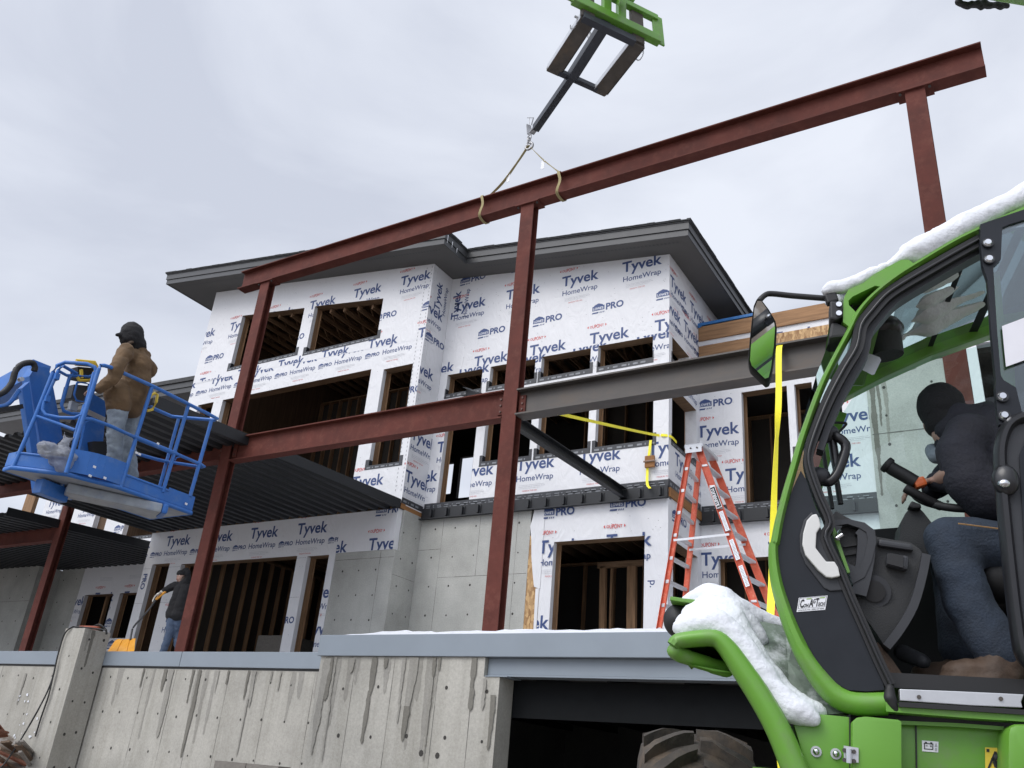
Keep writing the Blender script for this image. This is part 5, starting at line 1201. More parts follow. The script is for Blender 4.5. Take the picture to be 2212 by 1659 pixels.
mb.box((min(A0.x, C0.x)-.07, ya-.05, ztp-.02), (max(A0.x, C0.x)+.09, yb_+.04, ztp+.045), 'alu'); mb.build('top_cap', lad, bevel=.015)
mb = MB(); mb.box((min(A0.x, C0.x)-.05, ya-.056, ztp-.09), (max(A0.x, C0.x)+.07, ya-.051, ztp-.0), 'alu')
for dx in (-.03, .06): mb.cyl((cxm+dx, ya-.066, ztp-.03), (cxm+dx, ya-.056, ztp-.03), .012, 'raw_steel', 8)
mb.build('bracket', lad)
zsp = la(600, 1010).z
for yy, (P0, P1), (Q0, Q1) in ((ya-.02, (A0, A1), (C0, C1)), (yb_-.04, (B0, B1), (D0, D1))):
    mb = MB(); a, b = on(P0, P1, zsp), on(Q0, Q1, zsp+.03); a.y = b.y = yy; mb.bar(a, b, .004, .03, 'alu', up=(0, 0, 1)); mb.build('spreader', lad)
dC = (C1-C0).normalized(); sdC = Vector((dC.z, 0, -dC.x))
def sticker(t0, t1, wd, mname, name, lift=.031, words=None):
    P0 = C0+dC*t0; P1 = C0+dC*t1; mb = MB(); o = Vector((0, -lift, 0)); s_ = sdC*wd/2
    q = [P0-s_+o, P1-s_+o, P1+s_+o, P0+s_+o]; mb.poly(q, mname)
    if words:
        L = t1-t0
        for t in place(glyphs(words, .03), 0, 0, L*.86): mb.poly([P0+dC*(L*.08+a)+sdC*(b*1.15-.012)*1.0+o-Vector((0, .002, 0)) for a, b in t][::-1], 'print_white')
    elif mname == 'print_white':
        n = int((t1-t0)/.018)
        for k in range(1, n): c = P0+dC*((t1-t0)*k/n)+o-Vector((0, .002, 0)); w2 = sdC*wd*.4*random.uniform(.5, 1); h2 = dC*.003; mb.poly([c-w2-h2, c-w2+h2, c+w2+h2, c+w2-h2], 'grey_ink')
    mb.build(name, lad)
Lr = (C1-C0).length; tt = lambda y: (la(565+(965-565)*(y-392)/1108, y)-C0).length
sticker(tt(668)-.01, tt(800)+.01, .078, 'print_white', 'plate_edge', .0305); sticker(tt(668), tt(800), .066, 'black_rubber', 'name_plate', .033, 'LOUISVILLE')
for a, b in ((830, 960), (1020, 1155), (1195, 1335)): sticker(tt(a), tt(b), .055, 'print_white', 'sticker')
# ------------------------------------------------------------------ yellow straps, slings
mat('strap_yellow', (.88, .78, .03), .6, var=.06, scale=30)
mat('sling_web', (.30, .25, .12), .8, var=.2, scale=20)
mat('galvanised', (.33, .33, .34), .45, metal=.6, var=.2)
def ribbon(path, wd, mname, normals, sm=6, th=.003):
    P = catmull(path, sm); n = len(P); mb = MB(); v = []
    m_ = len(path)
    for i, p in enumerate(P):
        t = i/(n-1)*(m_-1); k = min(int(t), m_-2); f = t-k
        s = Vector(normals[k]).lerp(Vector(normals[k+1]), f).normalized(); d = (P[min(i+1, n-1)]-P[max(i-1, 0)]).normalized()
        nn = s.cross(d).normalized()*th
        v += [p-s*wd/2-nn, p+s*wd/2-nn, p+s*wd/2+nn, p-s*wd/2+nn]
    mb.add(v, [(i*4+j, i*4+(j+1) % 4, i*4+4+(j+1) % 4, i*4+4+j) for i in range(n-1) for j in range(4)]+[(0, 1, 2, 3), ((n-1)*4+3, (n-1)*4+2, (n-1)*4+1, (n-1)*4)], mname); return mb
X1 = (1, 0, 0)
s0 = at(1683, 752, Y=YF-.15); pY = lambda x, y, Y: at(x, y, Y=Y)
path = [Vector((s0.x, YF+.1, 6.93)), s0+Vector((0, .0, .0)), pY(1682, 860, 9.75), pY(1678, 945, 9.55), pY(1672, 1080, 9.25), pY(1668, 1250, 8.85), pY(1664, 1345, 8.55), pY(1668, 1450, 8.2), pY(1684, 1600, 7.85), pY(1694, 1700, 7.7)]
mb = ribbon(path, .075, 'strap_yellow', [X1, X1, (1, .2, 0), (.22, .95, 0), (.62, .75, 0), (1, .2, 0), (1, 0, 0), (1, .1, 0), (.8, .5, 0), (.8, .5, 0)])
tag(mb.build('ratchet_strap', smooth=1), 'wide yellow strap hanging from the bare grey beam past the ladder', 'strap')
mb = ribbon([pY(1205, 893, YF+.1), at(*c5(1200, 1430), Y=12.2), at(*c5(1420, 1478), Y=14.2), at(*c5(1535, 1500), Y=14.95), Vector((XB1-.1, YB-.03, at(*c5(1600, 1500), Y=15).z)), Vector((XB1+.03, YB+.05, at(*c5(1600, 1500), Y=15).z-.02)), Vector((XB1+.05, YB+.3, at(*c5(1600, 1500), Y=15).z-.05))], .055, 'strap_yellow', [(0, .1, 1)]*7)
tag(mb.build('ratchet_strap', smooth=1), 'thin yellow strap stretched from the grey beam to the white corner post', 'strap')
t0 = at(*cd(245, 345), Y=YB-.03); t1 = at(*cd(222, 560), Y=YB-.06); t2 = at(*cd(240, 670), Y=YB-.2)
st_ = thing('strap_tail', 'loose yellow strap end with ratchet hanging on the white wall below the corner post', 'strap', tuple(t2))
ribbon([t0, at(*cd(235, 430), Y=YB-.05), at(*cd(225, 490), Y=YB-.06), t1, at(*cd(222, 640), Y=YB-.12), t2], .055, 'strap_yellow', [X1]*6).build('webbing', st_, smooth=1)
mb = MB(); r0 = at(*cd(240, 490), Y=YB-.07); mb.box(r0-Vector((.1, .03, .12)), r0+Vector((.1, .02, .12)), 'rim_board'); mb.cyl(r0-Vector((.12, .04, 0)), r0+Vector((.12, -.04, 0)), .02, 'galvanised', 8); mb.build('ratchet', st_, bevel=.005)
# slings round the lifted beam
hk = at(*c6(566, 1052), Y=YF)
zt_b, zb_b = ZTB+.424, ZTB+.004
def sling(xs, label, tagpx, up_pts):
    t = thing('lifting_sling', label, 'sling', (xs, YF, zb_b), 'slings on the lifted beam')
    yf_ = YF-.13; x = xs
    ribbon([hk]+up_pts+[Vector((x, YF-.02, zt_b+.02)), Vector((x-.02, yf_, zt_b+.004)), Vector((x+.03, yf_-.015, zt_b-.2)), Vector((x-.02, yf_, zb_b-.006)), Vector((x-.0, YF+.12, zb_b-.01)), Vector((x, YF+.13, zt_b+.01)), Vector((x, YF+.02, zt_b+.02))], .05, 'sling_web', [(0, 1, 0)]+[(0.5, 1, 0) if i % 2 else (.2, .8, .4) for i in range(len(up_pts))]+[X1]*7).build('webbing', t, smooth=1)
    a = at(*c6(*tagpx), Y=YF); mb = MB(); mb.box(a-Vector((.03, .01, .16)), a+Vector((.035, -.005, .02)), 'print_white'); mb.build('tag', t)
s1x = at(*c6(262, 1440), Y=YF).x; s2x = at(*c6(815, 1262), Y=YF).x
sling(s1x, 'left leg of the yellow web sling, tied left of the middle column', (420, 1265), [at(*c6(480, 1180), Y=YF), at(*c6(370, 1330), Y=YF-.02)])
sling(s2x, 'right leg of the yellow web sling, tied right of the middle column', (670, 1170), [at(*c6(670, 1155), Y=YF), at(*c6(745, 1215), Y=YF-.01)])
hook = thing('lifting_hook', 'steel chain links and hook joining the jib tip to the two yellow slings', 'hook', tuple(hk))
jt = at(*c6(570, 985), Y=YF)
for i in range(3):
    c = jt.lerp(hk, (i+.6)/3.4); mb = MB(); ang = (i % 2)*math.pi/2
    ring = [c+Vector((math.cos(a)*.035*math.cos(ang), math.cos(a)*.035*math.sin(ang), math.sin(a)*.06)) for a in [2*math.pi*k/14 for k in range(15)]]
    mb.tube(ring, .013, 'galvanised', 6, caps=False); mb.build('chain_link', hook, smooth=1)
mb = MB(); mb.tube([hk+Vector((0, 0, .1)), hk+Vector((0, 0, .06)), hk+Vector((.07, 0, .02)), hk+Vector((.075, 0, -.06)), hk+Vector((.0, 0, -.09)), hk+Vector((-.06, 0, -.05)), hk+Vector((-.055, 0, .01))], .022, 'galvanised', 8, smooth_path=4, radii=None); mb.build('hook', hook, smooth=1)
# ------------------------------------------------------------------ cables on the pilaster, debris, blocks
mat('cable_orange', (.33, .09, .05), .6); mat('cable_black', (.015, .015, .016), .55)
pc = lambda x, y, Y: at(*c2(x, y), Y=Y)
mb = MB(); mb.tube([pc(640, 832, 9.4), pc(560, 822, 9.3), pc(460, 812, YP+.05), pc(425, 818, YP-.02), pc(385, 860, YP-.04), pc(345, 990, YP-.05), pc(312, 1130, YP-.05), pc(250, 1270, YP-.1), pc(130, 1480, YP-.2), pc(20, 1640, YP-.4), pc(-60, 1700, YP-.6)], .014, 'cable_black', 6, smooth_path=5)
tag(mb.build('cable', smooth=1), 'black cable running from the pilaster top down across the debris at the left', 'cable')
mb = MB(); mb.tube([pc(340, 1010, YP-.055), pc(316, 1120, YP-.06), pc(290, 1230, YP-.05), pc(245, 1360, YP-.04), pc(212, 1470, YP-.03)], .013, 'cable_black', 6, smooth_path=5)
tag(mb.build('cable', smooth=1), 'short black cable end hanging down the left edge of the pilaster', 'cable')
mb = MB(); rnd = random.Random(9); pts = []
for k in range(26): a = k*.9; pts.append(Vector(((px0+px1)/2+.02+math.cos(a)*rnd.uniform(.12, .26), YP+.25+math.sin(a)*rnd.uniform(.1, .2), zt_+.02+.02*rnd.random()+.0012*k)))
mb.tube(pts, .012, 'cable_orange', 6, smooth_path=4); tag(mb.build('cable_coil', smooth=1), 'tangled orange brown cable coiled on top of the concrete pilaster', 'cable')
mb = MB(); mb.tube([(px1-.16, YP+.2, zt_+.03), (px1-.02, YP+.25, zt_+.1), (px1+.1, YP+.32, zt_+.03), (px1+.12, YP+.35, zt_-.05)], .018, 'cable_black', 6, smooth_path=4); tag(mb.build('hose', smooth=1), 'short black hose bent over the right edge of the pilaster top', 'hose')
mat('old_board', (.16, .11, .075), .8, var=.4, scale=5, stretch=(2, 2, 2), bump=.3); mat('grey_lath', (.23, .21, .19), .85, var=.3); mat('red_board', (.26, .10, .06), .8, var=.3)
dirs = [((-60, 1530), (160, 1640)), ((0, 1540), (200, 1630)), ((-20, 1590), (120, 1690)), ((100, 1500), (190, 1590)), ((80, 1515), (188, 1610)), ((110, 1520), (195, 1640)), ((120, 1560), (190, 1655)), ((-40, 1430), (30, 1450)), ((-30, 1400), (25, 1470)), ((0, 1640), (70, 1650)), ((30, 1500), (110, 1560)), ((130, 1495), (200, 1570))]
lab = ['rusty brown board', 'long weathered plank', 'split plank', 'grey wooden lath', 'thin grey lath', 'dark wet lath', 'narrow grey batten', 'short red board', 'broken red board', 'reddish board end', 'tan board', 'upper grey lath']
for i, ((x0, y0), (x1, y1)) in enumerate(dirs):
    Y0 = 9.1-.05*(i % 4); p = pc(x0, y0, Y0-.3); q = pc(x1, y1, Y0+.25)
    mn = 'red_board' if i in (0, 7, 8, 9) else 'grey_lath' if i in (3, 4, 6, 11) else 'old_board'
    mb = MB(); mb.bar(p, q, .13 if mn != 'grey_lath' else .05, .03, mn, up=(.1, -.4, 1)); tag(mb.build('board'), lab[i]+' in the snowy rubble heap at the lower left', 'board', 'boards in the rubble heap')
rb = MB(); rnd = random.Random(31); vs = []; n = 46
def rubz(x, y): 
    t = max(0, 1-abs(x+16.6)/2.6); return .9+.66*t*max(0, min(1, (y-7.4)/2.0))+.09*noise.noise(Vector((x*3, y*3, 0)))+.05*noise.noise(Vector((x*9, y*9, 2)))
gx = [-20+6*i/n for i in range(n+1)]; gy = [7.0+2.72*j/20 for j in range(21)]
rb.add([(x, y, rubz(x, y)-(.4 if x > -14.95 else 0)) for y in gy for x in gx], [(j*(n+1)+i, j*(n+1)+i+1, (j+1)*(n+1)+i+1, (j+1)*(n+1)+i) for j in range(20) for i in range(n)], 'dirt_ground')
tag(rb.build('rubble', smooth=1), 'heap of snowy soil and rubble against the left retaining wall', 'rubble', kind='stuff')
mat('block_grey', (.20, .185, .165), .95, var=.15, scale=20, bump=.6, bscale=90)
def block(x, y, z, yaw, label):
    mb = MB(); L, W_, H = .40, .20, .20
    outer = [(-L/2, -W_/2), (L/2, -W_/2), (L/2, W_/2), (-L/2, W_/2)]; hl = [[(cx-.072, -.062), (cx-.072, .062), (cx+.072, .062), (cx+.072, -.062)] for cx in (-.095, .095)]
    M3 = rotz(yaw); mb.prism([outer]+hl, lambda u, v, w: Vector((x, y, z))+M3 @ Vector((u, v, w)), H, 0, 'block_grey'); o = mb.build('concrete_block'); tag(o, label, 'block', 'concrete blocks')
bz = 1.33; b0 = at(*c2(1420, 1625), Z=bz+.2); yaw = R(8)
for k, lb_ in enumerate(('left hollow grey concrete block of the pair before the retaining wall', 'right hollow grey concrete block of the pair before the retaining wall')):
    for lv in range(1): block(b0.x+.41*k*math.cos(yaw), b0.y+.41*k*math.sin(yaw), bz, yaw, lb_)
pal = MB(); pal.box((b0.x-.35, b0.y-.3, .3), (b0.x+.8, b0.y+.5, bz-.003), 'old_board'); tag(pal.build('pallet'), 'wooden pallet stack carrying the concrete blocks', 'pallet')
mb = MB(); e0 = at(*cq(1220, 1420), Y=16.0); mb.box((e0.x, 16, ZT), (e0.x+1.1, 16.9, e0.z), 'block_grey'); tag(mb.build('equipment_box', bevel=.02), 'grey equipment box standing inside the dark lower room', 'box')
# ------------------------------------------------------------------ green telehandler in the foreground
mat('loader_green', (.120, .300, .034), .40, var=.06, scale=2.2, spec=.45, coat=.12, dirt=(.16, .20, .11), dirt_amt=.6, dirt_scale=5, bump=.03, bscale=9)
mat('panel_grey', (.022, .0245, .030), .36, var=.12, spec=.18)
mat('frame_grey', (.038, .040, .045), .5, var=.12, spec=.35)
mat('seal_black', (.010, .010, .011), .55)
mat('seal_gloss', (.014, .014, .016), .3)
mat('off_white', (.60, .60, .58), .5, var=.04)
mat('dash_grey', (.024, .025, .026), .65, var=.2, bump=.2, bscale=200)
mat('mud_tyre', (.050, .043, .036), .9, var=.4, scale=7, bump=.9, bscale=16, dirt=(.125, .09, .06), dirt_amt=.95, dirt_scale=4)
mat('sticker_yellow', (.72, .53, .05), .5); mat('sticker_green', (.25, .42, .06), .5); mat('black_print', (.015, .015, .017), .6)
mat('chrome', (.62, .63, .65), .18, metal=1, var=.04); mat('fork_steel', (.095, .083, .072), .75, metal=.2, var=.35, scale=3, dirt=(.16, .115, .075), dirt_amt=.7, dirt_scale=2.5, bump=.25); mat('jib_steel', (.028, .032, .042), .5, var=.15)
mat('orange_part', (.62, .13, .03), .5); mat('paper', (.66, .66, .70), .7, var=.04)
mat('slush', (.16, .20, .16), .35, var=.5, scale=9, bump=.5, bscale=20, dirt=(.75, .78, .8), dirt_amt=.9, dirt_scale=7)
mt, t_, n_, l_ = nodes_of('mirror'); n_['Principled BSDF'].inputs['Metallic'].default_value = 1; n_['Principled BSDF'].inputs['Roughness'].default_value = .02; n_['Principled BSDF'].inputs['Base Color'].default_value = (.8, .82, .82, 1); MATS['mirror'] = mt
glass_mat('tinted_glass', (.70, .85, .82), .05); glass_mat('roof_glass', (.09, .15, .15), .03); glass_mat('door_glass', (.62, .68, .72), .12)
H3, N3 = Vector((.958, .287, 0)).normalized(), Vector((-.287, .958, 0)).normalized()
P0 = O0+sight(1941, 1490)*3.0
def cab(px, py, w=0.0): return atp(px, py, P0+N3*w, N3)
def C5(x, y, w=0.0): return cab(*cr5(x, y), w)
def C7(x, y, w=0.0): return cab(*c7(x, y), w)
def C8(x, y, w=0.0): return cab(*c8(x, y), w)
def CG(x, y, w=0.0): return cab(*cg(x, y), w)
def C9(x, y, w=0.0): return cab(*cr9(x, y), w)
def loc2(p): return ((p-P0).dot(H3), p.z-P0.z)
def fr3(u, v, w): return P0+H3*u+N3*w+Vector((0, 0, v))
GZ = .34
tele = thing('telehandler', 'bright green telehandler with snow on it, its boom reaching over the steel frame', 'telehandler', tuple(Vector((P0.x, P0.y, GZ))+N3*.9))
tele['_base'] = tuple(Vector((P0.x, P0.y, GZ))+N3*.9); tele.location = tele['_base']
def strip(pts, wds, w0, w1, mname, name, sm=3, parent=None, bevel=.004, rnd_=False):
    """band lying in the cab side plane: centre line points (world, at w=0) with widths, extruded w0..w1"""
    P = [Vector((*loc2(p), 0)) for p in pts]; ws = list(wds)
    if sm > 1:
        k = len(P); P2 = catmull(P, sm); W2 = []
        for i in range(len(P2)): t = i/(len(P2)-1)*(k-1); a = min(int(t), k-2); W2.append(ws[a]+(ws[a+1]-ws[a])*(t-a))
        P, ws = P2, W2
    L = []; Rr = []
    for i, p in enumerate(P):
        d = (P[min(i+1, len(P)-1)]-P[max(i-1, 0)]).normalized(); nn = Vector((-d.y, d.x, 0))*ws[i]/2; L.append(p+nn); Rr.append(p-nn)
    mb = MB(); n = len(P); wm = (w0+w1)/2; v = []
    for i in range(n):
        l, r = L[i], Rr[i]; c = (l+r)/2
        if rnd_:   # rounded tube-like section
            for a in range(10):
                an = 2*math.pi*a/10; q = c+(l-r)/2*math.cos(an); v.append(fr3(q.x, q.y, wm+(w1-w0)/2*math.sin(an)))
        else: v += [fr3(l.x, l.y, w0), fr3(r.x, r.y, w0), fr3(r.x, r.y, w1), fr3(l.x, l.y, w1)]
    k = 10 if rnd_ else 4
    mb.add(v, [(i*k+j, i*k+(j+1) % k, (i+1)*k+(j+1) % k, (i+1)*k+j) for i in range(n-1) for j in range(k)]+[tuple(range(k-1, -1, -1)), tuple((n-1)*k+j for j in range(k))], mname)
    return mb.build(name, parent or tele, smooth=.9 if rnd_ else .5, bevel=0)
def plate(loops, w0, w1, mname, name, side=None, parent=None, bevel=0.0, smooth=None):
    mb = MB(); mb.prism([[loc2(p) for p in lp] for lp in loops], fr3, w0, w1, mname, side=side); return mb.build(name, parent or tele, bevel=bevel, smooth=smooth)
# ---- cab side: green outer tube from the roof round the nose to the sill
gpts = [C5(2400, 215), C5(2212, 292), C5(1900, 425), C5(1500, 610), C5(1100, 845), C5(850, 1000), C5(640, 1160), C5(500, 1295), C5(400, 1430), C5(318, 1600), C7(1130, 420), C7(1062, 560), C7(1000, 720), C7(945, 880), C7(905, 1020), C7(862, 1170), C7(822, 1330), C7(798, 1460), C8(790, 180), C8(790, 270), C8(808, 400), C8(850, 545), C8(905, 690), C8(975, 835), C8(1060, 955), C8(1150, 1045), C8(1260, 1085), C8(1430, 1085)]
gw_ = [.045, .042, .04, .034, .030, .028, .027, .027, .027, .027, .028, .03, .031, .032, .032, .034, .036, .038, .038, .040, .046, .052, .057, .064, .074, .080, .080, .080]
body_o = strip(gpts, gw_, -.03, .075, 'loader_green', 'cab_frame', 3, rnd_=True)
# black door aperture frame (double seal)
bpts = [C5(1760, 600), C5(1500, 740), C5(1100, 970), C5(850, 1120), C5(700, 1230), C5(560, 1390), C5(450, 1540), C7(1260, 350), C7(1190, 470), C7(1110, 620), C7(1050, 760), C7(1000, 900), C7(985, 990), C7(1010, 1090), C7(1055, 1210), C7(1110, 1345), C8(1080, 150), C8(1160, 330), C8(1230, 500), C8(1310, 680), C8(1385, 850), C8(1450, 985)]
strip(bpts, [.05, .05, .052, .05, .05, .05, .05, .05, .048, .046, .042, .038, .036, .036, .036, .036, .036, .036, .036, .036, .036, .036], -.012, .05, 'seal_black', 'door_seal', 3)
strip(bpts, [.014]*22, -.026, -.01, 'seal_gloss', 'seal_lip', 3, rnd_=True)
ipts_ = [p+H3*.036-Vector((0, 0, .012)) for p in bpts[:12]]
strip(ipts_, [.026]*12, .02, .09, 'frame_grey', 'inner_pillar', 3)
# dark lower front panel with its white grip
pan_ = [C7(943, 1045), C7(900, 1140), C7(860, 1270), C7(828, 1400), C8(815, 90), C8(808, 250), C8(828, 380), C8(876, 530), C8(950, 700), C8(1035, 850), C8(1120, 960), C8(1210, 1012), C8(1320, 1020), C8(1420, 1010), C8(1400, 930), C8(1340, 800), C8(1260, 620), C8(1180, 430), C8(1100, 240), C8(1040, 60), C7(1045, 1300), C7(1005, 1190), C7(975, 1100)]
plate([pan_], .0, .03, 'panel_grey', 'front_panel')
bz_ = [C8(1005, 2), C8(960, 50), C8(935, 140), C8(940, 230), C8(970, 300), C8(1075, 435), C8(1110, 452), C8(1190, 446), C8(1150, 330), C8(1090, 180), C8(1035, 40)]
plate([bz_], -.008, .0, 'frame_grey', 'grip_bezel', bevel=.004)
hw2 = [C8(1005, 28), C8(975, 60), C8(955, 130), C8(950, 195), C8(968, 255), C8(1040, 340), C8(1085, 378), C8(1115, 383), C8(1163, 374), C8(1152, 325), C8(1132, 292), C8(1085, 292), C8(1025, 215), C8(1030, 130), C8(1054, 92), C8(1045, 50), C8(1030, 22)]
plate([hw2], -.03, -.009, 'off_white', 'grip', bevel=.008)
mb = MB(); q = [C8(1040, 158, -.001), C8(1062, 156, -.001), C8(1060, 190, -.001), C8(1040, 192, -.001)]; mb.poly([p-N3*.002 for p in q], 'print_white'); mb.build('sticker', tele)
# dealer sticker
s4 = [C8(932, 489), C8(1095, 475), C8(1082, 556), C8(919, 569)]
mb = MB(); 
def onq(Q, a, b, off): return (Q[3]*(1-a)*(1-b)+Q[2]*a*(1-b)+Q[1]*a*b+Q[0]*(1-a)*b)-N3*off
mb.poly([onq(s4, a, b, .002) for a, b in ((0, 0), (1, 0), (1, 1), (0, 1))], 'print_white')
def bar_q(Q, a0, b0, a1, b1, mname, off=.003): mb.poly([onq(Q, a, b, off) for a, b in ((a0, b0), (a1, b0), (a1, b1), (a0, b1))], mname)
bar_q(s4, .03, .95, .97, .97, 'black_print'); bar_q(s4, .03, .22, .97, .235, 'black_print'); bar_q(s4, .03, .22, .042, .97, 'black_print'); bar_q(s4, .958, .22, .97, .97, 'black_print')
bar_q(s4, .28, .84, .46, .90, 'sticker_green'); bar_q(s4, .74, .84, .92, .90, 'sticker_green')
def txt_q(Q, txt, a, b, wd, asp, mname, bold=.03, off=.0035):
    for t in place(glyphs(txt, bold), 0, 0, 1): mb.poly([onq(Q, a+x*wd, b+y*wd*asp, off) for x, y in t], mname)
txt_q(s4, 'C', .08, .30, .13, 4.1, 'black_print'); txt_q(s4, 'ON', .21, .30, .17, 3.0, 'black_print'); txt_q(s4, 'A', .40, .30, .15, 3.9, 'black_print'); txt_q(s4, 'G', .53, .52, .08, 3.8, 'black_print'); txt_q(s4, 'T', .62, .30, .11, 4.6, 'black_print'); txt_q(s4, 'ECH', .73, .30, .21, 3.1, 'black_print')
txt_q(s4, 'conagtech.com  (406) 637-6205', .05, .07, .9, 1.6, 'black_print', .02)
mb.build('dealer_sticker', tele)
# roof corner casting with its opening
rc = [C5(255, 1500), C5(258, 1330), C5(268, 1230), C5(315, 1150), C5(480, 1078), C5(590, 985), C5(740, 905), C5(880, 832), C5(960, 830), C5(1010, 865), C5(1085, 880), C5(1060, 905), C5(850, 1020), C5(640, 1180), C5(500, 1310), C5(400, 1445), C5(330, 1560)]
rh = [C5(312, 1275), C5(355, 1228), C5(600, 1110), C5(650, 1118), C5(655, 1160), C5(560, 1265), C5(470, 1350), C5(425, 1405), C5(395, 1398), C5(318, 1320)]
plate([rc, rh], -.012, .16, 'loader_green', 'roof_bracket', bevel=0)
plate([[C5(300, 1260), C5(350, 1215), C5(610, 1095), C5(670, 1105), C5(665, 1170), C5(470, 1370), C5(400, 1420), C5(305, 1330)]], .10, .12, 'seal_black', 'lamp_recess')
# roof: near and far rails, glass roof with guard bars, far cab side
def roofline(w): return [fr3(-.12, 1.50, w), fr3(.0, 1.60, w), fr3(.2, 1.71, w), fr3(.45, 1.83, w), fr3(.75, 1.94, w), fr3(1.5, 2.05, w)]
WC = 1.02
mb = MB(); mb.sweep(roofline(WC)[1:], [(-.045, -.05), (.045, -.05), (.045, .05), (-.045, .05)], 'loader_green'); mb.build('far_roof_rail', tele, bevel=.01)
nrf = roofline(.06); frf = roofline(WC)
gl = MB(); v = [p+Vector((0, 0, .0)) for a, b in zip(nrf, frf) for p in (a, b)]; gl.add(v, [(2*i, 2*i+1, 2*i+3, 2*i+2) for i in range(5)], 'roof_glass'); gl.build('roof_glass', tele)
for k in range(7):
    t = k/6; a = fr3(-.02+.22*k, 1.66+.075*k, .07); b = fr3(-.02+.22*k, 1.66+.075*k, WC-.02); mb = MB(); mb.bar(a+Vector((0, 0, .03)), b+Vector((0, 0, .03)), .11, .02, 'panel_grey', up=(0, 0, 1)); mb.build('roof_guard_bar', tele)
mb = MB(); mb.bar(fr3(.04, 1.52, .10), fr3(.04, 1.52, WC-.3), .10, .05, 'loader_green'); mb.build('front_header', tele, bevel=.015)
mb = MB(); mb.bar(fr3(1.35, -.2, WC), fr3(1.35, 2.1, WC), .09, .09, 'loader_green', up=(1, 0, 0)); mb.build('rear_pillar', tele)
# windscreen: curved pane wrapping the nose, and far side pane
wsp = [(-.13, 1.48), (-.22, 1.25), (-.30, 1.0), (-.35, .75), (-.37, .5), (-.34, .25), (-.26, .05)]
gl = MB(); v = []
for u, vv in wsp: v += [fr3(u+.03, vv, .06), fr3(u+.14, vv, WC)]
gl.add(v, [(2*i, 2*i+1, 2*i+3, 2*i+2) for i in range(len(wsp)-1)], 'tinted_glass'); gl.build('windscreen', tele)
gl = MB(); gl.add([fr3(u+.14, vv, WC) for u, vv in wsp]+[fr3(1.3, .05, WC), fr3(1.3, 2.0, WC), fr3(.45, 1.78, WC), fr3(.1, 1.62, WC)], [tuple(range(len(wsp)+4))], 'tinted_glass'); gl.build('side_glass', tele)
mb = MB(); mb.sweep([fr3(u+.14, vv, WC) for u, vv in wsp], [(-.02, -.02), (.02, -.02), (.02, .02), (-.02, .02)], 'loader_green'); mb.build('far_pillar', tele)
# lamp unit under the roof front, small permit sticker, wipers, grab handle
mb = MB(); q = cab(*c7(1400, 250), .42); mb.ball(q, (.10, .10, .07), 'seal_gloss', 14, 10); mb.cyl(q-Vector((0, 0, .02)), q-Vector((-.01, -.01, .13)), .085, 'dash_grey', 16, .075); mb.build('work_lamp', tele, smooth=.8)
mb = MB(); q = [CG(455, 135, .3), CG(580, 180, .3), CG(592, 205, .3), CG(535, 325, .3), CG(515, 330, .3), CG(385, 262, .3)]; mb.poly(q, 'alu'); 
mb.build('permit_sticker', tele)
def rod(pts, r, name, mname='seal_black', sm=4): 
    mb = MB(); mb.tube(pts, r, mname, 8, smooth_path=sm); return mb.build(name, tele, smooth=1)
rod([C7(1100, 820, .10), C7(1145, 850, .08), C7(1185, 880, .08), C7(1198, 920, .08), C7(1160, 1040, .08), C7(1120, 1100, .08), C7(1080, 1110, .09), C7(1040, 1085, .11)], .020, 'grab_handle', 'seal_gloss'); rod([C7(1118, 850, .1), C7(1140, 990, .1), C7(1155, 1060, .1)], .018, 'grab_handle', 'seal_gloss', 2)
for q in (C7(1090, 835, .1), C7(1040, 1080, .1)): mb = MB(); mb.ball(q, (.05, .04, .04), 'frame_grey', 10, 8); mb.build('handle_mount', tele, smooth=1)
rod([C7(1110, 800, .5), C7(1120, 775, .5), C7(1195, 775, .5), C7(1195, 790, .5), C7(1150, 835, .5)], .006, 'wiper_link')
rod([CG(95, 920, .4), CG(180, 1460, .4)], .009, 'wiper', 'seal_black', 1); rod([CG(205, 1150, .42), CG(250, 1420, .42)], .012, 'wiper', 'seal_black', 1)
# dashboard hump, console, column, joysticks
def lump(name, prims, mname, vx=.018, wr=0): return body(name, prims, mname, tele, vx, 4, wr, 8)
dk = .42
plate([[C7(1112, 1275), C7(1160, 1215), C7(1215, 1250), C7(1300, 1290), C7(1360, 1335), C7(1400, 1368), C7(1600, 1402), C7(1655, 1440), C7(1690, 1510), C8(1682, 200), C8(1645, 360), C8(1585, 560), C8(1500, 660), C8(1455, 745), C8(1400, 660), C8(1330, 560), C8(1270, 430), C8(1235, 330), C8(1190, 200), C8(1140, 80)]], .13, .62, 'dash_grey', 'dashboard', bevel=.035, smooth=.9)
strip([C8(1290, 440), C8(1310, 330), C8(1330, 190), C8(1325, 90), C8(1290, 55)], [.05, .06, .065, .06, .05], .09, .2, 'frame_grey', 'dash_rib', 3)
strip([C8(1452, 740), C8(1530, 640), C8(1610, 500), C8(1660, 330), C8(1685, 200)], [.03]*5, .10, .2, 'frame_grey', 'dash_rib', 3)
plate([[C7(1130, 1290), C7(1230, 1285), C7(1320, 1305), C7(1380, 1350), C7(1388, 1420), C7(1360, 1530), C7(1320, 1620), C7(1250, 1660), C8(1210, 240), C8(1150, 100)], [C7(1150, 1322), C7(1190, 1325), C8(1150, 110), C8(1215, 245), C8(1235, 265), C7(1290, 1570), C7(1320, 1500), C7(1340, 1400), C7(1330, 1360), C7(1290, 1335), C7(1220, 1312)]], .085, .14, 'frame_grey', 'dash_pod_rim', bevel=0)
for y in (1420, 1470): strip([C7(1200, y+10), C7(1325, y-8)], [.006, .006], .12, .135, 'seal_black', 'dash_line', 1)
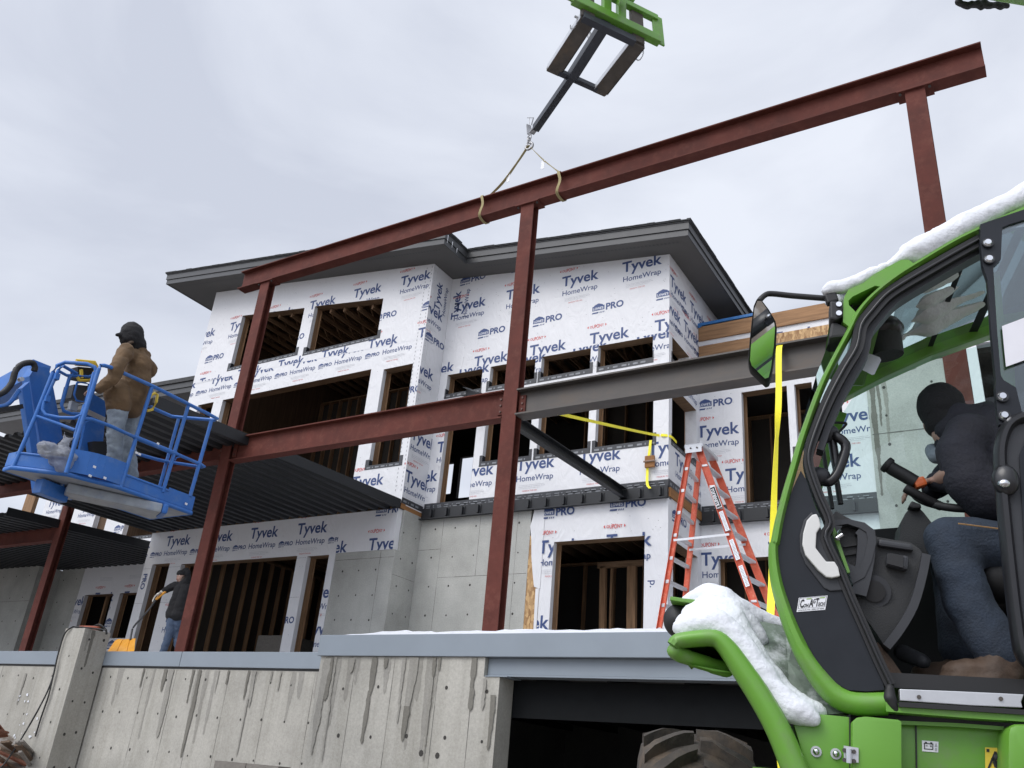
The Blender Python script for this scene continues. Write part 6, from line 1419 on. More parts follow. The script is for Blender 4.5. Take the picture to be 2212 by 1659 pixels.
for k in range(4): plate([[C7(1375+48*k, 1335+12*k), C7(1410+48*k, 1343+12*k), C7(1420+48*k, 1362+12*k), C7(1385+48*k, 1352+12*k)]], .2, .3, 'seal_black', 'dash_switch', bevel=.004)
mb = MB(); mb.cyl(C8(1360, 450, .12), C8(1360, 450, .135), .06, 'frame_grey', 20); mb.cyl(C8(1360, 450, .112), C8(1360, 450, .12), .04, 'seal_black', 16); mb.build('speaker_vent', tele, smooth=.6)
plate([[C8(1405, 110), C8(1600, 140), C8(1612, 180), C8(1400, 150)]], .10, .14, 'frame_grey', 'dash_trim', bevel=.01)
plate([[C8(1452, 195), C8(1580, 215), C8(1575, 300), C8(1445, 270)]], .085, .13, 'frame_grey', 'vent_bezel', bevel=.012); plate([[C8(1458, 205), C8(1545, 218), C8(1542, 288), C8(1452, 264)]], .078, .09, 'seal_black', 'vent')
strip([C8(1115, 35), C8(1150, 130), C8(1185, 230), C8(1222, 330)], [.014, .014, .012, .01], .04, .06, 'loader_green', 'pillar_edge', 2)
mb = MB(); mb.cyl(C8(1165, 110, .05), C8(1150, 150, .0), .009, 'chrome', 10); mb.cyl(C8(1180, 128, .0), C8(1145, 150, .0), .008, 'chrome', 10); mb.build('latch_pin', tele, smooth=.8)
plate([[CG(905, 1285), CG(945, 1210), CG(1010, 1130), CG(1060, 1140), CG(1120, 1200), CG(1300, 1420), CG(1200, 1640), CG(840, 1640), CG(820, 1610), CG(885, 1440)]], .44, .62, 'dash_grey', 'steering_column', bevel=.03, smooth=.9)
plate([[CG(990, 1120), CG(1075, 1150), CG(1085, 1185), CG(1000, 1190), CG(960, 1170)]], .40, .46, 'seal_black', 'display', bevel=.01)
rod([CG(640, 1085, .42), CG(690, 1125, .42), CG(790, 1180, .42), CG(880, 1235, .42)], .030, 'joystick', 'black_rubber', 2); mb = MB(); mb.cyl(CG(625, 1075, .42), CG(665, 1105, .42), .036, 'black_rubber', 14); mb.build('joystick_knob', tele, smooth=.9, bevel=.006)
mb = MB(); mb.bar(CG(895, 1205, .42), CG(935, 1280, .42), .05, .05, 'orange_part'); mb.build('orange_switch', tele, bevel=.012)
rod([CG(795, 1285, .40), CG(840, 1310, .40), CG(980, 1385, .42), CG(1100, 1440, .44)], .020, 'lever', 'black_rubber', 2)
mb = MB(); ctr = CG(1230, 1330, .52); ring = [ctr+H3*.19*math.cos(a)*.9+Vector((0, 0, .19*math.sin(a)*.55))+N3*.12*math.sin(a) for a in [2*math.pi*k/28 for k in range(29)]]; mb.tube(ring, .018, 'black_rubber', 8, caps=False); mb.build('steering_wheel', tele, smooth=1)
# floor, seat, far inner wall, pedals
mb = MB(); mb.prism([[(-.22, .01), (1.35, .01), (1.35, .06), (-.22, .06)]], fr3, .03, WC, 'seal_black'); mb.build('cab_floor', tele)
W_ = WC-.06; plate([[cab(1800, 1150, W_), cab(1960, 1138, W_), cab(2330, 1150, W_), cab(2330, 1640, W_), cab(1800, 1540, W_)]], WC-.06, WC-.03, 'seal_black', 'far_side_panel')
lump('seat', [('c', fr3(.45, .48, .35), fr3(.95, .46, .35), .10, .10), ('c', fr3(.45, .48, .75), fr3(.95, .46, .75), .10, .10), ('c', fr3(.98, .5, .55), fr3(1.1, 1.25, .55), .16, .14), ('c', fr3(.6, .1, .55), fr3(.85, .42, .55), .14, .16)], 'seal_black', .024)
lump('pedal', [('c', C8(1520, 800, .45), C8(1640, 850, .4), .035, .03)], 'frame_grey', .012)
strip([C8(1380, 720, 0), C8(1460, 830, 0), C8(1580, 990, 0)], [.05, .06, .05], .16, .2, 'brown_leather', 'floor_mat_edge', 2)
# door (swung fully open to the right): plate, window, hinge bolts, lower frame
dr = [C5(1712, 505), C5(2230, 330), cab(2260, 470), cab(2260, 930), cab(2212, 918), CG(1720, 770, 0), CG(1560, 790, 0), CG(1545, 700, 0), CG(1530, 480, 0), C7(2035, 560), C7(2010, 300), C5(1790, 1100), C5(1735, 940), C5(1712, 700)]
dw = [C5(2300, 420), C5(2010, 510), C5(1945, 540), C5(1930, 880), C5(1848, 965), C5(1890, 1659), CG(1575, 380, -.0), CG(1600, 420, -.0), CG(1700, 480, 0), CG(1760, 720, 0), CG(1790, 730, 0), cab(2240, 860), cab(2240, 470)]
plate([dr, dw[::-1]], -.05, -.02, 'panel_grey', 'door_frame')
gm = MB(); gm.prism([[loc2(p) for p in dw]], fr3, -.04, -.035, 'door_glass'); gm.build('door_glass', tele)
plate([[C5(1840, 960), C5(1960, 900), C5(2030, 1659), C7(2165, 430), C7(2175, 640), C7(2170, 750), C7(2140, 720), C7(2120, 560), C7(2075, 460), C7(2045, 240)]], .02, .07, 'loader_green', 'rear_door_pillar')
plate([[C7(2068, 262), C7(2200, 212), C7(2230, 440), C7(2090, 490)]], -.056, -.052, 'paper', 'paper_notice')
for x, y, f in ((1815, 645, C5), (1830, 820, C5), (1610, 520, CG), (1625, 680, CG)):
    mb = MB(); c = f(x, y, -.05); mb.cyl(c, c-N3*.012, .022, 'seal_gloss', 16); mb.cyl(c-N3*.012, c-N3*.020, .017, 'chrome', 16, .012); mb.build('hinge_bolt', tele, smooth=.6)
strip([cab(2245, 918), cab(2200, 917), cab(2168, 935), cab(2153, 975), cab(2152, 1020), cab(2160, 1120), cab(2172, 1240), cab(2186, 1360), cab(2200, 1425), cab(2240, 1455)], [.045]*10, -.10, -.02, 'seal_gloss', 'lower_door_frame', 3, rnd_=True)
plate([[cab(2150, 960), cab(2165, 935), cab(2250, 918), cab(2250, 1470), cab(2205, 1440), cab(2190, 1400), cab(2165, 1200)]], -.07, -.03, 'frame_grey', 'lower_door', bevel=.006)
plate([[cab(2212, 945), cab(2252, 940), cab(2252, 1420), cab(2222, 1400), cab(2205, 1280), cab(2190, 1000)]], -.078, -.071, 'panel_grey', 'door_pocket')
mb = MB(); c = cab(2172, 1037, -.09); mb.ball(c, (.045, .03, .06), 'seal_gloss', 12, 8); mb.ball(c-N3*.02-Vector((.012, 0, .02)), (.022, .02, .018), 'chrome', 12, 8); mb.build('door_latch', tele, smooth=1)
# sill
plate([[C8(1497, 1012), C8(1800, 1024), C8(2100, 1038), C8(2196, 1043), C8(2180, 1085), C8(2188, 1118), C8(1900, 1106), C8(1500, 1078)]], -.035, .0, 'alu', 'sill_plate', bevel=.003)
strip([C8(1490, 1100), C8(1900, 1125), C8(2260, 1150)], [.016]*3, -.045, .0, 'seal_black', 'sill_seal', 1)
strip([C8(1420, 1112), C8(1900, 1150), C8(2260, 1172)], [.03]*3, -.03, .05, 'loader_green', 'sill_rail', 1)
lump('door_buffer', [('c', C8(1450, 1000, -.02), C8(1448, 1060, -.02), .016, .022), ('c', C8(1450, 1060, -.02), C8(1480, 1120, -.02), .024, .016)], 'black_rubber', .008)
for x, y in ((1615, 1052), (2080, 1062)): mb = MB(); c = C8(x, y, -.036); mb.cyl(c, c-N3*.004, .007, 'raw_steel', 10); mb.build('sill_bolt', tele)
# ---- lower body boxes
def bodybox(pts, w0, w1, name, bev=.02): return plate([pts], w0, w1, 'loader_green', name, bevel=bev, smooth=.6)
bodybox([C8(900, 1200), C8(1045, 1148), C8(1220, 1165), C8(1222, 1600), C8(1010, 1600), C8(960, 1400)], .0, .5, 'side_cover', .004)
bodybox([C8(1226, 1200), C8(1250, 1178), C8(1300, 1172), C8(1480, 1190), C8(1500, 1200), C8(1500, 1600), C8(1224, 1600)], -.07, .4, 'side_box', .035)
bodybox([C8(1470, 1190), C8(1600, 1195), C8(1850, 1208), C8(2110, 1226), C8(2110, 1600), C8(1470, 1600)], .06, .4, 'battery_cover', .006)
strip([C8(1500, 1192), C8(1850, 1207), C8(2110, 1226)], [.012]*3, .03, .09, 'loader_green', 'cover_lip', 1)
bodybox([C8(2085, 1270), C8(2095, 1230), C8(2130, 1215), C8(2300, 1214), C8(2300, 1600), C8(2080, 1600)], -.08, .4, 'tank_cover', .04)
strip([C8(1612, 1205), C8(1616, 1455)], [.004]*2, .05, .062, 'seal_black', 'cover_gap', 1)
strip([C8(1221, 1165), C8(1223, 1500)], [.004]*2, -.004, .01, 'seal_black', 'cover_gap', 1)
plate([[C8(1240, 1130), C8(2300, 1180), C8(2300, 1240), C8(1240, 1180)]], .09, .3, 'seal_black', 'body_gap')
plate([[fr3(-.5, -.28, 0), fr3(2.6, -.28, 0), fr3(2.6, -1.2, 0), fr3(-.42, -1.2, 0)]], .12, 1.7, 'loader_green', 'chassis')
plate([[fr3(.3, -.05, 0), fr3(3.2, -.05, 0), fr3(3.2, .55, 0), fr3(1.5, .6, 0), fr3(1.4, .05, 0)]], .3, 1.8, 'loader_green', 'engine_cover')
for x, y in ((1030, 1362), (1142, 1375)): mb = MB(); c = C8(x, y, -.0); mb.cyl(c, c-N3*.006, .018, 'alu', 16); mb.ball(c-N3*.008, (.012, .012, .012), 'chrome', 10, 8); mb.build('cover_bolt', tele, smooth=.7)
hq = [C8(1176, 1335), C8(1258, 1348), C8(1258, 1430), C8(1178, 1422)]
mb = MB(); mb.prism([[loc2(p) for p in hq]], fr3, -.078, -.070, 'alu'); mb.cyl(C8(1215, 1345, -.084), C8(1217, 1428, -.084), .010, 'chrome', 10)
for x, y in ((1190, 1355), (1245, 1362), (1190, 1410), (1245, 1416)): c = C8(x, y, -.08); mb.cyl(c, c-N3*.004, .007, 'raw_steel', 8)
mb.build('cover_hinge', tele, smooth=.5)
# stickers
def stq(pts, w): return [C8(x, y, w) for x, y in pts]
Q = stq([(1631, 1298), (1726, 1306), (1724, 1367), (1633, 1360)], .058); mb = MB()
bar_q(Q, 0, 0, 1, 1, 'print_white', .001); 
for a in ((.12, .2, .17, .78), (.12, .2, .68, .27), (.63, .2, .68, .78), (.12, .70, .68, .78), (.18, .78, .3, .88), (.5, .78, .62, .88), (.22, .50, .34, .55), (.48, .50, .6, .55), (.52, .43, .56, .62)): bar_q(Q, *a, 'black_print', .003)
mb.poly([onq(Q, a, b, .003) for a, b in ((.76, .5), (.94, .5), (.85, .88))], 'grey_ink'); bar_q(Q, .78, .12, .92, .4, 'grey_ink', .003); mb.build('battery_sticker', tele)
Q = stq([(1990, 1338), (2090, 1342), (2090, 1500), (1992, 1500)], .058); mb = MB(); bar_q(Q, 0, 0, 1, 1, 'sticker_yellow', .001); bar_q(Q, .07, .84, .24, .95, 'black_print', .003)
for a, b in (((.06, .1), (.58, .86)), ((.58, .86), (1.1, .1)), ((.06, .1), (1.1, .1))):
    p, q = onq(Q, *a, .004), onq(Q, *b, .004); mb.bar(p, q, .006, .001, 'black_print', up=N3)
for a, b in (((.38, .64), (.5, .56)), ((.5, .56), (.6, .44)), ((.6, .44), (.72, .36)), ((.55, .6), (.5, .5)), ((.6, .44), (.72, .48)), ((.5, .5), (.62, .3)), ((.62, .3), (.78, .28))): mb.bar(onq(Q, *a, .004), onq(Q, *b, .004), .010, .001, 'black_print', up=N3)
mb.ball(onq(Q, .6, .66, .004), (.009, .004, .009), 'black_print', 8, 6); mb.build('warning_sticker', tele)
# ---- front wing (mudguard): rolled lip and sheet running back into the machine
lipc = [C8(225, 775), C8(250, 748), C8(330, 735), C8(440, 728), C8(490, 748), C8(545, 810), C8(610, 905), C8(690, 1025), C8(770, 1160), C8(830, 1280), C8(880, 1400), C8(935, 1540), C8(985, 1680)]
strip(lipc, [.052, .058, .06, .062, .066, .074, .080, .084, .086, .088, .09, .09, .09], -.10, .0, 'loader_green', 'mudguard', 3, rnd_=True)
gs = MB(); tp = [C8(215, 765), C8(260, 735), C8(330, 722), C8(450, 715), C8(520, 760), C8(590, 860), C8(680, 1000), C8(790, 1180), C8(870, 1350), C8(960, 1560)]
L2 = catmull([Vector((*loc2(p), 0)) for p in tp], 3); n = len(L2); v = []
for p in L2: v += [fr3(p.x, p.y, -.06), fr3(p.x+.03, p.y+.01, .62)]
gs.add(v, [(2*i, 2*i+1, 2*i+3, 2*i+2) for i in range(n-1)], 'loader_green'); v2 = [p-Vector((0, 0, .012)) for p in v]; gs.add(v2, [(2*i, 2*i+2, 2*i+3, 2*i+1) for i in range(n-1)], 'loader_green')
gs.build('mudguard_sheet', tele, smooth=1)
lump('mudguard_nose', [('c', C8(225, 790, -.05), C8(250, 800, .5), .03, .03), ('c', C8(250, 810, -.03), C8(520, 900, .1), .03, .03), ('c', C8(250, 800, .5), C8(520, 840, .6), .03, .03)], 'loader_green', .012)
gs = MB(); gs.add([C8(250, 825, -.04), C8(330, 870, -.02), C8(450, 905, .0), C8(580, 915, .02), C8(560, 840, .6), C8(260, 790, .55)], [(0, 1, 2, 3, 4, 5)], 'loader_green'); gs.build('mudguard_under', tele)
# head lamp and its bracket
lump('headlamp', [('c', C8(262, 620, .33), C8(285, 640, .33), .075, .07), ('c', C8(250, 600, .33), C8(262, 660, .33), .055, .05)], 'black_rubber', .012)
mb = MB(); mb.sweep([C8(212, 517, .30), C8(280, 528, .30), C8(345, 535, .30), C8(365, 560, .30), C8(385, 600, .30)], [(-.10, -.008), (.10, -.008), (.10, .008), (-.10, .008)], 'loader_green', up=(0, 0, 1)); mb.build('lamp_bracket', tele, bevel=.003)
# ---- front wheel, turned
HDG = Vector((-.42, .91, 0)).normalized(); AX = Vector((HDG.y, -HDG.x, 0))
wc_ = O0+sight(1498, 1610)*3.95; RW = .66; wcen = Vector((wc_.x, wc_.y, 0)); ztop_ = (O0+sight(1490, 1571)*3.95).z
wcen.z = ztop_-RW; WT = .50
mb = MB(); prof = [(-WT/2+.02, RW-.20), (-WT/2, RW-.10), (-WT/2+.015, RW-.035), (-WT/2+.06, RW-.022), (-.1, RW-.012), (0, RW-.008), (.1, RW-.012), (WT/2-.06, RW-.022), (WT/2-.015, RW-.035), (WT/2, RW-.10), (WT/2-.02, RW-.20)]
ns = 48; v = []
for i in range(ns):
    a = 2*math.pi*i/ns; d = HDG*math.cos(a)+Vector((0, 0, math.sin(a)))
    for x, r in prof: v.append(wcen+AX*x+d*(r-.045+.006*noise.noise(Vector((x*9, a*6, 1)))))
k = len(prof); mb.add(v, [(i*k+j, ((i+1) % ns)*k+j, ((i+1) % ns)*k+j+1, i*k+j+1) for i in range(ns) for j in range(k-1)], 'mud_tyre')
nl = 21
for i in range(nl):
    for s in (-1, 1):
        a0 = 2*math.pi*(i+(.5 if s > 0 else 0))/nl; pts = []
        for j in range(6):
            t = j/5; x = s*(-.02+(WT/2-.0)*t+.03*(1-t)); a = a0+.30*t**1.2
            d = HDG*math.cos(a)+Vector((0, 0, math.sin(a))); r = RW-.008-.034*t**3+.012*noise.noise(Vector((i*3.1, t*4, s))); pts.append((wcen+AX*x+d*r, d, .040+.016*t))
        vv = []
        for p, d, wd in pts:
            tn = AX.cross(d)
            jit = 1+.2*noise.noise(p*6)
            vv += [p-tn*wd*.8-d*.075, p-tn*wd*.55*jit, p+tn*wd*.55*jit, p+tn*wd*.8-d*.075]
        mb.add(vv, [(q*4+e, q*4+e+1, q*4+e+5, q*4+e+4) for q in range(5) for e in range(3)]+[(20, 21, 22, 23), (3, 2, 1, 0)], 'mud_tyre')
wheel = thing('wheel', '', '', tuple(wcen)); 
del wheel['label']; del wheel['category']
wheel.parent = tele; wheel.location = Vector(wcen)-Vector(tele['_base']); 
ty = mb.build('tyre', wheel, smooth=.6)
mb = MB(); mb.cyl(wcen-AX*.2, wcen+AX*.2, RW-.2, 'loader_green', 32); mb.build('rim', wheel, smooth=.6)
# ---- mirror
mi = [C7(1105, 68, .06), C7(900, 52, .05), C7(780, 40, .04), C7(740, 48, .03), C7(705, 85, .02), C7(697, 130, .01), C7(690, 200, .0)]
rod(mi, .013, 'mirror_arm', 'seal_black', 4)
mb = MB(); mb.bar(C5(115, 1195, .03), C5(150, 1290, .03), .05, .04, 'seal_black', up=N3); mb.prism([[loc2(p) for p in (C5(112, 1285), C5(250, 1285), C5(252, 1450), C5(180, 1490), C5(115, 1470))]], fr3, -.02, .07, 'seal_black'); mb.build('mirror_bracket', tele, bevel=.008)
for y in (1302, 1398): mb = MB(); c = C5(212, y, -.021); mb.cyl(c, c-N3*.008, .012, 'chrome', 10); mb.build('bracket_bolt', tele)
mb = MB(); mb.prism([[loc2(p) for p in (C5(130, 1490), C5(190, 1490), C5(330, 1560), C5(290, 1640), C5(105, 1660), C5(105, 1630))]], fr3, .0, .14, 'dash_grey'); mb.build('indicator_lamp', tele, bevel=.012)
mhull = [C7(672, 170), C7(690, 130), C7(715, 122), C7(760, 150), C7(797, 185), C7(806, 215), C7(800, 310), C7(785, 420), C7(770, 478), C7(745, 493), C7(700, 475), C7(655, 455), C7(643, 430), C7(650, 350), C7(660, 260)]
cm_ = sum((loc2(p)[0] for p in mhull))/len(mhull), sum((loc2(p)[1] for p in mhull))/len(mhull)
MT = 1.0
fr_m = lambda u, v, w: fr3(u, cm_[1]-.012+(v-cm_[1])*.78, w+MT*(u-cm_[0])-.9*(v-cm_[1]))
mb = MB(); mb.prism([[loc2(p) for p in mhull]], fr_m, -.02, .05, 'seal_black'); mb.build('mirror_housing', tele, bevel=.012, smooth=.8)
mb = MB(); pts = []
for p in mhull:
    u, vv = loc2(p); u = cm_[0]+(u-cm_[0])*.86; vv = cm_[1]+(vv-cm_[1])*.93; pts.append(fr_m(u, vv, -.0225))
mb.poly(pts, 'mirror'); mb.build('mirror_glass', tele)
# ---- boom: telescopic arm from the rear of the machine to the carriage above the frame
q = at(*c6(870, 570), Y=YF)
jtip = at(*c6(600, 945), Y=YF)
BH = Vector((.845, -.535, 0)).normalized()                      # direction back along the boom, level
SW = Vector((.535, .845, 0)).normalized()                       # across the carriage
def jz(px, py, ref, dirs):
    """point on the sight line nearest to the vertical plane through ref containing BH"""
    nn = SW; d = sight(px, py); return O0+d*((ref-O0).dot(nn)/d.dot(nn))
JP = lambda x, y, off=0: jz(*c6(x, y), jtip+SW*off, None)
ja, jb = JP(615, 930), JP(1090, 215)
mb = MB(); mb.bar(ja, JP(900, 520), .12, .13, 'jib_steel', up=SW.cross((jb-ja).normalized())); mb.build('jib_inner', tele, bevel=.004)
mb = MB(); mb.bar(JP(880, 550), jb+(jb-ja).normalized()*.15, .16, .17, 'jib_steel', up=SW.cross((jb-ja).normalized())); mb.build('jib_outer', tele, bevel=.004)
for x, y in ((822, 650), (712, 797)): mb = MB(); c = JP(x, y, .063)+Vector((0, 0, -.0)); mb.bar(c-SW*.002-(jb-ja).normalized()*.04, c-SW*.002+(jb-ja).normalized()*.04, .05, .1, 'print_white', up=SW); mb.build('jib_sticker', tele)
mb = MB(); mb.bar(JP(640, 895), JP(585, 965), .03, .10, 'galvanised', up=SW); mb.bar(JP(565, 905), JP(570, 975), .02, .09, 'galvanised', up=SW); mb.tube([JP(555, 852), JP(600, 852)], .007, 'galvanised', 6); mb.tube([JP(570, 855), JP(570, 905)], .006, 'galvanised', 6); mb.tube([JP(600, 850), JP(585, 905)], .010, 'galvanised', 6); mb.build('jib_head', tele)
mb = MB(); mb.tube([JP(1000, 240), JP(1010, 275), JP(1030, 300)], .04, 'galvanised', 8); mb.tube([JP(1030, 300), JP(1060, 260)], .03, 'jib_steel', 8); mb.build('jib_lock', tele, smooth=.8)
# fork plane: cross members and the two forks either side of the jib
def across(x, y, px, py):
    a = JP(x, y); return a
cb0, cb1 = JP(870, 560), JP(1120, 200)
wid = at_w = None
def side(px, py, base):                       # point at (px,py) lying on the horizontal cross line through base
    d = sight(*c6(px, py)); n_ = SW.cross(d).cross(SW); t = None
    # closest point between sight line and base + SW*s
    w0 = O0-base; a = d.dot(d); b = d.dot(SW); c = 1; dd = d.dot(w0); e_ = SW.dot(w0); den = a*c-b*b; s = (a*e_-b*dd)/den; return base+SW*s
f1a, f1b = side(730, 555, cb0), side(985, 150, cb1); f2a, f2b = side(1070, 690, cb0), side(1345, 330, cb1)
fd = (cb1-cb0).normalized(); fup = SW.cross(fd).normalized(); fup = fup if fup.z > 0 else -fup
for a, b in ((f1a, f1b), (f2a, f2b)):
    mb = MB(); hw_f = .125; th0, th1 = .06, .10
    a2 = a-fd*.06; v = []
    for p, th, ww in ((a2, th0, .112), (a2+fd*.05, th0*1.2, hw_f), (b, th1, hw_f)):
        v += [p-SW*ww-fup*th/2, p+SW*ww-fup*th/2, p+SW*ww+fup*th/2, p-SW*ww+fup*th/2]
    mb.add(v, [(i*4+j, i*4+(j+1) % 4, i*4+4+(j+1) % 4, i*4+4+j) for i in range(2) for j in range(4)]+[(0, 1, 2, 3), (11, 10, 9, 8)], 'fork_steel')
    mb.bar(b, b+fup*.8+fd*.02, .22, .08, 'fork_steel', up=fd); mb.build('fork', tele, bevel=.006)
    for s in (-1, 1):
        mb = MB(); c = b-fd*.1+fup*.06; mb.bar(c-SW*.1*s, c+SW*.17*s+fup*.02, .025, .025, 'galvanised'); mb.build('fork_pin', tele)
    mb = MB(); mb.bar(a2+fd*.07+SW*.129, b+SW*.129, .006, .10, 'jib_steel', up=fup); mb.bar(a2+fd*.07-SW*.129, b-SW*.129, .006, .10, 'alu', up=fup); mb.build('fork_sleeve', tele)
    mb = MB(); c0 = b-fd*.08+SW*.15*(1 if a is f2a else -1)+fup*.08; c1_ = c0+fd*.1-Vector((0, 0, .25)); pts = [c0, c0-Vector((0, 0, .12))+SW*.02, c0-Vector((0, 0, .2))-fd*.06, c0-Vector((0, 0, .1))-fd*.16, c0-fd*.18]
    cc = catmull(pts, 5)
    for i in range(0, len(cc)-1, 1):
        o_ = (cc[i+1]-cc[i]).cross(SW if i % 2 else fup).normalized()*.011; mb.tube([cc[i]+o_, cc[i+1]+o_*.3], .004, 'galvanised', 5); mb.tube([cc[i]-o_, cc[i+1]-o_*.3], .004, 'galvanised', 5)
    mb.build('pin_chain', tele)
mb = MB(); mb.bar(side(780, 530, cb0), side(1060, 640, cb0), .09, .09, 'jib_steel', up=fup); mb.build('jib_cross_member', tele, bevel=.004)
mb = MB(); mb.bar(side(940, 150, cb1), side(1320, 320, cb1), .11, .13, 'jib_steel', up=fup); mb.build('jib_cross_member', tele, bevel=.004)
for (x0, y0), (x1, y1), (x2, y2), bs in (((1100, 150), (1140, 120), (1230, 220), cb1), ((850, 500), (895, 480), (970, 560), cb0)):
    mb = MB(); a, b, c = side(x0, y0, bs), side(x1, y1, bs), side(x2, y2, bs); mb.add([a, b+fd*.0, c, a-fup*.05, b-fup*.05, c-fup*.05], [(0, 1, 2), (5, 4, 3), (0, 3, 4, 1), (1, 4, 5, 2), (2, 5, 3, 0)], 'jib_steel'); mb.build('gusset', tele)
# carriage: lower and upper green bars, end plates, hydraulics
up2 = (fup+Vector((0, 0, .4))).normalized()
cr0 = f1b.lerp(f2b, .5)+fup*.22+fd*.06
cA, cB = side(890, -30, cr0), side(1530, 250, cr0)
mb = MB(); mb.bar(cA, cB, .12, .17, 'loader_green', up=fup); mb.build('carriage_bar', tele, bevel=.012)
mb = MB(); mb.bar(cA+fup*.55, cB+fup*.55, .10, .12, 'loader_green', up=fup); mb.build('carriage_bar', tele, bevel=.012)
for e_, nm in ((cA, 0), (cB, 1)):
    mb = MB(); mb.bar(e_-fup*.07, e_+fup*.62, .03, .2, 'loader_green', up=SW); mb.build('carriage_end', tele, bevel=.006)
for s in (.38, .55):
    mb = MB(); b_ = cA.lerp(cB, s); mb.bar(b_-fup*.03, b_+fup*.6+fd*.05, .10, .14, 'loader_green', up=SW); mb.build('carriage_rib', tele, bevel=.01)
for s, r in ((.40, .05), (.48, .06), (.56, .045)):
    mb = MB(); b_ = cA.lerp(cB, s)-fd*.09; mb.cyl(b_-SW*.09, b_+SW*.09, r, 'loader_green' if s < .5 else 'jib_steel', 14); mb.cyl(b_-SW*.12, b_+SW*.12, r*.4, 'galvanised', 10); mb.build('coupler', tele, smooth=.7)
cmid = cA.lerp(cB, .47)+fup*.3+fd*.12
bst = Vector((2.55, 3.4, 3.2))                                   # boom foot behind the cab
bdir = (cmid+fd*.3-bst)
# the part of the boom that shows: lower section head at the right edge
hp = O0+sight(2150, -30)*8.2
mb = MB(); mb.bar(cmid+fd*.1, cmid+Vector((0, 0, .55))+BH*.9, .30, .38, 'loader_green', up=SW); mb.build('boom_head', tele, bevel=.02)
mid_ = cmid+Vector((0, 0, .55))+BH*.8
mb = MB(); h1 = O0+sight(2085, -78)*8.0; h2 = O0+sight(2500, -22)*6.6
mb.bar(mid_, h1+(h1-mid_).normalized()*-.1, .26, .30, 'jib_steel', up=(0, 0, 1)); mb.build('boom_inner', tele, bevel=.01)
mb = MB(); mb.bar(h1, h2, .34, .42, 'loader_green', up=(0, 0, 1)); mb.bar(h2, bst, .36, .46, 'loader_green', up=(0, 0, 1)); mb.build('boom_outer', tele, bevel=.02)
lump('boom_hoses', [('c', O0+sight(2070+k*14, 4+(k*7) % 9)*8.0, O0+sight(2078+k*14, 10+(k*5) % 8)*8.0, .035, .028) for k in range(8)], 'black_rubber', .014)
# ---- snow lying on the machine
def snowmass(name, label, prims, wr=.03, vx=.02):
    o = body(name, prims, 'snow', None, vx, 7, wr, 5, base=P0); tag(o, label, 'snow', kind='stuff'); return o
pr = []
rp = [(x, (t+b)/2-25, 0, (b-t)/2/2900*1.3) for x, t, b in ((60, 1070, 1195), (140, 1032, 1190), (260, 1020, 1185), (420, 950, 1110), (560, 890, 1005), (700, 830, 930), (830, 760, 860), (960, 640, 840), (1080, 570, 860), (1200, 500, 790), (1350, 410, 695), (1500, 340, 600), (1650, 270, 530), (1800, 200, 440), (1950, 140, 350), (2100, 60, 285), (2260, -40, 225), (2420, -120, 180))]
for i in range(len(rp)-1):
    (x0, y0, a, r0), (x1, y1, b, r1) = rp[i], rp[i+1]
    for w_ in (.02, .14, .28, .42, .56, .70): pr.append(('c', C5(x0, y0, 0)+N3*w_+H3*.2*w_+Vector((0, 0, -.01 if w_ < .1 else .0)), C5(x1, y1, 0)+N3*w_+H3*.2*w_, r0*.95, r1*.95))
snowmass('snow', 'thick layer of snow on the sloping roof of the green cab', pr, .012, .018)
pr = []
def chain(pts):
    for (x0, y0, w0, r0), (x1, y1, w1, r1) in zip(pts, pts[1:]): pr.append(('c', C8(x0, y0, w0), C8(x1, y1, w1), r0, r1))
chain([(285, 668, .0, .042), (360, 640, .0, .052), (450, 630, .0, .058), (530, 680, .0, .058), (600, 770, .0, .056), (670, 870, .0, .054), (740, 970, .0, .052), (810, 1060, .0, .050), (890, 1120, -.01, .052), (960, 1150, -.01, .044), (1020, 1190, -.02, .024), (1045, 1220, -.03, .012)])
chain([(300, 640, .10, .05), (420, 610, .12, .07), (540, 640, .12, .07), (620, 740, .10, .06), (720, 890, .08, .05), (830, 1030, .07, .048), (930, 1090, .05, .045), (1040, 1130, .03, .028), (1085, 1145, .03, .014)])
chain([(290, 520, .33, .030), (340, 495, .35, .045), (420, 490, .36, .062), (500, 530, .34, .070), (570, 570, .34, .065), (680, 610, .36, .05), (800, 640, .38, .035), (880, 655, .38, .02)])
chain([(330, 600, .22, .05), (430, 570, .24, .075), (540, 590, .24, .075), (640, 660, .24, .055), (720, 730, .22, .035)])
rnd = random.Random(17)
for k in range(26):
    t = rnd.random(); x = 560+430*t; y = 760+330*t**.9; pr.append(('e', C8(x-rnd.uniform(10, 34), y+rnd.uniform(20, 58), -.03), (rnd.uniform(.012, .026),)*3))
snowmass('snow', 'heap of old snow on the green mudguard and headlamp in front of the cab', pr, .012, .015)
sc2 = MB(); vv = [C8(560, 560, .3), C8(700, 575, .36), C8(850, 603, .40), C8(915, 700, .3), C8(1005, 900, .2), C8(1110, 1060, .12), C8(1240, 1140, .06), C8(1040, 1155, .03), C8(880, 1100, .06), C8(740, 930, .1), C8(620, 760, .16)]; sc2.add([sum(vv, Vector())/len(vv)]+vv, [(0, 1+k, 1+(k+1) % len(vv)) for k in range(len(vv))], 'slush')
sc2.build('bonnet', tele)

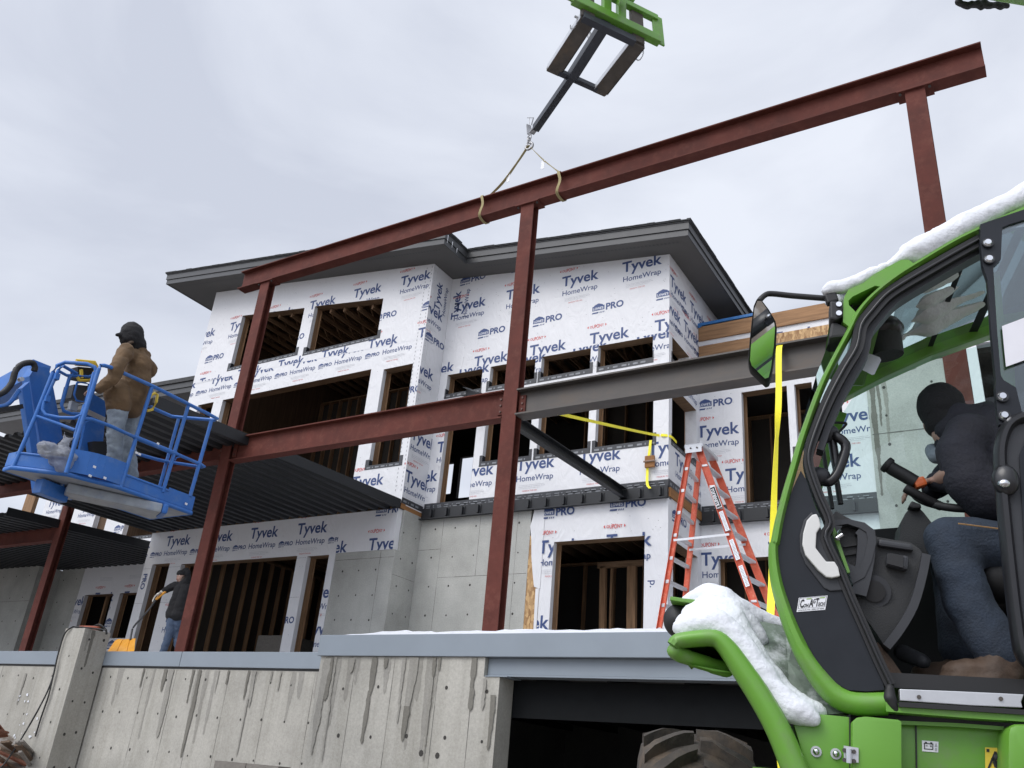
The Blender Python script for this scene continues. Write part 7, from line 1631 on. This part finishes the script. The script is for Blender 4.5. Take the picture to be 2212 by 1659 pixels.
# ------------------------------------------------------------------ the driver
wd_ = .50
pd = lambda x, y, w=0: CG(x, y, wd_+w)
drv = thing('person', 'person in dark hooded jacket and jeans sitting at the controls in the green cab', 'person', tuple(fr3(.6, .1, .5)))
hdd = pd(1092, 635); nkd = pd(1240, 780); shd = pd(1330, 780, -.12); sh2 = pd(1250, 760, .2)
hip_ = fr3(.80, .55, .42); kne = cab(2050, 1165, .26); ank = cab(2158, 1408, .22); kne2 = cab(2060, 1180, .62); ank2 = cab(2080, 1400, .55)
elb_ = pd(1200, 1150, -.16); wrs = pd(1060, 1230, -.02)
fdv = (-H3*.72+N3*.62+Vector((0, 0, -.1))).normalized()
body('body', [('e', hdd, (.074, .080, .098)), ('e', hdd+fdv*.04-Vector((0, 0, .05)), (.045, .05, .05)), ('c', hdd-Vector((0, 0, .05))+H3*.03, nkd+H3*.02, .04, .04), ('c', nkd+H3*.08, hip_+H3*.04, .075, .085), ('c', shd, elb_, .05, .042), ('c', elb_, wrs, .042, .03), ('c', hip_, kne, .08, .06), ('c', kne, ank, .05, .04), ('c', hip_+N3*.2, kne2, .08, .06), ('c', kne2, ank2, .05, .04), ('e', pd(1085, 838, -.05), (.018, .018, .03)), ('c', pd(1085, 835, -.01), pd(1120, 875, -.01), .035, .035)]+hand_prims(wrs, (-H3+Vector((0, 0, -.1))), Vector((0, 0, -1)), .95, 1.1), 'skin', drv, .011, 2)
body('hat', [('e', hdd+Vector((0, 0, .02))+H3*.005, (.103, .112, .112)), ('e', hdd+Vector((0, 0, -.045))+H3*.018, (.097, .102, .095)), ('c', hdd+H3*.03-Vector((0, 0, .03)), pd(1230, 760), .09, .075)], 'black_cloth', drv, .012, 3, .004, 20)
body('jacket', [('c', pd(1150, 890), pd(1330, 720), .040, .045), ('c', pd(1200, 900), pd(1380, 740), .055, .06), ('c', pd(1400, 780), pd(1720, 790), .09, .12), ('c', pd(1265, 990, -.14), pd(1330, 1210, -.15), .098, .098), ('c', pd(1330, 850, -.12), pd(1265, 990, -.14), .10, .10), ('c', pd(1330, 1210, -.15), pd(1480, 1340, -.12), .10, .115), ('c', pd(1400, 860), pd(1520, 1260), .14, .16), ('c', pd(1560, 860), pd(1700, 1280), .16, .18), ('c', pd(1600, 1050), hip_+H3*.10+Vector((0, 0, .10)), .19, .19), ('c', pd(1330, 860, .14), pd(1300, 1060, .16), .10, .08), ('c', pd(1300, 1060, .16), wrs+N3*.1, .08, .05), ('c', pd(1360, 1230, -.13), wrs, .07, .045)], 'navy_cloth', drv, .012, 6, .008, 6)
body('hood', [('c', pd(1130, 900, .0), pd(1240, 810, -.07), .045, .055), ('c', pd(1240, 810, -.07), pd(1330, 720, -.07), .058, .06), ('c', pd(1330, 720, -.07), pd(1430, 690, -.04), .06, .06), ('c', pd(1230, 800, -.02), pd(1330, 720, -.02), .07, .075), ('c', pd(1150, 800, -.05), pd(1250, 690, -.05), .055, .07), ('c', pd(1420, 690, -.04), pd(1500, 660, .1), .06, .06)], 'navy_cloth', drv, .011, 3, .006, 9)
body('sleeve_cuff', [('c', pd(1060, 1010, .04), pd(1030, 970, .06), .04, .036)], 'pale_denim', drv, .012, 2)
body('jeans', [('c', hip_+H3*.1, kne, .145, .092), ('c', kne, cab(2095, 1310, .24), .09, .09), ('c', cab(2095, 1310, .24), ank, .09, .09), ('c', hip_+N3*.2, kne2, .14, .1), ('c', kne2, ank2, .1, .09), ('c', hip_, hip_+N3*.2, .16, .16)], 'dark_denim', drv, .013, 6, .008, 7)
bt_ = cab(2080, 1470, .2)
body('boot', [('c', ank-Vector((0, 0, .04)), cab(2150, 1470, .2), .085, .075), ('c', cab(2150, 1472, .2), cab(2072, 1462, .2), .07, .06), ('c', cab(2160, 1485, .2), cab(2050, 1475, .2), .05, .04)], 'brown_leather', drv, .012, 2, .01, 16)
body('boot', [('c', ank2, ank2-Vector((0, 0, .1)), .07, .065), ('c', ank2-Vector((0, 0, .1)), ank2-Vector((0, 0, .12))-H3*.16, .06, .05)], 'brown_leather', drv, .012, 2, .006, 16)
mb = MB(); mb.tube([kne+Vector((.02, 0, .035))-N3*.095, kne.lerp(hip_, .5)+Vector((0, 0, .05))-N3*.12, hip_+Vector((0, 0, .06))-N3*.13], .003, 'thread', 5, smooth_path=4); mb.build('seam', drv)
for o in list(bpy.data.objects):
    if '_base' in o: del o['_base']
